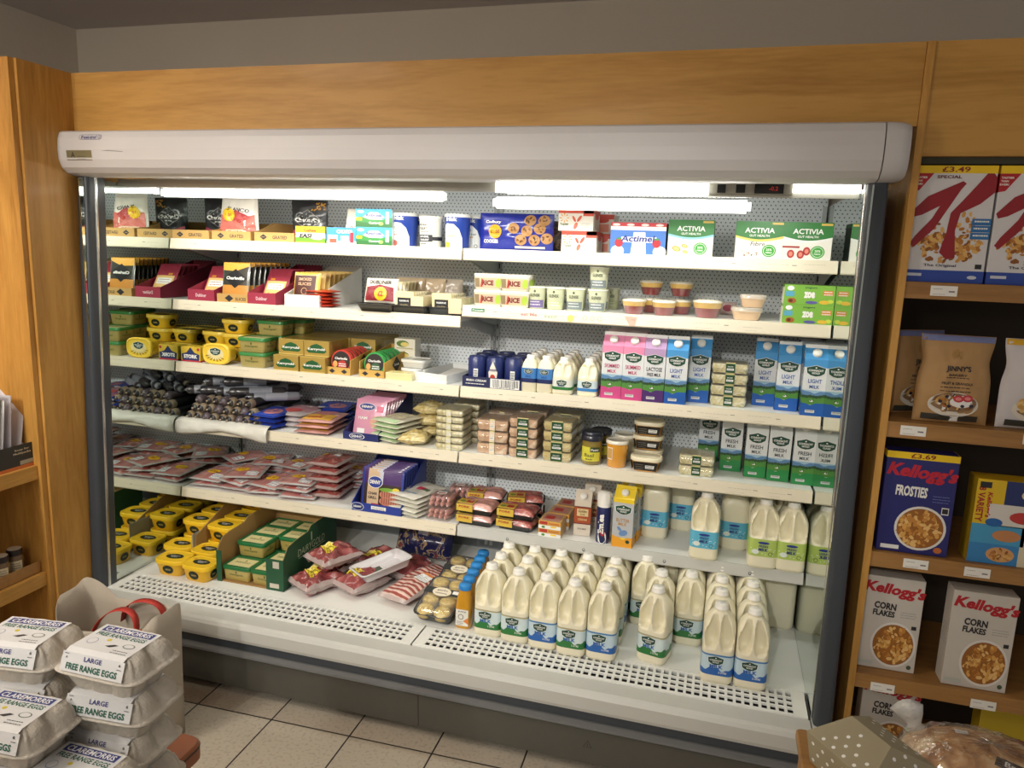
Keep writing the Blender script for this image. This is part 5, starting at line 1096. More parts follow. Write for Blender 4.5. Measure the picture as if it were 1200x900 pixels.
for k in range(8):
    v = RV[(2, 5, 0, 2, 1, 0, 2, 1)[k]]; v[0].put((.05 + .0425 * (k % 4) * 2 if False else .05 + .05 * k, .78, z + .004 + .0395 * (k % 2) * 0), 0, 'dark pudding roll lying behind the pile near the back wall', 'pudding roll', 'dark rolls behind the pile')
for k, (px, py, zz, a, vi, lab) in enumerate(((298, 470, .0, -48, 4, 'black roll with a red label lying askew at the right of the pile'), (318, 462, .04, -52, 5, 'black roll with an olive label at the right end of the pile'))):
    RV[vi][0].put((.50 + .075 * k, .68 + .03 * k, z + .004 + .02 * k), R(-38), lab, 'pudding roll')
for k, (X, Y, a, dz) in enumerate(((.10, .555, -52, 0), (.165, .565, -56, .0), (.235, .570, -54, 0), (.30, .575, -58, 0), (.36, .60, -55, -.02), (.12, .63, -50, 0), (.22, .645, -55, 0), (.32, .66, -52, 0), (.17, .585, -50, .037), (.255, .60, -55, .037))):
    RV[(3, 2, 3, 2, 3, 0, 3, 2, 3, 2)[k]][0].put((X, Y, z + .004 + 3 * .0345 + .001 + dz), R(a), 'grey wrapped roll laid across the top of the pile, %s from the left' % ORD[k], 'pudding roll')
# polythene sheet draped over the shelf edge
b = MB(); nx, ny = 40, 10; vs = []; xs0, xs1 = .004, .44
for j in range(ny + 1):
    for i in range(nx + 1):
        u = i / nx; q = j / ny; X = xs0 + (xs1 - xs0) * u; n = noise.noise(Vector((u * 9, q * 2, 0))) * .006 + noise.noise(Vector((u * 22, q * 3, 4))) * .003
        if q < .4: Y = YF + .03 - .045 * q / .4; Zz = z + .012 + .006 * math.sin(q * 8) + abs(n) * .7
        else: k = (q - .4) / .6; Y = YF - .016 - .014 * math.sin(k * 2.6) + n; Zz = z + .010 - .05 * k * (.86 + .25 * math.sin(u * 7 + 1)) 
        vs.append((X, Y, Zz))
b.add(vs, [(j * (nx + 1) + i, (j + 1) * (nx + 1) + i, (j + 1) * (nx + 1) + i + 1, j * (nx + 1) + i + 1) for j in range(ny) for i in range(nx)], M('#dcdbd2', .35, coat=.4, alpha=.9, bump=.3, bscale=30), True)
o = tag(b.build('plastic_sheet'), 'crumpled white plastic sheet hanging over the shelf edge under the dark rolls', 'plastic sheet'); sd_ = o.modifiers.new('s', 'SOLIDIFY'); sd_.thickness = .0008
# flat meat packs on level four
def denny(c1, c2, txt='DENNY'):
    def f(D, w, h):
        D.rect(-w * .46, h * .04, w * .46, h * .96, c1, 1); D.ell(-w * .2, h * .78, w * .2, h * .09, M('#23307e', .4), 3); D.text(txt, -w * .2, h * .78, w * .3, h * .06, white, 4, .03); D.ell(w * .12, h * .35, w * .26, h * .22, c2, 2); D.rect(-w * .4, h * .1, -w * .18, h * .22, paper, 3)
    return f
def mkflat(name, w, l, th, base, fdraw, seed=1, wr=.3, **k):
    D = DC(); fdraw(D, w, l); return flatpack(name, w, l, th, base if not isinstance(base, str) else M(base, .25, coat=.6), D, seed=seed, wr=wr, **k)
pinkm = M('#d78a8f', .3, coat=.5)
fa = mkflat('ham_pack', .15, .19, .011, '#2b45a8', denny(M('#3450b8', .35, coat=.4), pinkm), 2); fb_ = mkflat('ham_pack', .15, .19, .011, '#d8d2d4', lambda D, w, h: (D.rect(-w * .45, h * .3, w * .45, h * .95, M('#c99aa6', .35, coat=.5), 1), D.ell(0, h * .3, w * .25, h * .16, M('#d8605e', .4), 2), D.text('HAM', 0, h * .75, w * .4, h * .1, white, 3, .04)), 3)
fc_ = mkflat('ham_pack', .15, .19, .011, '#d9a7a0', lambda D, w, h: (D.rect(-w * .4, h * .1, w * .4, h * .5, M('#e2b24d', .4), 1), D.ell(0, h * .7, w * .3, h * .18, pinkm, 1), D.rect(-w * .3, h * .2, w * .1, h * .3, M('#c9653e', .4), 2)), 4)
def stack(pr, px, py, Y, n, dz, lab, cat, zz, rz=0, jit=.004, seed=1, lift=0, grp=None):
    X = xat(px, Y, zz); g = random.Random(seed)
    for k in range(n): pr.put((X + g.uniform(-jit, jit), Y + g.uniform(-jit, jit), zz + lift + k * dz), R(rz + g.uniform(-4, 4)), lab % lvl(k, n) if '%s' in lab else lab, cat, grp)
    return X
stack(fa, 322, 490, .55, 3, .0215, 'blue ham pack beside the dark rolls, %s of three', 'ham', z, -8, seed=2)
stack(fb_, 352, 490, .61, 3, .0215, 'pale ham pack with a red spot, %s of three', 'ham', z, -4, seed=3)
stack(fc_, 372, 500, .56, 3, .0215, 'ham pack with an orange label left of the pink packs, %s of three', 'ham', z, 6, seed=4) if False else stack(fc_, 378, 500, .545, 3, .0215, 'ham pack with an orange label left of the pink packs, %s of three', 'ham', z, 4, seed=4)
stack(fa, 395, 480, .75, 3, .0215, 'blue ham pack at the back by the pink tray, %s of three', 'ham', z, 5, seed=5)
# pink ham packs in dark blue tray
def dty(D, w, h): D.ell(-w * .1, h * .5, w * .22, h * .42, paper, 1); D.ell(-w * .1, h * .5, w * .2, h * .37, navy, 2); D.text('DENNY', -w * .1, h * .5, w * .3, h * .32, paper, 3, .03)
def dsd(D, d, h): D.ell(-d * .1, h * .35, .022, .022, paper, 1); D.ell(-d * .1, h * .35, .02, .02, navy, 2); D.text('DENNY', -d * .1, h * .35, .03, .008, paper, 3)
dt = tray('display_tray', .155, .30, .03, .16, M('#202a66', .5), dty, dsd)
dx = xat(425, .46, z); dt.put((dx, .455 + .15, z), R(-3), 'dark blue card tray holding pink packs of sliced ham', 'tray')
pm = M('#d99ab8', .3, coat=.5)
def pinkp(D, w, h): D.ell(-w * .1, h * .8, w * .28, h * .1, paper, 2); D.ell(-w * .1, h * .8, w * .26, h * .09, M('#2b3a8c', .4), 3); D.text('DENNY', -w * .1, h * .8, w * .38, h * .06, white, 4, .04); D.rect(w * .22, h * .68, w * .42, h * .84, M('#d8678a', .4), 2); D.rect(-w * .35, h * .08, -w * .1, h * .22, paper, 2); D.ell(w * .25, h * .4, w * .2, h * .18, M('#dfa891', .4), 2); D.text('HAM', -w * .2, h * .5, w * .3, h * .08, white, 3, .03)
pk2 = pouch('ham_pack', .135, .15, .008, pm, (lambda D: (pinkp(D, .135, .15), D)[1])(DC()), wr=.15)
for k in range(8): pk2.put((dx + .001 * k, .50 + k * .024, z + .0035), R(-3), 'pink pack of sliced ham, %s from the front of its tray' % ORD[k], 'ham', rx=R(-16))
# green edged white packs
gw = mkflat('cheese_slice_pack', .135, .17, .0095, '#e6e4d2', lambda D, w, h: (D.rect(-w * .45, h * .02, w * .45, h * .2, M('#b9d3a8', .4), 1), D.rect(-w * .3, h * .3, w * .3, h * .8, M('#efe9c9', .4), 1), D.lines(-w * .25, w * .25, h * .7, 4, .02, .002, grey, 2)), 6)
stack(gw, 466, 505, .535, 5, .0188, 'cream pack with a pale green edge, %s of the pile', 'cheese', z, -20, seed=6)
nb = mkflat('noodle_bag', .11, .12, .024, pasta, lambda D, w, h: None, 7, .5); stack(nb, 487, 510, .50, 1, .04, 'clear bag of yellow noodles lying at the shelf edge', 'noodles', z, 5)
stack(nb, 504, 500, .64, 3, .046, 'clear noodle bag behind the front one, %s of three', 'noodles', z, -5, seed=8)
cwp = saladpack('coleslaw_pack', .115, .12, .026, slaw, '#d9d6b8', .02)
xx = xat(532, .50, z)
for k in range(6): cwp.put((xx - .008 + .002 * (k % 2), .515, z + k * .0262), R(1.5 * (-1) ** k), 'clear pack of shredded cheese, %s of the tall stack' % lvl(k, 6), 'cheese')
for k in range(6): cwp.put((xx + .012, .645, z + k * .0262), R(-1.5 * (-1) ** k), 'clear pack in the stack behind the tall front stack', 'cheese', 'clear packs behind the tall front stack')
# right half: sandwiches and salads
s1 = saladpack('sandwich_pack', .125, .12, .045, sand, '#e4d3bd', .02); 
x1 = xat(577, .50, z)
for k in range(3): s1.put((x1 + .004, .525, z + k * .0452), R(3), 'pink brown sandwich pack, %s of the left stack' % lvl(k, 3), 'sandwich')
for k in range(3): s1.put((x1 + .006, .66, z + k * .0452), R(-2), 'pink brown sandwich pack in the second row', 'sandwich', 'sandwich packs in the second row')
s2 = saladpack('salad_pack', .112, .12, .038, sand, '#1f4a2c', .042); s3 = saladpack('salad_pack', .112, .12, .038, pasta, '#1f4a2c', .042)
xs_ = [max(xat(612, .47, z), x1 + .004 + .121), 0]; xs_[1] = max(xat(652, .47, z), xs_[0] + .115)
for j, s_ in enumerate((s2, s3)):
    for k in range(4): s_.put((xs_[j], .52, z + k * .0382), 0, 'green labelled clear salad pack, %s of the %s stack of four' % (lvl(k, 4), ('left', 'right')[j]), 'salad')
    for k in range(4): s_.put((xs_[j] + .004, .65, z + k * .0382), 0, 'clear salad pack in the %s back stack' % ('left', 'right')[j], 'salad', 'salad packs in the %s back stack' % ('left', 'right')[j])
# jars
def olv(D, r, h): D.rect(-r * 1.1, h * .14, r * 1.1, h * .62, M('#d9d34a', .4), 1, 12); D.rect(r * .0, h * .45, r * 1.1, h * .62, M('#3c4a2a', .4), 2, 6); D.text('Pesto', r * .5, h * .53, r * .8, h * .08, paper, 3, .02); D.text('Basil', -r * .1, h * .34, r * 1.0, h * .12, ink, 3, .01, .2); D.text('fresh', -r * .1, h * .21, r * .7, h * .06, ink, 3)
jr = pot('olive_jar', .036, .036, .108, M('#8c7a36', .15, coat=.8), M('#1d2130', .3, coat=.4), prof=[(.032, 0), (.036, .005), (.036, .08), (.034, .088)], fr=olv, lidh=.016, lr=.003)
xj = max(xat(692, .49, z), xs_[1] + .096); jr.put((xj, .50, z), 0, 'olive coloured pot with a dark blue lid and yellow label', 'pot'); 
lid2 = MB(); lid2.lathe([(.038, 0), (.038, .010), (.036, .012), (0, .012)], M('#1d2130', .3, coat=.4), 28); tag(lid2.build('loose_lid', loc=(xj, .50, z + .1085)), 'spare dark blue lid lying on the olive coloured pot', 'lid')
def jr2f(D, r, h): D.rect(-r * .9, h * .3, -r * .3, h * .75, paper, 1, 4); D.rect(-r * .85, h * .33, -r * .35, h * .72, M('#c9a05a', .4), 2, 4)
jo = pot('soup_pot', .034, .039, .098, M('#e9a53a', .2, coat=.6), M('#e8e4d4', .2, coat=.5), fr=jr2f, lidh=.010); jo.put((xat(722, .50, z), .50, z), 0, 'orange filled clear pot right of the olive coloured pot', 'pot')
jc = pot('soup_pot', .034, .039, .098, M('#cfcdb4', .2, coat=.6), M('#e8e4d4', .2, coat=.5), lidh=.010); jc.put((xat(731, .60, z), .60, z), 0, 'pale filled clear pot behind the orange pot', 'pot')
jr.put((xat(703, .59, z), .60, z), 0, 'olive coloured pot hidden behind the front one', 'pot')
def spl(D, w, h): D.rect(-w * .42, h * .12, w * .42, h * .86, M('#23211f', .4), 1); D.rect(w * .0, h * .3, w * .32, h * .6, paper, 2); D.lines(w * .03, w * .3, h * .5, 3, .006, .002, ink, 3); D.lines(-w * .35, -w * .05, h * .6, 3, .008, .0015, M('#9a948a', .4), 2)
st = tub('spread_tub', .105, .085, .052, '#dfa85e', '#ece3c4', taper=.84, r=.03, lidh=.010, fr=spl, sd=spl, over=.003)
st.put((xat(756, .47, z), .495, z), 0, 'peach tub with a black label standing in front at the shelf edge', 'spread')
xb_ = xat(758, .585, z)
for k in range(3): st.put((xb_, .60, z + k * .0525), 0, 'peach tub with a black label, %s of the stack behind' % lvl(k, 3), 'spread')
for k in range(2): sp_.put((xat(815, .49, z), .525, z + k * .0382), 0, 'clear egg salad pack beside the fresh milk cartons, %s one' % ('lower', 'upper')[k], 'salad')
fx = []
for k, (px, Y) in enumerate(((856, .625), (885, .575), (912, .56), (941, .55))):
    xx = xat(px, Y - .035, z + .05)
    if k: xx = max(xx, fx[-1] + .0735)
    fx.append(xx); grc.put((xx, Y, z), 0, 'green fresh milk carton, %s from the left in its row' % ORD[k], 'milk')
grc.put((xat(831, .70, z + .1), .73, z), 0, 'green fresh milk carton standing far back behind the salad packs', 'milk')
for k in range(3): grc.put((fx[3], .55 + .076 * (k + 1), z), 0, 'green fresh milk carton behind the rightmost front one', 'milk', 'green milk cartons in the right back row')
for k in range(2): grc.put((fx[2], .56 + .076 * (k + 1), z), 0, 'green fresh milk carton behind the third front one', 'milk', 'green milk cartons in the third back row')
# ---------------------------------------------------------------- level five
z = Z5
def rash(col):
    def f(D, w, h): D.ell(-w * .12, h * .45, w * .21, h * .115, stick, 3); D.text('2.50', -w * .12, h * .45, w * .24, h * .07, red, 4, .02); D.rect(w * .08, h * .1, w * .42, h * .32, paper, 2); D.lines(w * .1, w * .4, h * .26, 3, .014, .003, col, 3); D.rect(-w * .44, h * .84, w * .44, h * .95, M('#cdd2d6', .2, coat=.8), 2)
    return f
navyp = M('#39509c', .4)
ra = []
for i in range(4):
    D = DC(); rash(navyp if i % 2 else ink)(D, .145, .20); ra.append(flatpack('rasher_pack', .155, .20, .0105, (bacon, ham, bacon, ham)[i], D, seed=20 + i, wr=.6, edge=(1, M('#dfe0de', .12, coat=1, alpha=.75, bump=.6, bscale=30, var=0)), nx=16, nz=18))
g = random.Random(5); kk = 0
for r_ in range(2):
    for c_ in range(4 if r_ == 0 else 5):
        n = (2, 3, 2, 3)[c_] if r_ == 0 else 3
        for k in range(n):
            kk += 1
            ra[(c_ + k + r_) % 4].put((.095 + c_ * (.142 if r_ == 0 else .146) + g.uniform(-.008, .008), .562 + r_ * .195 + g.uniform(-.006, .006) + k * .004, z + .003 + k * .0245), R(g.uniform(-12, 12) * (1 + .9 * k)), 'rasher pack with yellow sticker, %s in the %s pile of the %s row' % (lvl(k, n), ORD[c_], ('front', 'back')[r_]), 'bacon', rx=R(g.uniform(-1.5, 1.5)), ry=R(g.uniform(-2, 2)))
# taller meat pile
mb_ = []
for i in range(2):
    D = DC(); D.ell(-.03, .11, .018, .013, stick, 3); D.rect(.0, .1, .03, .13, paper, 2); mb_.append(flatpack('meat_pack', .15, .19, .016, bacon2, D, seed=30 + i, wr=.45, edge=(1, M('#c9b4b0', .12, coat=1, alpha=.8, bump=.6, bscale=30, var=0)), nx=14, nz=16))
xm = xat(376, .52, z)
for k in range(5): mb_[k % 2].put((xm + g.uniform(-.006, .006) + .0, .60 + k * .006, z + .002 + k * .031), R(g.uniform(-6, 6)), 'dark red meat pack left of the blue burger tray, %s of five' % lvl(k, 5), 'bacon')
# burger tray
def bty(D, w, h): D.ell(-w * .38, h * .5, w * .13, h * .46, paper, 1); D.ell(-w * .38, h * .5, w * .12, h * .42, navy, 2); D.text('DENNY', -w * .38, h * .5, w * .17, h * .24, paper, 3, .03); D.rect(-w * .1, h * .4, w * .2, h * .8, paper, 1); D.lines(-w * .08, w * .18, h * .6, 2, .006, .002, ink, 2)
bt2 = tray('display_tray', .215, .24, .035, .19, M('#2b3f96', .5), bty, dsd)
xq = (xat(407, .455, z) + xat(478, .455, z)) / 2; bt2.put((xq, .452 + .12, z), R(-2), 'blue card tray holding burger packs on the lowest shelf', 'tray')
def burg(D, w, h):
    D.rect(-w / 2, h * .62, w / 2, h, M('#4a2a6e', .35, coat=.4), 1); D.rect(-w * .28, h * .62, w * .02, h, M('#c9cde0', .35), 2); D.rect(-w / 2, h * .0, w / 2, h * .62, M('#3a2a22', .4), 1); D.rect(-w * .47, h * .0, -w * .42, h, M('#2b3f96', .4), 3); D.rect(w * .45, 0, w * .5, h, M('#2b3f96', .4), 3)
    D.rect(-w * .34, h * .06, -w * .06, h * .98, M('#d3b795', .4), 3); D.ell(-w * .16, h * .66, w * .18, h * .15, paper, 4); D.ell(-w * .16, h * .66, w * .165, h * .135, M('#2b3f96', .4), 5); D.text('DENNY', -w * .16, h * .66, w * .26, h * .09, white, 6, .04); D.text('CHAR', -w * .2, h * .38, w * .22, h * .07, ink, 6, .03); D.text('GRILL', -w * .2, h * .28, w * .22, h * .07, ink, 6, .03); D.rect(-w * .22, h * .04, -w * .04, h * .14, red, 5)
    for y in (.38, .22): D.ell(w * .2, h * y, w * .24, h * .12, M('#c4806a', .4), 5 + (0.4 - y)); [D.rect(w * (.02 + k * .055), h * (y - .06), w * (.04 + k * .055), h * (y + .08), M('#8a4a3a', .4), 6) for k in range(7)]
    D.ell(w * .15, h * .5, w * .2, h * .05, M('#7aa83c', .4), 7); D.ell(w * .34, h * .52, w * .08, h * .05, M('#e8d24a', .4), 8)
bp_ = pouch('burger_pack', .185, .165, .008, M('#2b3f96', .3, coat=.5), (lambda D: (burg(D, .185, .165), D)[1])(DC()), wr=.1, nx=16)
for k in range(6): bp_.put((xq + .0, .487 + k * .026, z + .0035), R(-2), 'burger pack with a blue oval badge, %s from the front of the tray' % ORD[k], 'burgers', rx=R(-10))
ww = mkflat('ham_pack', .14, .20, .009, '#e3e2d6', lambda D, w, h: (D.rect(-w * .05, h * .45, w * .2, h * .6, M('#c9405a', .4), 1), D.rect(w * .22, h * .45, w * .38, h * .58, M('#6a7a60', .4), 1), D.lines(-w * .4, -w * .1, h * .5, 4, .016, .003, grey, 1), D.rect(-w * .2, h * .2, w * .3, h * .24, M('#7a9ab8', .4), 1)), 12)
stack(ww, 491, 590, .55, 5, .0178, 'white printed ham pack right of the burger tray, %s of five', 'ham', z, -18, seed=12, lift=.002)
# sausages
def sausages(n, seed, L=.10, r=.0115):
    t = thing('sausage_pack'); b = MB(); g = random.Random(seed)
    for j in range(2):
        for k in range(n):
            x0 = -(n - 1) * r + k * 2 * r + (r if j else 0) * .4; pts = [(x0 + .002 * math.sin(q * 2 + k), -L / 2 + L * q / 6, r + j * r * 1.7 + .002) for q in range(7)]
            b.tube(pts, [r * .35, r * .85, r, r, r, r * .85, r * .35], saus, 10)
    o = b.build('sausages', t); 
    c = MB(); c.loft([rr(n * 2 * r + .008, L + .006, .012, .0), rr(n * 2 * r + .01, L + .008, .014, r * 2), rr(n * 2 * r - .004, L - .01, .012, r * 4.1)], M('#eeeae8', .08, coat=.7, alpha=.08, var=0)); c.build('film', t)
    l = MB(); l.box(-.018, .018, -.014, .014, r * 4.15, r * 4.2, paper); l.box(-.014, .014, -.008, .002, r * 4.21, r * 4.22, M('#a85a4a', .4)); l.build('label', t); return Proto(t)
sp5 = sausages(4, 1); r5 = .0484
for k in range(2): sp5.put((xat(515, .49, z), .515 + .002 * k, z + k * r5), R(-4 + 8 * k), 'sausage pack at the shelf edge, %s one of the pair' % ('lower', 'upper')[k], 'sausages')
for k in range(2): sp5.put((xat(535, .60, z), .645, z + k * r5), R(8), 'sausage pack behind the front pair, %s one' % ('lower', 'upper')[k], 'sausages')
def clon(name, w, d, h, meat, seed, sticker=True):
    t = thing(name); b = MB(); b.loft([rr(w * .86, d * .86, .012, 0), rr(w, d, .016, h * .5), rr(w + .004, d + .004, .018, h * .55)], blkt, True, False); b.build('black_tray', t)
    c = MB(); c.X = Matrix.Translation((0, -d / 2 + .003, h * .5)) @ FLAT; pillow(c, w - .006, d - .006, h * .55, meat, None, seed=seed, wr=.25, pw=6); c.build('meat', t)
    l = MB(); D = DC(); D.rect(-w * .46, -d * .52, -w * .02, d * .0, M('#d9b94a', .35, coat=.4), 1); D.text('CLONAKILTY', -w * .24, -d * .05, w * .36, d * .08, M('#a8322a', .4), 3, .03); D.ell(-w * .34, -d * .3, w * .08, w * .08, M('#7a8a3a', .4), 3, 12); D.rect(-w * .24, -d * .4, -w * .06, -d * .16, M('#a8322a', .4), 3)
    l.decals(D, lambda u, v, q: (u, v, h * .5 + h * .56 + .0005 + EPS * q)); D = DC(); D.rect(-w * .46, h * .3, -w * .02, h * 1.0, M('#d9b94a', .35, coat=.4), 1); D.text('PORK', -w * .24, h * .75, w * .3, h * .22, M('#a8322a', .4), 3, .03); l.decals(D, front(-d / 2 - .003))
    l.build('sleeve_label', t); return Proto(t)
ca1 = clon('meat_tray', .15, .11, .040, saus, 3); ca2 = clon('meat_tray', .15, .11, .040, bacon2, 5)
for k in range(2): ca1.put((xat(556, .47, z), .515, z + k * .0435), R(-3), 'black tray of sausages with a yellow label, %s one of the front pair' % ('lower', 'upper')[k], 'sausages')
for k in range(2): ca1.put((xat(567, .62, z), .66, z + k * .0435), R(4), 'black tray of sausages in the second row, %s one' % ('lower', 'upper')[k], 'sausages')
xw = max(xat(600, .47, z), xat(556, .47, z) + .16)
for k in range(2): ca2.put((xw, .52, z + k * .0435), R(-6 + 4 * k), 'dark meat tray with a yellow label at the shelf edge, %s one' % ('lower', 'upper')[k], 'meat')
for k in range(2): ca2.put((xat(612, .62, z), .67, z + k * .0435), R(12), 'dark meat tray in the second row, %s one' % ('lower', 'upper')[k], 'meat')
def psl(D, w, h): D.rect(-w / 2, h * .5, w / 2, h, M('#d8a24a', .4), 1); D.rect(-w / 2, 0, w * .5, h * .45, paper, 1); D.rect(-w * .45, h * .55, -w * .1, h * .95, M('#b53a32', .4), 2); D.ell(-w * .28, h * .22, w * .08, h * .15, M('#4a8a3a', .4), 2); D.rect(w * .05, h * .2, w * .3, h * .4, yellow, 2); D.text('PUDDING', w * .2, h * .72, w * .45, h * .2, M('#b53a32', .4), 3, .02)
ps = single('pudding_slice_pack', .085, .09, .030, '#c9a56a', psl, None, lambda D, w, d: (D.rect(-w * .4, -d * .4, w * .4, d * .4, M('#c08a7a', .3, coat=.6), 1), D.rect(-w * .3, -d * .2, w * .1, d * .2, M('#b53a32', .4), 2)))
xps = max(xat(645, .47, z), xw + .125)
for r_ in range(3):
    for k in range(2): ps.put((xps + r_ * .012, .50 + r_ * .095, z + k * .0302), R(-2), 'small yellow and red meat pack, %s row, %s one' % (('front', 'second', 'third')[r_], ('lower', 'upper')[k]), 'meat')
# cartons: cream, spray, buttermilk
def plainc(name, body, draw, H, w, capcol):
    t = thing(name); d = w; hb = H - .04; b = MB(); x = w / 2; y = d / 2; bm = M(body, .35, coat=.2)
    v = [(-x, -y, 0), (x, -y, 0), (x, y, 0), (-x, y, 0), (-x, -y, hb), (x, -y, hb), (x, y, hb), (-x, y, hb), (-x, -.001, hb + .03), (x, -.001, hb + .03), (x, .001, hb + .03), (-x, .001, hb + .03), (-x, -.001, H), (x, -.001, H), (x, .001, H), (-x, .001, H)]
    b.add(v, [(0, 3, 2, 1), (0, 1, 5, 4), (1, 2, 6, 5), (2, 3, 7, 6), (3, 0, 4, 7), (4, 5, 9, 8), (7, 11, 10, 6), (5, 6, 10, 9), (7, 4, 8, 11), (8, 9, 13, 12), (9, 10, 14, 13), (10, 11, 15, 14), (11, 8, 12, 15), (12, 13, 14, 15)], bm)
    for F in (front(-y), right(x), left(-x)): D = DC(); draw(D, w, hb); b.decals(D, F)
    b.build('carton_body', t); c = MB(); nrm = Vector((0, -.03, .034)).normalized(); q = Vector((0, 0, 1)).rotation_difference(nrm).to_matrix().to_4x4(); c.X = Matrix.Translation((0, -y / 2, hb + .0155)) @ q
    c.lathe([(.013, 0), (.013, .009), (.011, .011), (0, .0112)], capcol, 18, True, False); c.build('screw_cap', t); return Proto(t)
def crd(D, w, h): D.rect(-w / 2, h * .36, w / 2, h * .86, M('#b0522e', .4), 1); D.rect(-w * .5, h * .34, w * .5, h * .37, M('#6a2a2a', .4), 2); D.rect(-w * .5, h * .84, w * .5, h * .87, M('#6a2a2a', .4), 2); D.rect(-w * .34, h * .58, w * .34, h * .80, M('#e3cf9a', .4), 2); D.text('Golden', 0, h * .73, w * .5, h * .08, M('#6a2a1a', .4), 3, .02, .2); D.text('Cow', 0, h * .64, w * .3, h * .06, M('#6a2a1a', .4), 3, .02); D.text('CREAM', 0, h * .48, w * .55, h * .06, M('#e3cf9a', .4), 3, .02); D.text('DOUBLE', 0, h * .2, w * .5, h * .05, M('#6a5a4a', .4), 3, .02)
plainc('cream_carton', '#dcd2c3', crd, .17, .062, cap_w).put((xat(680, .50, z), .545, z), R(3), 'brown and beige carton of cream behind the spray can', 'cream')
plainc('cream_carton', '#dcd2c3', crd, .17, .062, cap_w).put((xat(685, .60, z) + .02, .64, z), R(3), 'brown and beige carton of cream in the second row', 'cream')
t = thing('cream_spray_can'); b = MB(); b.lathe([(.024, 0), (.026, .004), (.026, .135), (.022, .142), (.0, .144)], M('#232c60', .3, coat=.3, metal=.2), 28)
D = DC(); D.text('Emlea', -.004, .075, .075, .022, white, 2, .05, 0, R(90)); D.ell(.002, .025, .016, .025, paper, 1); D.ell(.004, .04, .008, .01, red, 2); D.rect(-.012, .0, .018, .022, M('#c9ccd6', .4), 1)
b.decals(D, lambda u, v, l: ((.0263 + EPS * l) * math.sin(u / .026), -(.0263 + EPS * l) * math.cos(u / .026), v)); b.build('can_body', t)
b = MB(); b.lathe([(.0255, .1375), (.0255, .18), (.020, .192), (0, .193)], white, 28, False, False)
for k in range(10): a = k * .628; b.box(.024 * math.cos(a) - .002, .024 * math.cos(a) + .002, .024 * math.sin(a) - .002, .024 * math.sin(a) + .002, .15, .186, white)
b.build('cap', t); Proto(t).put((xat(705, .47, z), .485, z), R(-4), 'dark blue spray can of cream with a white cap', 'cream')
def bmd(D, w, h):
    D.rect(-w / 2, h * .2, w / 2, h * .92, M('#b9bcc0', .35), 1); shield(D, 0, h * .78, w * .78, 4); D.text('BUTTER', 0, h * .56, w * .66, h * .07, M('#b8862e', .4), 4, .01); D.text('MILK', 0, h * .48, w * .42, h * .06, M('#b8862e', .4), 4, .01); D.hill(-w / 2, w / 2, 0, h * .2, h * .03, M('#e8a22e', .4), 3, 1); D.ell(w * .05, h * .3, w * .22, h * .06, M('#6a8fc4', .4), 4, 12, .4); D.ell(-w * .15, h * .38, w * .14, h * .03, M('#6a8fc4', .4), 4, 12, -.8); D.rect(-w / 2, h * .92, w / 2, h, M('#eccb2a', .4), 2); D.ell(w * .28, h * .13, w * .1, w * .09, dgreen, 5, 10)
bmk = carton('milk_carton', '#efd02c', '#e8a22e', ('', ''), ink, H=.222)
bmp = plainc('buttermilk_carton', '#efd23a', bmd, .222, .074, cap_w); xbm = xat(729, .455, z); bmp.put((xbm, .49, z), R(-5), 'yellow topped buttermilk carton at the shelf edge', 'buttermilk'); bmp.put((xbm + .012, .575, z), R(-4), 'yellow topped buttermilk carton directly behind the front one', 'buttermilk')
KIDS = None
for c in list(bmk.o.children): bpy.data.objects.remove(c)
bpy.data.objects.remove(bmk.o)
# jugs on level five
js = jug('milk_jug', 'sky', H=.236); jl = jug('milk_jug', 'lime', H=.236)
for k, (px, py, pr, rz, lab) in enumerate(((765, 631, js, 180, 'milk jug with a sky blue label turned backwards, left of three'), (796, 622, js, 180, 'milk jug with a sky blue label standing furthest back'), (823, 657, js, 0, 'milk jug with a sky blue label and its handle to the front'), (858, 645, js, 180, 'milk jug with a sky blue label turned backwards, next to the green labels'), (892, 667, jl, 0, 'milk jug with a lime green label, left of two'), (930, 672, jl, 0, 'milk jug with a lime green label, right of two at the mirror'))):
    x, y = on(px, py, z)
    if k == 5: x = min(x, 2.449)
    pr.put((x, y + .05, z), R(rz), lab, 'milk')
for k, (X, r_) in enumerate(((2.358, jl), (2.4485, jl), (2.358, jl), (2.4485, jl))): r_.put((X, (.615, .617, .75, .75)[k], z), 0, 'milk jug with a lime green label in the back rows', 'milk', 'lime labelled milk jugs behind the front two')
# ---------------------------------------------------------------- deck
z = Z0
jg = jug('milk_jug', 'green', H=.25); jb = jug('milk_jug', 'blue', H=.25)
FR = [(569, 747, jg), (602, 755, jg), (633, 762, jb), (667, 770, jg), (700, 775, jb)]
for k, (px, py, pr) in enumerate(FR):
    x, y = on(px, py, z); x = 1.472 + k * .0985; pr.put((x, y + .052, z), R(0), 'large milk jug with a %s label, %s from the left in the front row' % (('green', 'green', 'blue', 'green', 'blue')[k], ORD[k]), 'milk')
pr_ = [(1.8, 0)]
for r_, Y in ((1, .285), (2, .387), (3, .489), (4, .591)):
    for k in range(5 if r_ > 1 else 5):
        (jg if (k + r_) % 2 else jb).put((1.476 + k * .0985, Y, z), 0, 'large milk jug in the left block, %s row from the front, %s column' % (ORD[r_], ORD[k]), 'milk')
jg.put((2.033, .157 + .05, z), R(-14), 'large milk jug with a green label standing alone and turned sideways', 'milk')
jg.put((1.975 + .0, .45, z), 0, 'large milk jug with a green label standing back between the blocks', 'milk')
jg.put((2.133, .314 + .05, z), 0, 'large milk jug with a green label behind the turned jug', 'milk')
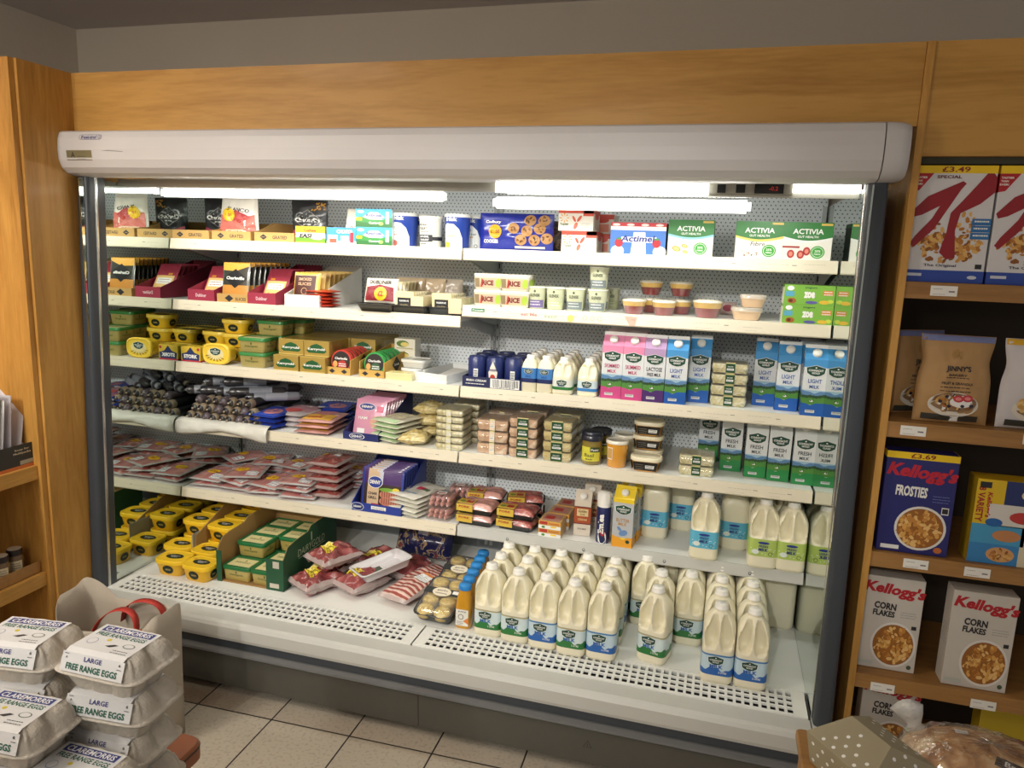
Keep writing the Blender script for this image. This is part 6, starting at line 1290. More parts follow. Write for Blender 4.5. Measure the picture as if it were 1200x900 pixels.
for r_, Y in ((1, .36), (2, .465), (3, .57)):
    jg.put((2.034, Y - (.0 if r_ > 1 else .02), z), 0, 'large milk jug in the column behind the turned jug', 'milk', 'large milk jugs behind the turned jug') if r_ != 2 else None
    if r_ > 1: jg.put((2.133, Y, z), 0, 'large milk jug behind the lone green labelled jug', 'milk', 'large milk jugs behind the lone green jug')
for c_, X in enumerate((2.232, 2.332)):
    for r_ in range(5): jb.put((X, .158 + .101 * r_, z), 0, 'large milk jug with a blue label, %s column, %s from the front' % (('left', 'right')[c_], ORD[r_]), 'milk')
bj = jug('milk_jug', 'green', H=.285, w=.118, d=.118, handle=False)
for c in list(bj.o.children):
    if c.name.startswith('label'): bpy.data.objects.remove(c)
bj.tree = [(c, []) for c in bj.o.children]
bj.put((2.437, .60, z), R(90), 'big plain milk container without a label in the right back corner', 'milk'); 
# juice bottles
def juice():
    t = thing('juice_bottle'); s_ = M('#c8901e', .15, coat=.6); b = MB(); b.loft([rr(.05, .05, .014, 0), rr(.056, .056, .014, .006), rr(.056, .056, .014, .075), rr(.05, .05, .02, .11), rr(.038, .038, .018, .135), rr(.036, .036, .0179, .145)], s_); b.build('bottle_body', t)
    c = MB(); c.lathe([(.0215, .138), (.0215, .152), (.019, .156), (0, .156)], M('#2b86d0', .35), 24, True, False)
    for k in range(18): a = k * .349; c.box(.0215 * math.cos(a) - .001, .0215 * math.cos(a) + .001, .0215 * math.sin(a) - .001, .0215 * math.sin(a) + .001, .139, .151, M('#2b86d0', .35))
    c.build('screw_cap', t)
    l = MB(); D = DC(); D.rect(-.023, .012, .023, .072, M('#e4e2d8', .4), 1); D.ell(-.004, .045, .010, .010, ink, 2, 16); D.ell(-.004, .045, .008, .008, M('#e4e2d8', .4), 3, 16); D.text('JUICE', 0, .064, .03, .006, navy, 2, .03); D.poly([(.004, .03), (.023, .02), (.023, .045)], M('#e0823a', .4), 2); D.lines(-.018, .006, .026, 3, .005, .0015, navy, 2)
    l.decals(D, front(-.0284)); l.build('label', t); return Proto(t)
ju = juice()
x0, y0 = on(541, 737, z)
for r_ in range(6):
    for c_ in range(2):
        if c_ == 1 and r_ == 0: continue
        ju.put((min(x0 + c_ * .0 + .0, 1.385) - (.0 if c_ == 0 else -.0) - r_ * .006 - (0 if c_ else .0) + (-.0 if c_ == 0 else 0), y0 + .028 + r_ * .059, z), 0, 'orange juice bottle with a blue cap, %s in the row going back' % ORD[r_], 'juice') if c_ == 0 else None
for r_ in range(4): ju.put((1.392 - .012, y0 + .45 + .0 * r_, z), 0, 'x', 'juice') if False else None
# mushroom style tray of potato cakes
def mtray():
    t = thing('mushroom_tray'); b = MB(); w, d, h = .125, .175, .03
    b.loft([rr(w * .86, d * .9, .014, 0), rr(w, d, .018, h), rr(w + .006, d + .006, .02, h), rr(w + .006, d + .006, .02, h + .002), rr(w - .006, d - .006, .016, h + .002), rr(w * .82, d * .86, .012, .004)], M('#2f3134', .35, coat=.3)); b.build('black_tray', t)
    c = MB(); g = random.Random(4); cm = ramp_mat('crumbed', [(.35, '#bfa04e'), (.55, '#dcc479'), (.7, '#ead9a0')], 60, 4, .5, .2, 1, bump=.6)
    for i in range(2):
        for j in range(4):
            r = .0275; x = -.029 + i * .058; y = -.062 + j * .040
            c.X = Matrix.Translation((x, y, .012 + (j % 2) * .003)) @ Matrix.Rotation(R(-14 if j % 2 else 8), 4, 'X'); c.lathe([(r * .7, 0), (r, .008), (r * 1.0, .018), (r * .93, .021), (0, .0215)], M('#b8a06a', .6), 22, True, False); c.lathe([(r * .9, .0215), (r * .86, .0245), (r * .5, .026), (0, .0265)], cm, 22, False, False)
    c.build('stuffed_mushrooms', t)
    l = MB(); D = DC(); D.rect(-.06, -.006, .06, .022, M('#33383a', .4), 1); D.ell(-.0, .006, .032, .02, M('#e6ddc6', .4), 2); D.text('garlic', 0, .012, .036, .009, ink, 3, .01); D.text('mushrooms', 0, .0, .04, .006, ink, 3); D.rect(.036, .004, .058, .018, paper, 2)
    l.decals(D, lambda u, v, q: (u, v, .047 + EPS * q)); l.build('label', t)
    f = MB(); f.loft([rr(.122, .172, .018, .033), rr(.108, .158, .016, .0445), rr(.09, .14, .014, .0455)], M('#f2f4f2', .05, coat=1, alpha=.12, var=0)); f.build('film', t); return Proto(t)
mt = mtray(); x, y = on(511, 733, z)
# raised at the back so the contents show
mt.put((1.272, y + .092, z + .034), R(-3), 'black tray of stuffed mushrooms with an oval label, front one', 'mushrooms', rx=R(17), sc=1.12); mt.put((1.265, y + .295, z + .034), R(-3), 'black tray of stuffed mushrooms behind the front one', 'mushrooms', rx=R(17), sc=1.12)
# striped bacon joints
def longp(w, l, th, m, seed): 
    b = MB(); b.X = Matrix.Translation((0, -l / 2, th)) @ FLAT; D = DC(); D.rect(-w * .05, l * .42, w * .38, l * .56, paper, 2); D.rect(-w * .05, l * .56, w * .38, l * .6, M('#cf7a3a', .4), 2); D.lines(0, w * .33, l * .5, 3, .01, .002, ink, 3)
    pillow(b, w, l, th, m, D, seed=seed, wr=.3, nx=16, nz=26, edge=(1, M('#d8c6c2', .12, coat=1, alpha=.7, var=0))); return Proto(b.build('bacon_pack'))
strp = ramp_mat('striped_bacon', [(.3, '#a3534c'), (.5, '#c4756c'), (.62, '#e6cabf')], 13, 3, .2, .8, 2.0, (1, 1, 1), .4, 'wavey')
lp = longp(.135, .34, .03, strp, 2); x, y = on(470, 715, z); lp.put((1.12, y + .17, z), R(-14), 'long striped bacon pack lying towards the back beside the mushroom trays', 'bacon')
lp2 = None
# open clear tray with label
t = thing('plastic_tray'); b = MB(); w, d, h = .13, .21, .032
pt_ = M('#d3d0d3', .25, coat=.3)
b.loft([rr(w * .82, d * .86, .014, 0), rr(w, d, .018, h), rr(w + .01, d + .01, .02, h), rr(w + .01, d + .01, .02, h + .002), rr(w - .006, d - .006, .016, h + .002), rr(w * .78, d * .82, .012, .003)], pt_); b.build('tray_body', t)
l = MB(); D = DC(); D.poly([(-.04, -.05), (.03, -.055), (.035, .0), (-.035, .005)], M('#3d4a33', .4), 1); D.ell(-.02, -.03, .012, .01, M('#a8403a', .4), 2, 10); D.rect(.0, -.045, .03, -.01, M('#d8dccb', .4), 2); D.ell(.012, -.02, .008, .005, M('#9ab84a', .4), 3, 10); l.decals(D, topf(.0034)); l.build('label', t)
Proto(t).put((.975, .37, z + .070), R(-38), 'empty pale plastic tray with a salad label resting on the meat packs', 'tray', rx=R(9), ry=R(-4))
mb3 = []; joint = ramp_mat('meat_joint', [(.3, '#6d2c30'), (.5, '#9c4f50'), (.66, '#c98c86')], 9, 5, .16, .8, 1.8, bump=.6)
for i in range(3):
    D = DC(); D.rect(-.05, .05, .02, .10, M('#e3cf3a', .35, coat=.4), 2); D.rect(-.055, .08, -.02, .11, M('#e9dc8a', .4), 3); D.lines(-.04, .01, .09, 3, .012, .003, M('#7a7a30', .4), 4)
    mb3.append(flatpack('meat_joint', .15, .19, .034, joint, D, seed=40 + i, wr=.75, edge=(1, M('#cdb9b6', .12, coat=1, alpha=.75, bump=.5, bscale=25, var=0)), nx=16, nz=18))
for k, (X, Y, dz, rz) in enumerate(((.745, .285, 0, -28), (.755, .46, .002, -15), (.905, .33, 0, -25), (.765, .37, .066, -26), (.88, .53, .0, -10), (1.03, .50, 0, -20), (.93, .22 + .03, .0, -70))):
    if k == 6: continue
    mb3[k % 3].put((X, Y, z + dz), R(rz), ('dark red meat joint with a yellow label in front of the green box', 'dark red meat joint behind the front one by the green box', 'dark red meat joint under the empty plastic tray', 'dark red meat joint lying on top of the two by the green box', 'dark red meat joint at the back near the navy bag', 'dark red meat joint at the right under the plastic tray')[k], 'meat')
bagm = ramp_mat('navy_snack_bag', [(.42, '#1b1d45'), (.52, '#20224e'), (.56, '#b39a6a'), (.62, '#23264f'), (.7, '#8a3b3b')], 22, 3, .25, .6, 1.2, bump=.3)
D = DC(); D.rect(-.02, .09, .03, .12, M('#cfd2e0', .4), 2); D.text('fine', .05, .13, .05, .02, white, 2, .02, .2)
nbg = pouch('snack_bag', .26, .19, .045, bagm, D, wr=.45, seed=9, nx=20, nz=16); nbg.put((1.02, .66, z + .015), R(-6), 'navy bag of snacks with golden pieces printed on it at the dark back', 'snacks', rx=R(-22))
# green Dairygold shipper with tubs inside
def dsh(D, d, h): D.text('DAIRYGOLD', 0, h * .58, d * .5, h * .15, M('#b9c9a8', .5), 1, .0, .12); D.rect(-d * .24, h * .46, d * .26, h * .475, M('#b9c9a8', .5), 1); D.text('Original', .03, h * .36, d * .2, h * .09, M('#b9c9a8', .5), 1, 0, .2); D.rect(-.004, h * .68, .004, h * .86, M('#b9c9a8', .5), 1)
gm = M('#1f5236', .6); km2 = M('#a5824f', .8)
bx0, by0 = on(249, 684, z); bx1, by1 = on(329, 697, z); w = .295; d = .40; hB = .195
b = MB(); t_ = .004
sidep = [(-d / 2, 0), (d / 2, 0), (d / 2, hB), (-d * .0, hB), (-d * .06, hB - .018), (-d * .3, hB - .022), (-d * .42, hB - .03), (-d / 2, hB - .07)]
for s_ in (-1, 1):
    a, c = (w / 2 - t_, w / 2) if s_ > 0 else (-w / 2, -w / 2 + t_)
    b.prism(sidep, a + (0 if s_ > 0 else t_ * .5), c - (t_ * .5 if s_ > 0 else 0), km2, 'x'); b.prism(sidep, (c - t_ * .5 if s_ > 0 else a), (c if s_ > 0 else a + t_ * .5), gm, 'x')
    x0_, x1_ = (w / 2 - .075, w / 2) if s_ > 0 else (-w / 2, -w / 2 + .022)
    b.box(x0_, x1_, -d / 2 - .003, -d / 2, 0, hB - .07, gm)
b.box(-w / 2, w / 2, -d / 2, d / 2, 0, .003, km2); b.box(-w / 2 + t_, w / 2 - t_, d / 2 - t_, d / 2, .003, hB, km2)
D = DC(); dsh(D, d, hB); b.decals(D, right(w / 2)); D = DC(); D.rect(w / 2 - .045, hB - .105, w / 2 - .018, hB - .078, M('#c9c4b4', .5), 1); D.rect(w / 2 - .06, .01, w / 2 - .02, .028, M('#c9c4b4', .5), 1); b.decals(D, front(-d / 2 - .003))
gb = Proto(b.build('cardboard_box')); bxc = .375 + .13; gb.put((.500, .20 + d / 2 + .005, z), R(0), 'green open cardboard box of butter tubs on the deck', 'box')
GX = .500; GY = .205 + d / 2
for r_ in range(4):
    for c_ in range(2):
        gr2.put((GX - .135 + .065 + c_ * .126, .205 + .055 + r_ * .096, z + .0035), 0, 'cream and green butter tub in the green box, %s row, %s, lower layer' % (ORD[r_], ('left', 'right')[c_]), 'butter')
        if r_ > 0 and not (c_ == 1 and r_ == 1): gr2.put((GX - .135 + .065 + c_ * .126, .205 + .055 + r_ * .096, z + .0035 + .0603), 0, 'cream and green butter tub in the green box, %s row, %s, upper layer' % (ORD[r_], ('left', 'right')[c_]), 'butter')
# cardboard dividers and yellow tubs
b = MB(); b.box(-.003, .0, -.22, .22, 0, .12, M('#9b9a93', .7)); b.prism([(-.22, .0), (.22, 0), (.22, .18), (-.02, .18), (-.2, .11)], 0, .003, M('#a08355', .8), 'x'); tag(b.build('cardboard_divider', loc=(.158, .53, z)), 'grey brown cardboard side standing between the rows of yellow tubs', 'cardboard')
yd = tub('spread_tub', .122, .096, .066, '#e9b51e', '#f2c72a', taper=.84, r=.026, lidh=.012, fr=blab, sd=blab, tp=btop, over=.004)
YT = [(.082, .265, 0), (.082, .37, 0), (.082, .475, 0), (.082, .58, 0), (.232, .225, 0), (.232, .33, 0), (.232, .435, 0), (.232, .54, 0), (.232, .645, 0)]
def yput(X, Y, k, lab): yd.put((X, Y, z + k * .0665), R(random.uniform(-5, 5)), lab, 'butter')
for k in range(2):
    yput(.222, .435, k + 0, 'yellow spread tub in the right row, third from the front, %s' % ('below', 'on top')[k]); yput(.222, .545, k, 'yellow spread tub in the right row, fourth from the front, %s' % ('below', 'on top')[k]); yput(.225, .66, k, 'yellow spread tub in the right row, last, %s' % ('below', 'middle')[k])
    yput(.085, .455, k, 'yellow spread tub in the left row, second from the front, %s' % ('below', 'on top')[k]); yput(.085, .57, k, 'yellow spread tub in the left row, third from the front, %s' % ('below', 'on top')[k]); yput(.085, .68, k, 'yellow spread tub in the left row, last, %s' % ('below', 'on top')[k])
yput(.225, .66, 2, 'yellow spread tub in the right row, last, on top of two others')
yput(.15, .215, 0, 'yellow spread tub at the front edge nearest the mirror'); yput(.282, .205, 0, 'yellow spread tub at the front edge beside the green box'); yput(.225, .325, 0, 'yellow spread tub in the right row, second from the front'); yput(.085, .335, 0, 'yellow spread tub in the left row next to the mirror')
# ---------------------------------------------------------------- cereal shelving goods
def bandtop(D, w, h, price, c=yellow): D.rect(-w / 2, h * .935, w / 2, h, c, 1); D.text(price, 0, h * .968, w * .34, h * .045, M('#8a2a1c', .5), 2, .02)
flk = [M('#b8772f', .5), M('#d19a4c', .5), M('#8f5620', .5), M('#e0b468', .5)]
def spk(D, w, h):
    bandtop(D, w, h, '£3.49'); D.poly([(-w / 2, h * .935), (-w * .26, h * .935), (-w * .42, h * .79), (-w * .5, h * .78)][::-1], M('#b3202a', .45), 1)
    for i, s_ in enumerate(('TASTIER', 'THAN', 'EVER!')): D.text(s_, -w * .41 + (.0, -.006, -.006)[i], h * (.90 - i * .028), w * (.15, .09, .11)[i], h * .017, white, 3, .03)
    D.text('SPECIAL', -w * .07, h * .905, w * .3, h * .026, M('#6a2530', .5), 3, .03); kr = M('#96202c', .45)
    D.flakes(w * .0, h * .30, w * .47, h * .13, 90, flk, w * .05, 2, 4); D.flakes(w * .18, h * .42, w * .16, h * .2, 40, flk, w * .045, 2, 6); D.flakes(-w * .2, h * .4, w * .2, h * .14, 40, flk, w * .045, 2, 8)
    D.poly([(-w * .49, h * .60), (-w * .30, h * .74), (.10 * w, h * .87), (w * .145, h * .85), (w * .09, h * .80), (-w * .02, h * .66), (-w * .18, h * .46), (-w * .40, h * .30), (-w * .46, h * .33), (-w * .40, h * .40), (-w * .22, h * .55), (-w * .14, h * .66), (-w * .35, h * .58), (-w * .46, h * .56)][::-1], kr, 4)
    D.poly([(w * .46, h * .935), (w * .5, h * .9), (w * .5, h * .78), (w * .34, h * .68), (w * .12, h * .60), (w * .08, h * .45), (w * .12, h * .22), (w * .02, h * .20), (-w * .08, h * .26), (-w * .02, h * .44), (-w * .0, h * .60), (w * .12, h * .70), (w * .3, h * .86), (w * .38, h * .935)][::-1], kr, 4)
    for i in range(3): D.rect(w * .27, h * (.50 - i * .06), w * .5, h * (.555 - i * .06), M('#2f73b4', .4), 5); D.lines(w * .3, w * .48, h * (.525 - i * .06), 1, .003, .004, white, 6, i)
    D.rect(-w / 2, 0, w / 2, h * .105, M('#2c4aa6', .4), 1); D.text('The Original', -w * .05, h * .145, w * .4, h * .03, M('#262a4a', .5), 3, .02); D.rect(w * .38, h * .125, w * .46, h * .165, ink, 2); D.rect(-w * .45, h * .05, -w * .26, h * .075, M('#cfd6e6', .4), 2); D.ell(w * .36, h * .05, w * .06, h * .016, M('#cfd6e6', .4), 2, 10)
zc = UZ[0]; wS = .19
sk_ = single('cereal_box', .188, .06, .292, '#dadade', spk, lambda D, d, h: (D.rect(-d / 2, h * .935, d / 2, h, yellow, 1), D.rect(-d / 2, 0, d / 2, h * .105, M('#2c4aa6', .4), 1), D.rect(-d / 2, h * .78, d / 2, h * .935, M('#b3202a', .45), 1)))
xk = xat(1151, CY + .02, zc) - .094
hS = hgt(1150, 193, CY + .02, zc)
for k in range(3): sk_.put((xk + .194 * k, CY + .02 + .03, zc), 0, 'white cereal box with a giant red K and yellow price band, %s' % ('left one', 'middle one', 'right one')[k], 'cereal')
# granola pouches
def jin(band, strawberry):
    def f(D, w, h):
        D.rect(-w * .49, h * .93, w * .49, h * .995, band, 1)
        D.text("JINNY'S", w * .02, h * .62, w * .36, h * .08, ink, 2, .03); D.text('BAKERY', w * .02, h * .555, w * .26, h * .025, ink, 2, .02); D.lines(-w * .14, w * .2, h * .52, 1, .005, .002, ink, 2); D.text('FRUIT & GRANOLA', w * .02, h * .46, w * .42, h * .03, ink, 2, .02); D.lines(-w * .2, w * .22, h * .41, 2, .01, .002, ink, 2)
        for k in range(3): D.ell(-w * .02 + (k - 1) * .009, h * (.78 + .02 * (k % 2)), .0035, h * .05, M('#a98448', .6), 2, 8)
        D.ell(w * .0, h * .22, w * .34, h * .14, M('#dcd6ca', .5), 3, 28); D.ell(0, h * .245, w * .31, h * .105, M('#8b6f52', .5), 4, 28)
        if strawberry:
            D.flakes(0, h * .245, w * .28, h * .09, 60, flk + [M('#e9e4dc', .5), M('#4a2b38', .5)], w * .035, 5, 3); D.ell(w * .1, h * .25, w * .15, h * .06, paper, 6.2)
            for x, y in ((.06, .29), (.18, .3)): D.ell(w * x, h * y, w * .07, h * .04, M('#c23a44', .4), 7); D.ell(w * x, h * y, w * .04, h * .02, M('#e58a86', .4), 8)
            for x, y in ((-.1, .31), (.12, .21), (.24, .22), (-.05, .2), (-.18, .25)): D.ell(w * x, h * y, w * .028, h * .018, M('#2c2438', .4), 7, 8)
        else: D.flakes(0, h * .27, w * .3, h * .12, 80, [M('#d9b26a', .5), M('#c99a4c', .5), M('#e6c98a', .5)], w * .06, 5, 3)
        D.rect(-w * .4, h * .03, w * .36, h * .1, M('#3b3a34', .5), 2); D.rect(-w * .02, h * .025, w * .1, h * .12, paper, 3)
    return f
zc = UZ[1]
def pch(base, band, straw, lab, xl, w=.178, h=.235):
    D = DC(); jin(band, straw)(D, w, h); p = pouch('granola_pouch', w, h, .026, M(base, .6, bump=.15, bscale=20), D, wr=.3, seed=xl, nx=24, nz=24, pw=2.6, waist=.10)
    return p
ky = pch('#b58f5e', M('#7d87b8', .45), True, '', 3); wy = pch('#cfcdd2', M('#d9ac2e', .45), False, '', 5)
xg_ = xat(1112, CY + .04, zc); ky.put((xg_ + .0, CY + .05, zc), R(0), 'kraft granola pouch with strawberries in a bowl, facing the shop', 'granola', rx=R(-3)); ky.put((xg_ - .066, CY + .16, zc), R(30), 'kraft granola pouch turned away at the left behind the front one', 'granola', rx=R(-3))
wy.put((xat(1199, CY + .04, zc) + .025, CY + .05, zc), R(0), 'white granola pouch with a yellow top band', 'granola', rx=R(-3))
# Frosties, variety
def bowl(D, w, h, cx, cy, r, seed, lv=3):
    D.ell(w * cx, h * cy, w * r, w * r * .98, M('#e4e2de', .45), lv, 32); D.ell(w * cx, h * cy, w * r * .9, w * r * .88, M('#9a6228', .5), lv + .5, 32); D.flakes(w * cx, h * cy, w * r * .86, w * r * .84, 120, [M('#c98a3c', .5), M('#e0aa58', .5), M('#a96a28', .5), M('#ecc27a', .5)], w * .055, lv + 1, seed)
def fros(D, w, h):
    bandtop(D, w, h, '£3.69'); D.text("Kellogg's", w * .02, h * .80, w * .96, h * .17, M('#bf2338', .45), 2, .045, .25, -.06); D.text('FROSTIES', -w * .1, h * .62, w * .44, h * .105, white, 2, .04, 0, -.03); D.lines(w * .2, w * .44, h * .59, 3, .008, .0015, M('#7a86c4', .5), 2); D.rect(w * .34, h * .42, w * .44, h * .49, paper, 2); D.rect(w * .35, h * .43, w * .43, h * .48, ink, 3)
    bowl(D, w, h, .08, .26, .36, 5); D.rect(-w * .44, h * .03, -w * .18, h * .07, paper, 8); D.ell(w * .36, h * .06, w * .06, h * .03, M('#c9703a', .5), 3, 10)
zc = UZ[2]
fs = single('cereal_box', .178, .06, .285, '#25286f', fros, lambda D, d, h: D.rect(-d / 2, h * .935, d / 2, h, yellow, 1)); xf = (xat(1023, CY + .02, zc) + xat(1112, CY + .02, zc)) / 2
fs.put((max(xf, 2.6105 + .088), CY + .05, zc), 0, 'dark blue cereal box with white FROSTIES lettering and price band', 'cereal')
def var_(D, w, h):
    D.rect(-w / 2, 0, w / 2, h, M('#e2bf24', .45), 1); D.rect(-w * .1, h * .72, w * .5, h, M('#27366e', .45), 2); D.rect(-w * .3, h * .46, w * .5, h * .72, M('#dedcd6', .45), 2) ; D.rect(-w * .5, h * .0, w * .2, h * .24, M('#3a86c4', .45), 2); D.rect(-w * .5, h * .24, w * .25, h * .47, M('#4aa0cf', .45), 2); D.rect(w * .2, 0, w * .5, h * .46, M('#dcd2b4', .45), 2)
    D.text('8 VARIETY', -w * .42, h * .70, h * .42, w * .1, M('#a8282a', .45), 4, .03, 0, -R(90)); D.text("Kellogg's", -w * .31, h * .70, h * .3, w * .09, M('#b5202c', .45), 4, .03, .2, -R(90)); D.rect(-w * .46, h * .9, -w * .3, h * .97, ink, 4)
    D.ell(-w * .2, h * .5, w * .12, h * .05, M('#2767b0', .45), 5); D.ell(-w * .05, h * .12, w * .2, h * .09, M('#d6a06a', .45), 4); D.flakes(-w * .05, h * .12, w * .17, h * .075, 30, flk, w * .04, 5); D.ell(-w * .0, h * .35, w * .2, h * .07, M('#c88a5a', .45), 4); D.ell(w * .28, h * .85, w * .16, h * .07, M('#e6d7b0', .45), 4); D.ell(w * .2, h * .58, w * .2, h * .07, M('#c23a38', .45), 4); D.text('COCO', w * .38, h * .3, h * .14, w * .1, M('#7a3a20', .45), 4, .04, 0, -R(90))
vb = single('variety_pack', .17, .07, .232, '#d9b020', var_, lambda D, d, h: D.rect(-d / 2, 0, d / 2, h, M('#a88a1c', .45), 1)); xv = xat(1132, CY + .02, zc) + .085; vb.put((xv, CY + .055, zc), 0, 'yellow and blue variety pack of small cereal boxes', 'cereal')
def corn(D, w, h):
    D.text("Kellogg's", w * .03, h * .86, w * .98, h * .15, M('#b8202e', .45), 2, .045, .25, -.06); D.text('CORN', -w * .1, h * .69, w * .36, h * .075, ink, 2, .045, 0, -.04); D.text('FLAKES', -w * .11, h * .61, w * .36, h * .065, ink, 2, .045, 0, -.04); D.lines(w * .16, w * .42, h * .64, 3, .008, .0015, M('#88888c', .5), 2); D.rect(w * .36, h * .47, w * .44, h * .51, ink, 2)
    bowl(D, w, h, .10, .28, .37, 9); D.rect(-w * .46, h * .04, -w * .2, h * .075, M('#bfc6bf', .5), 8); D.ell(w * .4, h * .06, w * .04, h * .025, M('#4a5a4a', .5), 3, 8)
zc = UZ[3]
cf = single('cereal_box', .212, .06, .312, '#cfcbc4', corn, lambda D, d, h: D.lines(-d * .3, d * .3, h * .6, 6, .012, .002, grey, 1))
xc1 = xat(1097, CY + .02, zc + .15) + .095; xc0 = 2.6105 + .079
cf.put((xc0 + .0, CY + .075, zc), 0, 'white corn flakes box at the left, partly behind the oak side', 'cereal', sc=(.75, 1, .90)); cf.put((xc1 + .014, CY + .05, zc), R(0), 'white corn flakes box at the right with a grey side showing', 'cereal')
cf.put((xc0 + .05, CY + .15, UZ[4]), 0, 'white cereal box on the lowest visible shelf, only its red lettering showing', 'cereal')
b = MB(); b.box(-.09, .09, 0, .06, 0, .27, M('#c9b02a', .5)); D = DC(); D.rect(-.09, .02, .09, .16, M('#b03a2a', .5), 1); b.decals(D, front(0)); tag(b.build('cereal_box', loc=(xc1 + .17, CY + .12, UZ[4])), 'yellow and red cereal box at the lower right photo edge', 'cereal')
# ================================================================== LEFT SHELVES
sz = .52 + FLOOR; X0 = -.13
# display box of soup sachets with leaflets
t = thing('leaflet_box', 'dark card box holding white leaflets on the oak shelf', 'box', (-.135, -.255, sz), 0)
b = MB(); cm = M('#33322f', .6); w = .12; L = .30
b.box(-w / 2, w / 2, -L / 2, L / 2, 0, .003, cm); b.box(w / 2 - .003, w / 2, -L / 2, L / 2, .003, .085, cm); b.box(-w / 2, -w / 2 + .003, -L / 2, L / 2, .003, .12, cm); b.box(-w / 2 + .003, w / 2 - .003, L / 2 - .003, L / 2, .003, .10, cm); b.box(-w / 2 + .003, w / 2 - .003, -L / 2, -L / 2 + .003, .003, .10, cm)
D = DC(); D.rect(-L / 2, 0, L / 2, .014, M('#c9703a', .6), 1); D.text('Soup for', .04, .068, .055, .008, M('#d8c9a8', .6), 2, .02); D.text('Multipacks', .04, .056, .065, .009, M('#d8c9a8', .6), 2, .02); D.rect(L / 2 - .045, .045, L / 2 - .01, .085, M('#e0b53a', .6), 2); D.text('4', L / 2 - .0275, .068, .014, .022, M('#b5432a', .6), 3, .03); D.rect(L / 2 - .07, .02, L / 2 - .05, .04, M('#e0a03a', .6), 2); D.rect(.03, .016, .08, .03, M('#a8a08a', .6), 2); b.decals(D, right(w / 2)); b.build('card_box', t)
shm = [M('#d4d3dc', .5), M('#c7c5cf', .5), M('#dedde2', .5)]
for k in range(9):
    b = MB(); a = MB(); hgt_ = .26 - .012 * (k % 3); m = shm[k % 3] if k != 6 else M('#4a7a3a', .5)
    b.box(-.045, .045, -.0012, .0012, 0, hgt_, m)
    if k == 3: D = DC(); D.lines(-.03, .03, hgt_ * .9, 2, .02, .003, ink, 1); b.decals(D, front(-.0012))
    o = b.build('leaflet', loc=(t.location.x - .005, t.location.y + .125 - k * .03, sz + .0045)); o.rotation_euler = (R(-6 - 2.2 * (k % 4)), 0, R(12 - 3 * (k % 3))); tag(o, 'white leaflet standing in the dark card box' if k != 6 else 'green backed leaflet standing between the white leaflets', 'leaflet', 'white leaflets in the card box' if k != 6 else None)
# spice jars on a wooden rack
sz = .13 + FLOOR
b = MB(); b.box(-.25, -.077, -.9, -.18, 0, .012, dimoak); b.box(-.082, -.077, -.9, -.18, .012, .04, dimoak); tag(b.build('jar_tray', loc=(0, 0, sz + .004)), 'shallow wooden tray on the lower left shelf', 'tray')
t = thing('spice_jar'); b = MB(); b.lathe([(.024, 0), (.026, .004), (.026, .06), (.022, .068), (.022, .074)], M('#6a5238', .15, coat=.7), 24); 
D = DC(); D.rect(-.02, .012, .02, .05, M('#cdbf9f', .5), 1, 8); D.lines(-.014, .014, .04, 3, .008, .002, ink, 2); b.decals(D, lambda u, v, l: ((.0264 + EPS * l) * math.cos(u / .026), (.0264 + EPS * l) * math.sin(u / .026), v)); b.build('jar_body', t)
c = MB(); c.lathe([(.0245, .0675), (.0245, .086), (.023, .088), (0, .088)], M('#2a2220', .35, metal=.3), 24, True, False); D = DC(); D.ell(0, 0, .022, .022, M('#b8ad9a', .4), 1, 24); c.decals(D, topf(.088)); c.build('lid', t); sj = Proto(t)
for k in range(5): sj.put((-.112 - (.0 if k % 2 else .012), -.235 - k * .062, sz + .0165), R(-35), 'small spice jar with a dark lid on the wooden tray, %s from the far end' % ORD[k], 'jar')
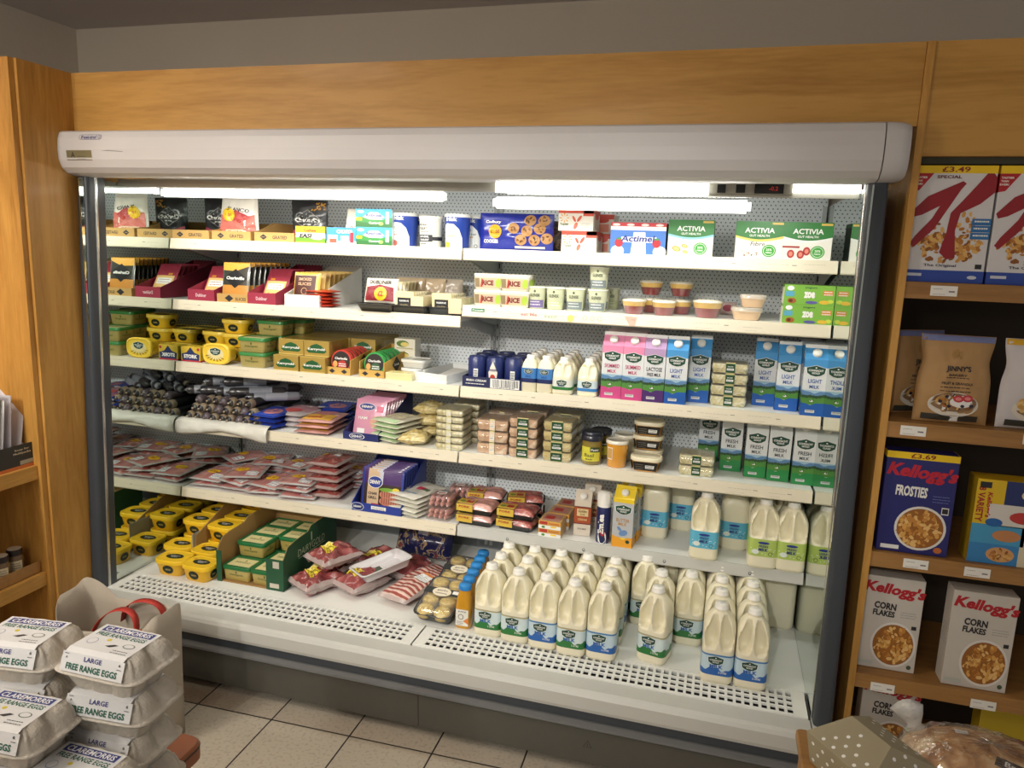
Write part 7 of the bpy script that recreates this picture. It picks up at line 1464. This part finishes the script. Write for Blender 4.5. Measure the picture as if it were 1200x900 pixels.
# ================================================================== FOREGROUND LEFT: eggs, bag, crate
TZ = .30 + FLOOR
pulp = M('#c3bcb1', .92, bump=.35, bscale=140, var=.05, vscale=30)
def egg_box(top=True):
    t = thing('egg_box'); w, d = .155, .108; hl = .036; hb = .034
    def ringf(z, s, amp, ph=0):
        P = []
        for x, y, _ in superring(w / 2 * s, d / 2 * s, z, 6, 120):
            # scallops: three across the long side, two across the short
            fx_ = sm((1 - abs(x) / (w / 2 * s)) / .12); fy_ = sm((1 - abs(y) / (d / 2 * s)) / .16)
            k1 = abs(math.cos(math.pi * 1.5 * x / (w / 2 * s))) ** .6; k2 = abs(math.sin(math.pi * y / (d / 2 * s))) ** .6
            if fy_ < .5: y *= 1 - amp * (1 - k1) * fx_
            if fx_ < .5: x *= 1 - amp * (1 - k2) * fy_ * .8
            P.append((x, y, z))
        return P
    b = MB(); b.loft([ringf(0, .74, .10), ringf(.006, .78, .26), ringf(.018, .86, .26), ringf(hb - .004, .93, .16), ringf(hb - .002, .96, .08), ringf(hb - .001, 1.08, 0)], pulp); b.build('cup_base', t)
    b = MB(); b.loft([ringf(hb, 1.09, 0), ringf(hb + .0022, 1.095, 0), ringf(hb + .003, 1.03, 0), ringf(hb + .005, .985, .08), ringf(hb + .016, .965, .24), ringf(hb + .027, .90, .34), ringf(hb + hl - .003, .80, .26), ringf(hb + hl, .73, .12)], pulp); lid = b.build('lid', t)
    l = MB(); D = DC(); ww, dd = w * .36, d * .34; D.rect(-ww, -dd, ww, dd, M('#cfd0d2', .6), 1); D.rect(-ww * .88, dd * .48, ww * .88, dd * .9, M('#2f3a78', .5), 2); D.text('CLAREMORRIS', 0, dd * .69, ww * 1.6, dd * .3, M('#e4e4e6', .6), 3, .02); D.text('FREE RANGE EGGS', 0, dd * .26, ww * 1.7, dd * .28, M('#1f5a4a', .5), 2, .03)
    D.ell(-ww * .65, -dd * .35, ww * .16, ww * .16, M('#8a93b4', .5), 2, 16); D.ell(-ww * .65, -dd * .35, ww * .14, ww * .14, M('#cfd0d2', .6), 3, 16); D.ell(-ww * .2, -dd * .1, ww * .08, dd * .1, M('#c9b83a', .5), 2, 8); D.poly([(-ww * .1, -dd * .55), (ww * .15, -dd * .35), (ww * .3, -dd * .38), (ww * .1, -dd * .6)], ink, 2); D.ell(ww * .6, -dd * .3, ww * .2, dd * .18, M('#6a746a', .5), 2, 14); D.ell(ww * .6, -dd * .3, ww * .16, dd * .14, M('#cfd0d2', .6), 3, 14); D.lines(ww * .3, ww * .85, -dd * .75, 2, .006, .0015, ink, 2)
    l.decals(D, topf(hb + hl + .0004))
    # front fall of the label over the lid edge
    y0, z0, y1, z1, y2, z2 = -d * .34, hb + hl + .0006, -d / 2 * .84, hb + hl - .003, -d / 2 * 1.04, hb + .005
    def F(u, v, q):          # v from 0 (bottom) to 1 (top)
        if v > .85: t_ = (v - .85) / .15; return (u, y1 + (y0 - y1) * t_ - .0006, z1 + (z0 - z1) * t_ + .0008 + EPS * q)
        t_ = v / .85; return (u, y2 + (y1 - y2) * t_ - .0012 - EPS * q, z2 + (z1 - z2) * t_ + .0004)
    D = DC(); W_ = w * .385
    lm = M('#cfd0d2', .6)
    for a_, c_ in ((0, .42), (.42, .85), (.85, 1)): D.rect(-W_ + (.004 if a_ > .8 else 0), a_, W_ - (.004 if a_ > .8 else 0), c_, lm, 0)
    D.text('LARGE', 0, .66, .034, .21, M('#35357a', .5), 3, .02); D.text('FREE RANGE EGGS', 0, .26, .098, .28, M('#1f5a4a', .5), 3, .03); D.text('A', -W_ * .85, .62, .004, .1, ink, 3); D.text('6', W_ * .85, .7, .004, .12, ink, 3); D.lines(W_ * .78, W_ * .93, .5, 1, .1, .03, ink, 3); D.lines(-W_ * .93, -W_ * .78, .76, 1, .1, .03, ink, 3)
    l.decals(D, F); o = l.build('label', lid); return Proto(t)
eb = egg_box(); EH = .0705 * 1.08
def eggs(px, py, n, ztop, rz, lab):
    x, y = on(px, py, ztop)
    for k in range(n): eb.put((x + .002 * (-1) ** k, y + .0015 * k, ztop - EH * (n - k)), R(rz + 2 * (-1) ** k), lab % lvl(k, n) if '%s' in lab else lab, 'eggs', sc=1.08)
    return x, y
ZT = TZ + 4 * EH
e1 = eggs(136, 752, 4, ZT, 2, 'grey egg box in the right hand stack, %s of four')
x2, y2 = on(36, 738, ZT - .012)
E2 = eggs(28, 740, 4, ZT, 10, 'grey egg box in the back left stack, %s of four')
E3 = eggs(12, 830, 3, TZ + 3 * EH, 2, 'grey egg box in the near left stack, %s of three')
E4 = eggs(92, 896, 2, TZ + 2 * EH - .0, 2, 'grey egg box in the low middle stack, %s of two')
# table top (terracotta laminate) under the eggs
tx, ty = on(232, 884, TZ); tx -= .02
t = thing('display_table', 'terracotta topped display table carrying the grey egg boxes', 'table', (tx - .35, ty - .25, 0)); 
cm = M('#9a5a38', .45, coat=.15)
tb = Vector(t.location)
b = MB(); b.loft([rr(.70, .60, .03, TZ - .036 + 0), rr(.70, .60, .03, TZ - .006), rr(.69, .59, .026, TZ - .001)], cm); o = b.build('table_top', t); TCX, TCY = 0, 0
b = MB(); b.loft([rr(.702, .602, .031, TZ - .012), rr(.702, .602, .031, TZ - .008)], M('#3f2a20', .5)); b.build('edge_line', o)
for sx in (-1, 1):
    for sy in (-1, 1): b = MB(); rbox(b, .05, .05, 0, TZ - .037, .01, oakz, cx=sx * .29, cy=sy * .24); b.build('leg', t)
# reusable shopping bag behind the eggs
bm = M('#b3a99a', .75, bump=.15, bscale=200, var=.04)
t = thing('shopping_bag', 'beige reusable shopping bag with red handles behind the egg boxes', 'bag')
cx, cy = .40, -.33; bw, bd, bh = .35, .17, .435
def bagring(z, s, sag, n=48):
    P = []
    for k in range(n):
        a = 2 * math.pi * (k + .5) / n; c, q = math.cos(a), math.sin(a); x = bw / 2 * math.copysign(abs(c) ** .35, c); y = bd / 2 * math.copysign(abs(q) ** .35, q)
        nn = noise.noise(Vector((x * 9, y * 9, z * 6))) * .018 * s; P.append((x * (1 + nn * 2), y * (1 + nn * 3), z + sag * (.03 * math.cos(a * 2 + .6) + .045 * max(0, math.cos(a - 2.4)) + .03 * noise.noise(Vector((x * 12, y * 12, 3))))))
    return P
b = MB(); b.loft([bagring(0, .2, 0), bagring(.12, .8, 0), bagring(.26, 1, 0), bagring(.40, 1, .2), bagring(bh, 1, 1)], bm, True, False)
D = DC(); 
D.poly([(x_ - .012, y_ - .0) for x_, y_ in ((.13, .42), (.135, .445), (.15, .44), (.165, .452), (.17, .43), (.165, .41), (.155, .42), (.145, .405), (.14, .42))], M('#a85a3a', .6), 3)
b.decals(D, lambda u, v, l: (u, -bd / 2 * 1.01 - .014, v)); o = b.build('bag_body', t); m_ = o.modifiers.new('s', 'SOLIDIFY'); m_.thickness = .0015
for yy, s_ in ((-bd / 2 + .012, 1), (bd / 2 - .012, .8)):
    b = MB(); pts = [];
    for k in range(15):
        a = math.pi * k / 14; pts.append((.075 * math.cos(a) + .03 + (.03 * math.sin(a)), yy + .02 * math.sin(a) * (1 if yy < 0 else -1), bh - .07 + .115 * s_ * math.sin(a) ** .7))
    vs = []
    for k, p in enumerate(pts):
        vs += [(p[0], p[1] - .013, p[2] + .0), (p[0], p[1] + .013, p[2] + .0)]
    b.add(vs, [(2 * k, 2 * k + 1, 2 * k + 3, 2 * k + 2) for k in range(14)], M('#b5352c', .6, bump=.2, bscale=300), True); o = b.build('handle', t); m_ = o.modifiers.new('s', 'SOLIDIFY'); m_.thickness = .0018
t.location = (cx, cy, 0.001); t.rotation_euler = (0, 0, R(6))
# bacon packet bottom left
D = DC(); D.rect(-.07, .02, -.01, .06, M('#d9dccd', .4), 2); D.ell(-.05, .03, .014, .012, yellow, 3); D.ell(-.04, .12, .02, .015, M('#3a9ad0', .4), 2)
fp = flatpack('ham_pack', .17, .20, .022, M('#a8675c', .2, coat=.8), D, seed=3, wr=.5, edge=(2, M('#cfc0ba', .15, coat=1, alpha=.6, var=0)))
x, y = on(20, 905, TZ + .10); fp.put((x + .03, y - .10, TZ + .03), R(20), 'clear pack of cooked ham leaning at the bottom left photo corner', 'ham', rx=R(12))
# ================================================================== FOREGROUND RIGHT: dotted box and bread
BZ = .30 + FLOOR
kb_ = M('#8d8468', .7)
x, y = on(1005, 862, BZ + .05)
t = thing('gift_box', 'olive card box with white dots at the bottom right', 'box', (2.50, -.50, BZ))
b = MB(); km3 = M('#9c947a', .65); V_ = [(-.085, -.085, 0), (.085, -.085, 0), (.085, .085, 0), (-.085, .085, 0), (-.095, -.095, .075), (.095, -.095, .075), (.095, .095, .075), (-.095, .095, .075), (-.0, -.055, .118), (.0, .06, .118)]
F_ = [(0, 3, 2, 1), (0, 1, 5, 4), (1, 2, 6, 5), (2, 3, 7, 6), (3, 0, 4, 7), (4, 5, 8), (5, 6, 9, 8), (6, 7, 9), (7, 4, 8, 9)]
b.add(V_, F_, km3)
for f_ in F_[1:]:
    P_ = [Vector(V_[i]) for i in f_]; o_ = P_[0]; ax = (P_[1] - o_).normalized(); nn = ax.cross(P_[2] - o_).normalized(); ay = nn.cross(ax); L_ = (P_[1] - o_).length
    hh = max((p - o_).dot(ay) for p in P_)
    for i in range(6):
        for j in range(5):
            u = .012 + i * .031 + (j % 2) * .015; v = .012 + j * .022
            if u > L_ - .008 or v > hh - .008: continue
            if len(P_) == 3 or hh > .09 or (P_[2] - P_[3 % len(P_)]).length < L_ * .9:
                k_ = v / hh
                if u < L_ * .5 * k_ + .008 or u > L_ * (1 - .5 * k_) - .008: continue
            b.add([tuple(o_ + ax * (u + .0045 * math.cos(q * .628)) + ay * (v + .0045 * math.sin(q * .628)) + nn * .0006) for q in range(10)], [tuple(range(10))], paper)
b.build('box_body', t); t.rotation_euler = (0, 0, R(35)); GB = t
# bread loaf in cellophane
t = thing('bread_loaf', 'round crusty loaf wrapped in cellophane at the bottom right edge', 'bread'); crust = ramp_mat('crust', [(.3, '#8a5a2e'), (.47, '#c8965a'), (.62, '#f2d6a8')], 14, 8, .6, 0, 1.4, bump=1)
b = MB(); rings = []; n = 56
for i in range(12):
    q = i / 11 * math.pi / 2; rad = .135 * math.cos(q) ** .75 if i < 11 else .004; zz = .072 * math.sin(q) + .012
    rings.append([(rad * 1.15 * math.cos(2 * math.pi * k / n) * (1 + .035 * (k % 2) * (i < 6)), rad * .8 * math.sin(2 * math.pi * k / n) * (1 + .035 * (k % 2) * (i < 6)), zz + .002 * math.sin(k * 2.2 + i)) for k in range(n)])
rings = [[(x * .9, y * .9, 0) for x, y, _ in rings[0]]] + rings
b.loft(rings, crust, True, True); b.build('crust', t)
f = MB(); fr_ = [[(x * 1.045 + .004 * noise.noise(Vector((x * 40, y * 40, z * 40))), y * 1.045, z * 1.05 + .003 + .003 * noise.noise(Vector((x * 50, y * 50, 1)))) for x, y, z in r_] for r_ in rings[1:]]
fmt = bpy.data.materials.new('cellophane'); fmt.use_nodes = True; q_ = fmt.node_tree.nodes['Principled BSDF']; q_.inputs['Base Color'].default_value = (1, 1, 1, 1); q_.inputs['Roughness'].default_value = .05; q_.inputs['Alpha'].default_value = .07; q_.inputs['Specular IOR Level'].default_value = 1; q_.inputs['Coat Weight'].default_value = 1
N_ = fmt.node_tree.nodes.new('ShaderNodeTexNoise'); N_.inputs['Scale'].default_value = 28; N_.inputs['Distortion'].default_value = 2; tcn = fmt.node_tree.nodes.new('ShaderNodeTexCoord'); fmt.node_tree.links.new(tcn.outputs['Object'], N_.inputs[0]); bb_ = fmt.node_tree.nodes.new('ShaderNodeBump'); bb_.inputs['Distance'].default_value = .012; fmt.node_tree.links.new(N_.outputs['Fac'], bb_.inputs['Height']); fmt.node_tree.links.new(bb_.outputs[0], q_.inputs['Normal']); fmt.node_tree.links.new(bb_.outputs[0], q_.inputs['Coat Normal'])
fmt = film('#ffffff', .05, .5, .65); f.loft(fr_, fmt, False, True); f.build('cellophane', t)
k_ = MB(); kr_ = []
for i, (rad, zz) in enumerate(((.02, 0), (.012, .012), (.02, .03), (.03, .05), (.012, .062))): kr_.append([(rad * math.cos(2 * math.pi * j / 16) * (1 + .25 * math.sin(j * 2.1 + i)), rad * .6 * math.sin(2 * math.pi * j / 16) * (1 + .2 * math.cos(j * 3 + i)), zz) for j in range(16)])
k_.X = Matrix.Translation((-.125, .05, .05)) @ Matrix.Rotation(R(-25), 4, 'Y'); k_.loft(kr_, M('#dcdedd', .25, coat=.8, alpha=.8, bump=.5)); k_.build('twisted_wrapper_end', t)
l = MB(); D = DC(); D.rect(-.03, -.012, .055, .010, M('#2a2622', .5), 1); D.text('Brown', .01, 0, .05, .012, paper, 2, .02); l.X = Matrix.Translation((.03, -.05, .083)) @ Matrix.Rotation(R(18), 4, 'X') @ Matrix.Rotation(R(-14), 4, 'Z'); l.decals(D, topf(0)); D = DC(); D.rect(-.012, -.006, .012, .006, paper, 1); l.X = Matrix.Translation((-.05, .02, .0875)) @ Matrix.Rotation(R(12), 4, 'Z'); l.decals(D, topf(0)); l.build('label', t)
lx_, ly_ = on(1130, 905, BZ + .03)
t.location = (lx_ + .045, ly_ + .015, BZ + .001); t.rotation_euler = (0, 0, R(-10)); GB.scale = (.86, .86, .86); GB.location = (on(1024, 897, BZ + .03)[0] - .012, on(1022, 897, BZ + .03)[1] + .0, BZ + .001)
# stand under both
t = thing('display_stand', 'low oak display stand carrying the loaf and dotted box', 'stand', (lx_ - .02, ly_ - .16, 0))
b = MB(); rbox(b, .56, .50, BZ - .02, BZ, .01, dimoak, cx=0, cy=0); b.build('stand_top', t)
for sx in (-1, 1):
    for sy in (-1, 1): b = MB(); rbox(b, .04, .04, 0, BZ - .021, .005, dimoak, cx=sx * .25, cy=sy * .22); b.build('leg', t)
# ================================================================== LIGHT
SPOT = 120
def area(name, loc, rot, sx, sy, power, col=(1, .93, .82)):
    l = bpy.data.lights.new(name, 'AREA'); l.shape = 'RECTANGLE'; l.size = sx; l.size_y = sy; l.energy = power; l.color = col
    o = bpy.data.objects.new(name, l); COL.objects.link(o); o.location = loc; o.rotation_euler = rot; return o
# ceiling panels of the shop, behind and beside the viewer
for i, (x, y, p) in enumerate(((.1, -1.5, 14), (1.3, -3.0, 5))):
    t = thing('ceiling_light', 'square white ceiling light panel in the shop ceiling', 'ceiling light', (x, y, ZC), 0, 'ceiling light panels')
    b = MB(); b.box(-.32, .32, -.32, .32, -.03, -.001, white); b.build('frame', t)
    b = MB(); b.box(-.3, .3, -.3, .3, -.034, -.0305, M('#fff1d8', .5, emit=2.5)); b.build('diffuser', t)
    area('ceiling_lamp', (x, y, ZC - .04), (0, 0, 0), .6, .6, p)
# fridge tubes (the glow of the built tubes)
for x, w in ((.62, 1.1), (1.78, 1.2)):
    area('tube_light', (x, .2, 1.46 + FLOOR), (R(52), 0, 0), w, .05, 3.8, (1, .985, .9))
# globe pendants added out of view to brighten the wall and ceiling
for i, (x, y, p) in enumerate(((-.1, -1.9, 34), (1.5, -3.2, 16))):
    t = thing('fill_pendant', 'white globe lamp added out of view to brighten the wall and ceiling', 'lamp', (x, y, 2.2), 0, 'added globe lamps')
    b = MB(); b.lathe([(.09 * math.sin(q * math.pi / 12), -.09 * math.cos(q * math.pi / 12)) for q in range(1, 12)], M('#fff0d6', .5, emit=3), 24); b.build('globe', t)
    b = MB(); b.lathe([(.006, .088), (.006, ZC - 2.2)], white, 8); b.build('cord', t)
    l = bpy.data.lights.new('fill_point_light', 'POINT'); l.energy = p; l.color = (1, .93, .82); l.shadow_soft_size = .11; o = bpy.data.objects.new('fill_point_light', l); COL.objects.link(o); o.location = (x, y, 2.02)
# spotlights added out of view as fill for the refrigerator's back wall
for i, x in enumerate((-.1, .8, 1.7)):
    t = thing('fill_spotlight', 'small white can spotlight added out of view to brighten the refrigerator back wall', 'spotlight', (x, -3.3, ZC - .14), 0, 'added fill spotlights')
    aim = Vector((.45 + i * .65, .8, .72)) - Vector(t.location); q = aim.to_track_quat('-Z', 'Y')
    b = MB(); b.X = q.to_matrix().to_4x4(); b.lathe([(.045, .0), (.045, .10), (.03, .12), (0, .121)], white, 20, False, False); b.build('can', t)
    b = MB(); b.lathe([(.008, .05), (.008, .139)], white, 8); b.build('stem', t)
    l = bpy.data.lights.new('spot', 'SPOT'); l.energy = SPOT; l.spot_size = R(36); l.spot_blend = .7; l.shadow_soft_size = .05; l.color = (1, .96, .88); o = bpy.data.objects.new('fill_spot_light', l); COL.objects.link(o); o.location = t.location + aim.normalized() * .01; o.rotation_euler = q.to_euler()
w = bpy.data.worlds.new('world'); SC.world = w; w.use_nodes = True
w.node_tree.nodes['Background'].inputs[0].default_value = (1, .93, .84, 1); w.node_tree.nodes['Background'].inputs[1].default_value = .3
vs = SC.view_settings; SC.display_settings.display_device = 'sRGB'; vs.view_transform = 'Standard'; vs.look = 'None'; vs.exposure = 0; vs.gamma = 1; vs.use_curve_mapping = False
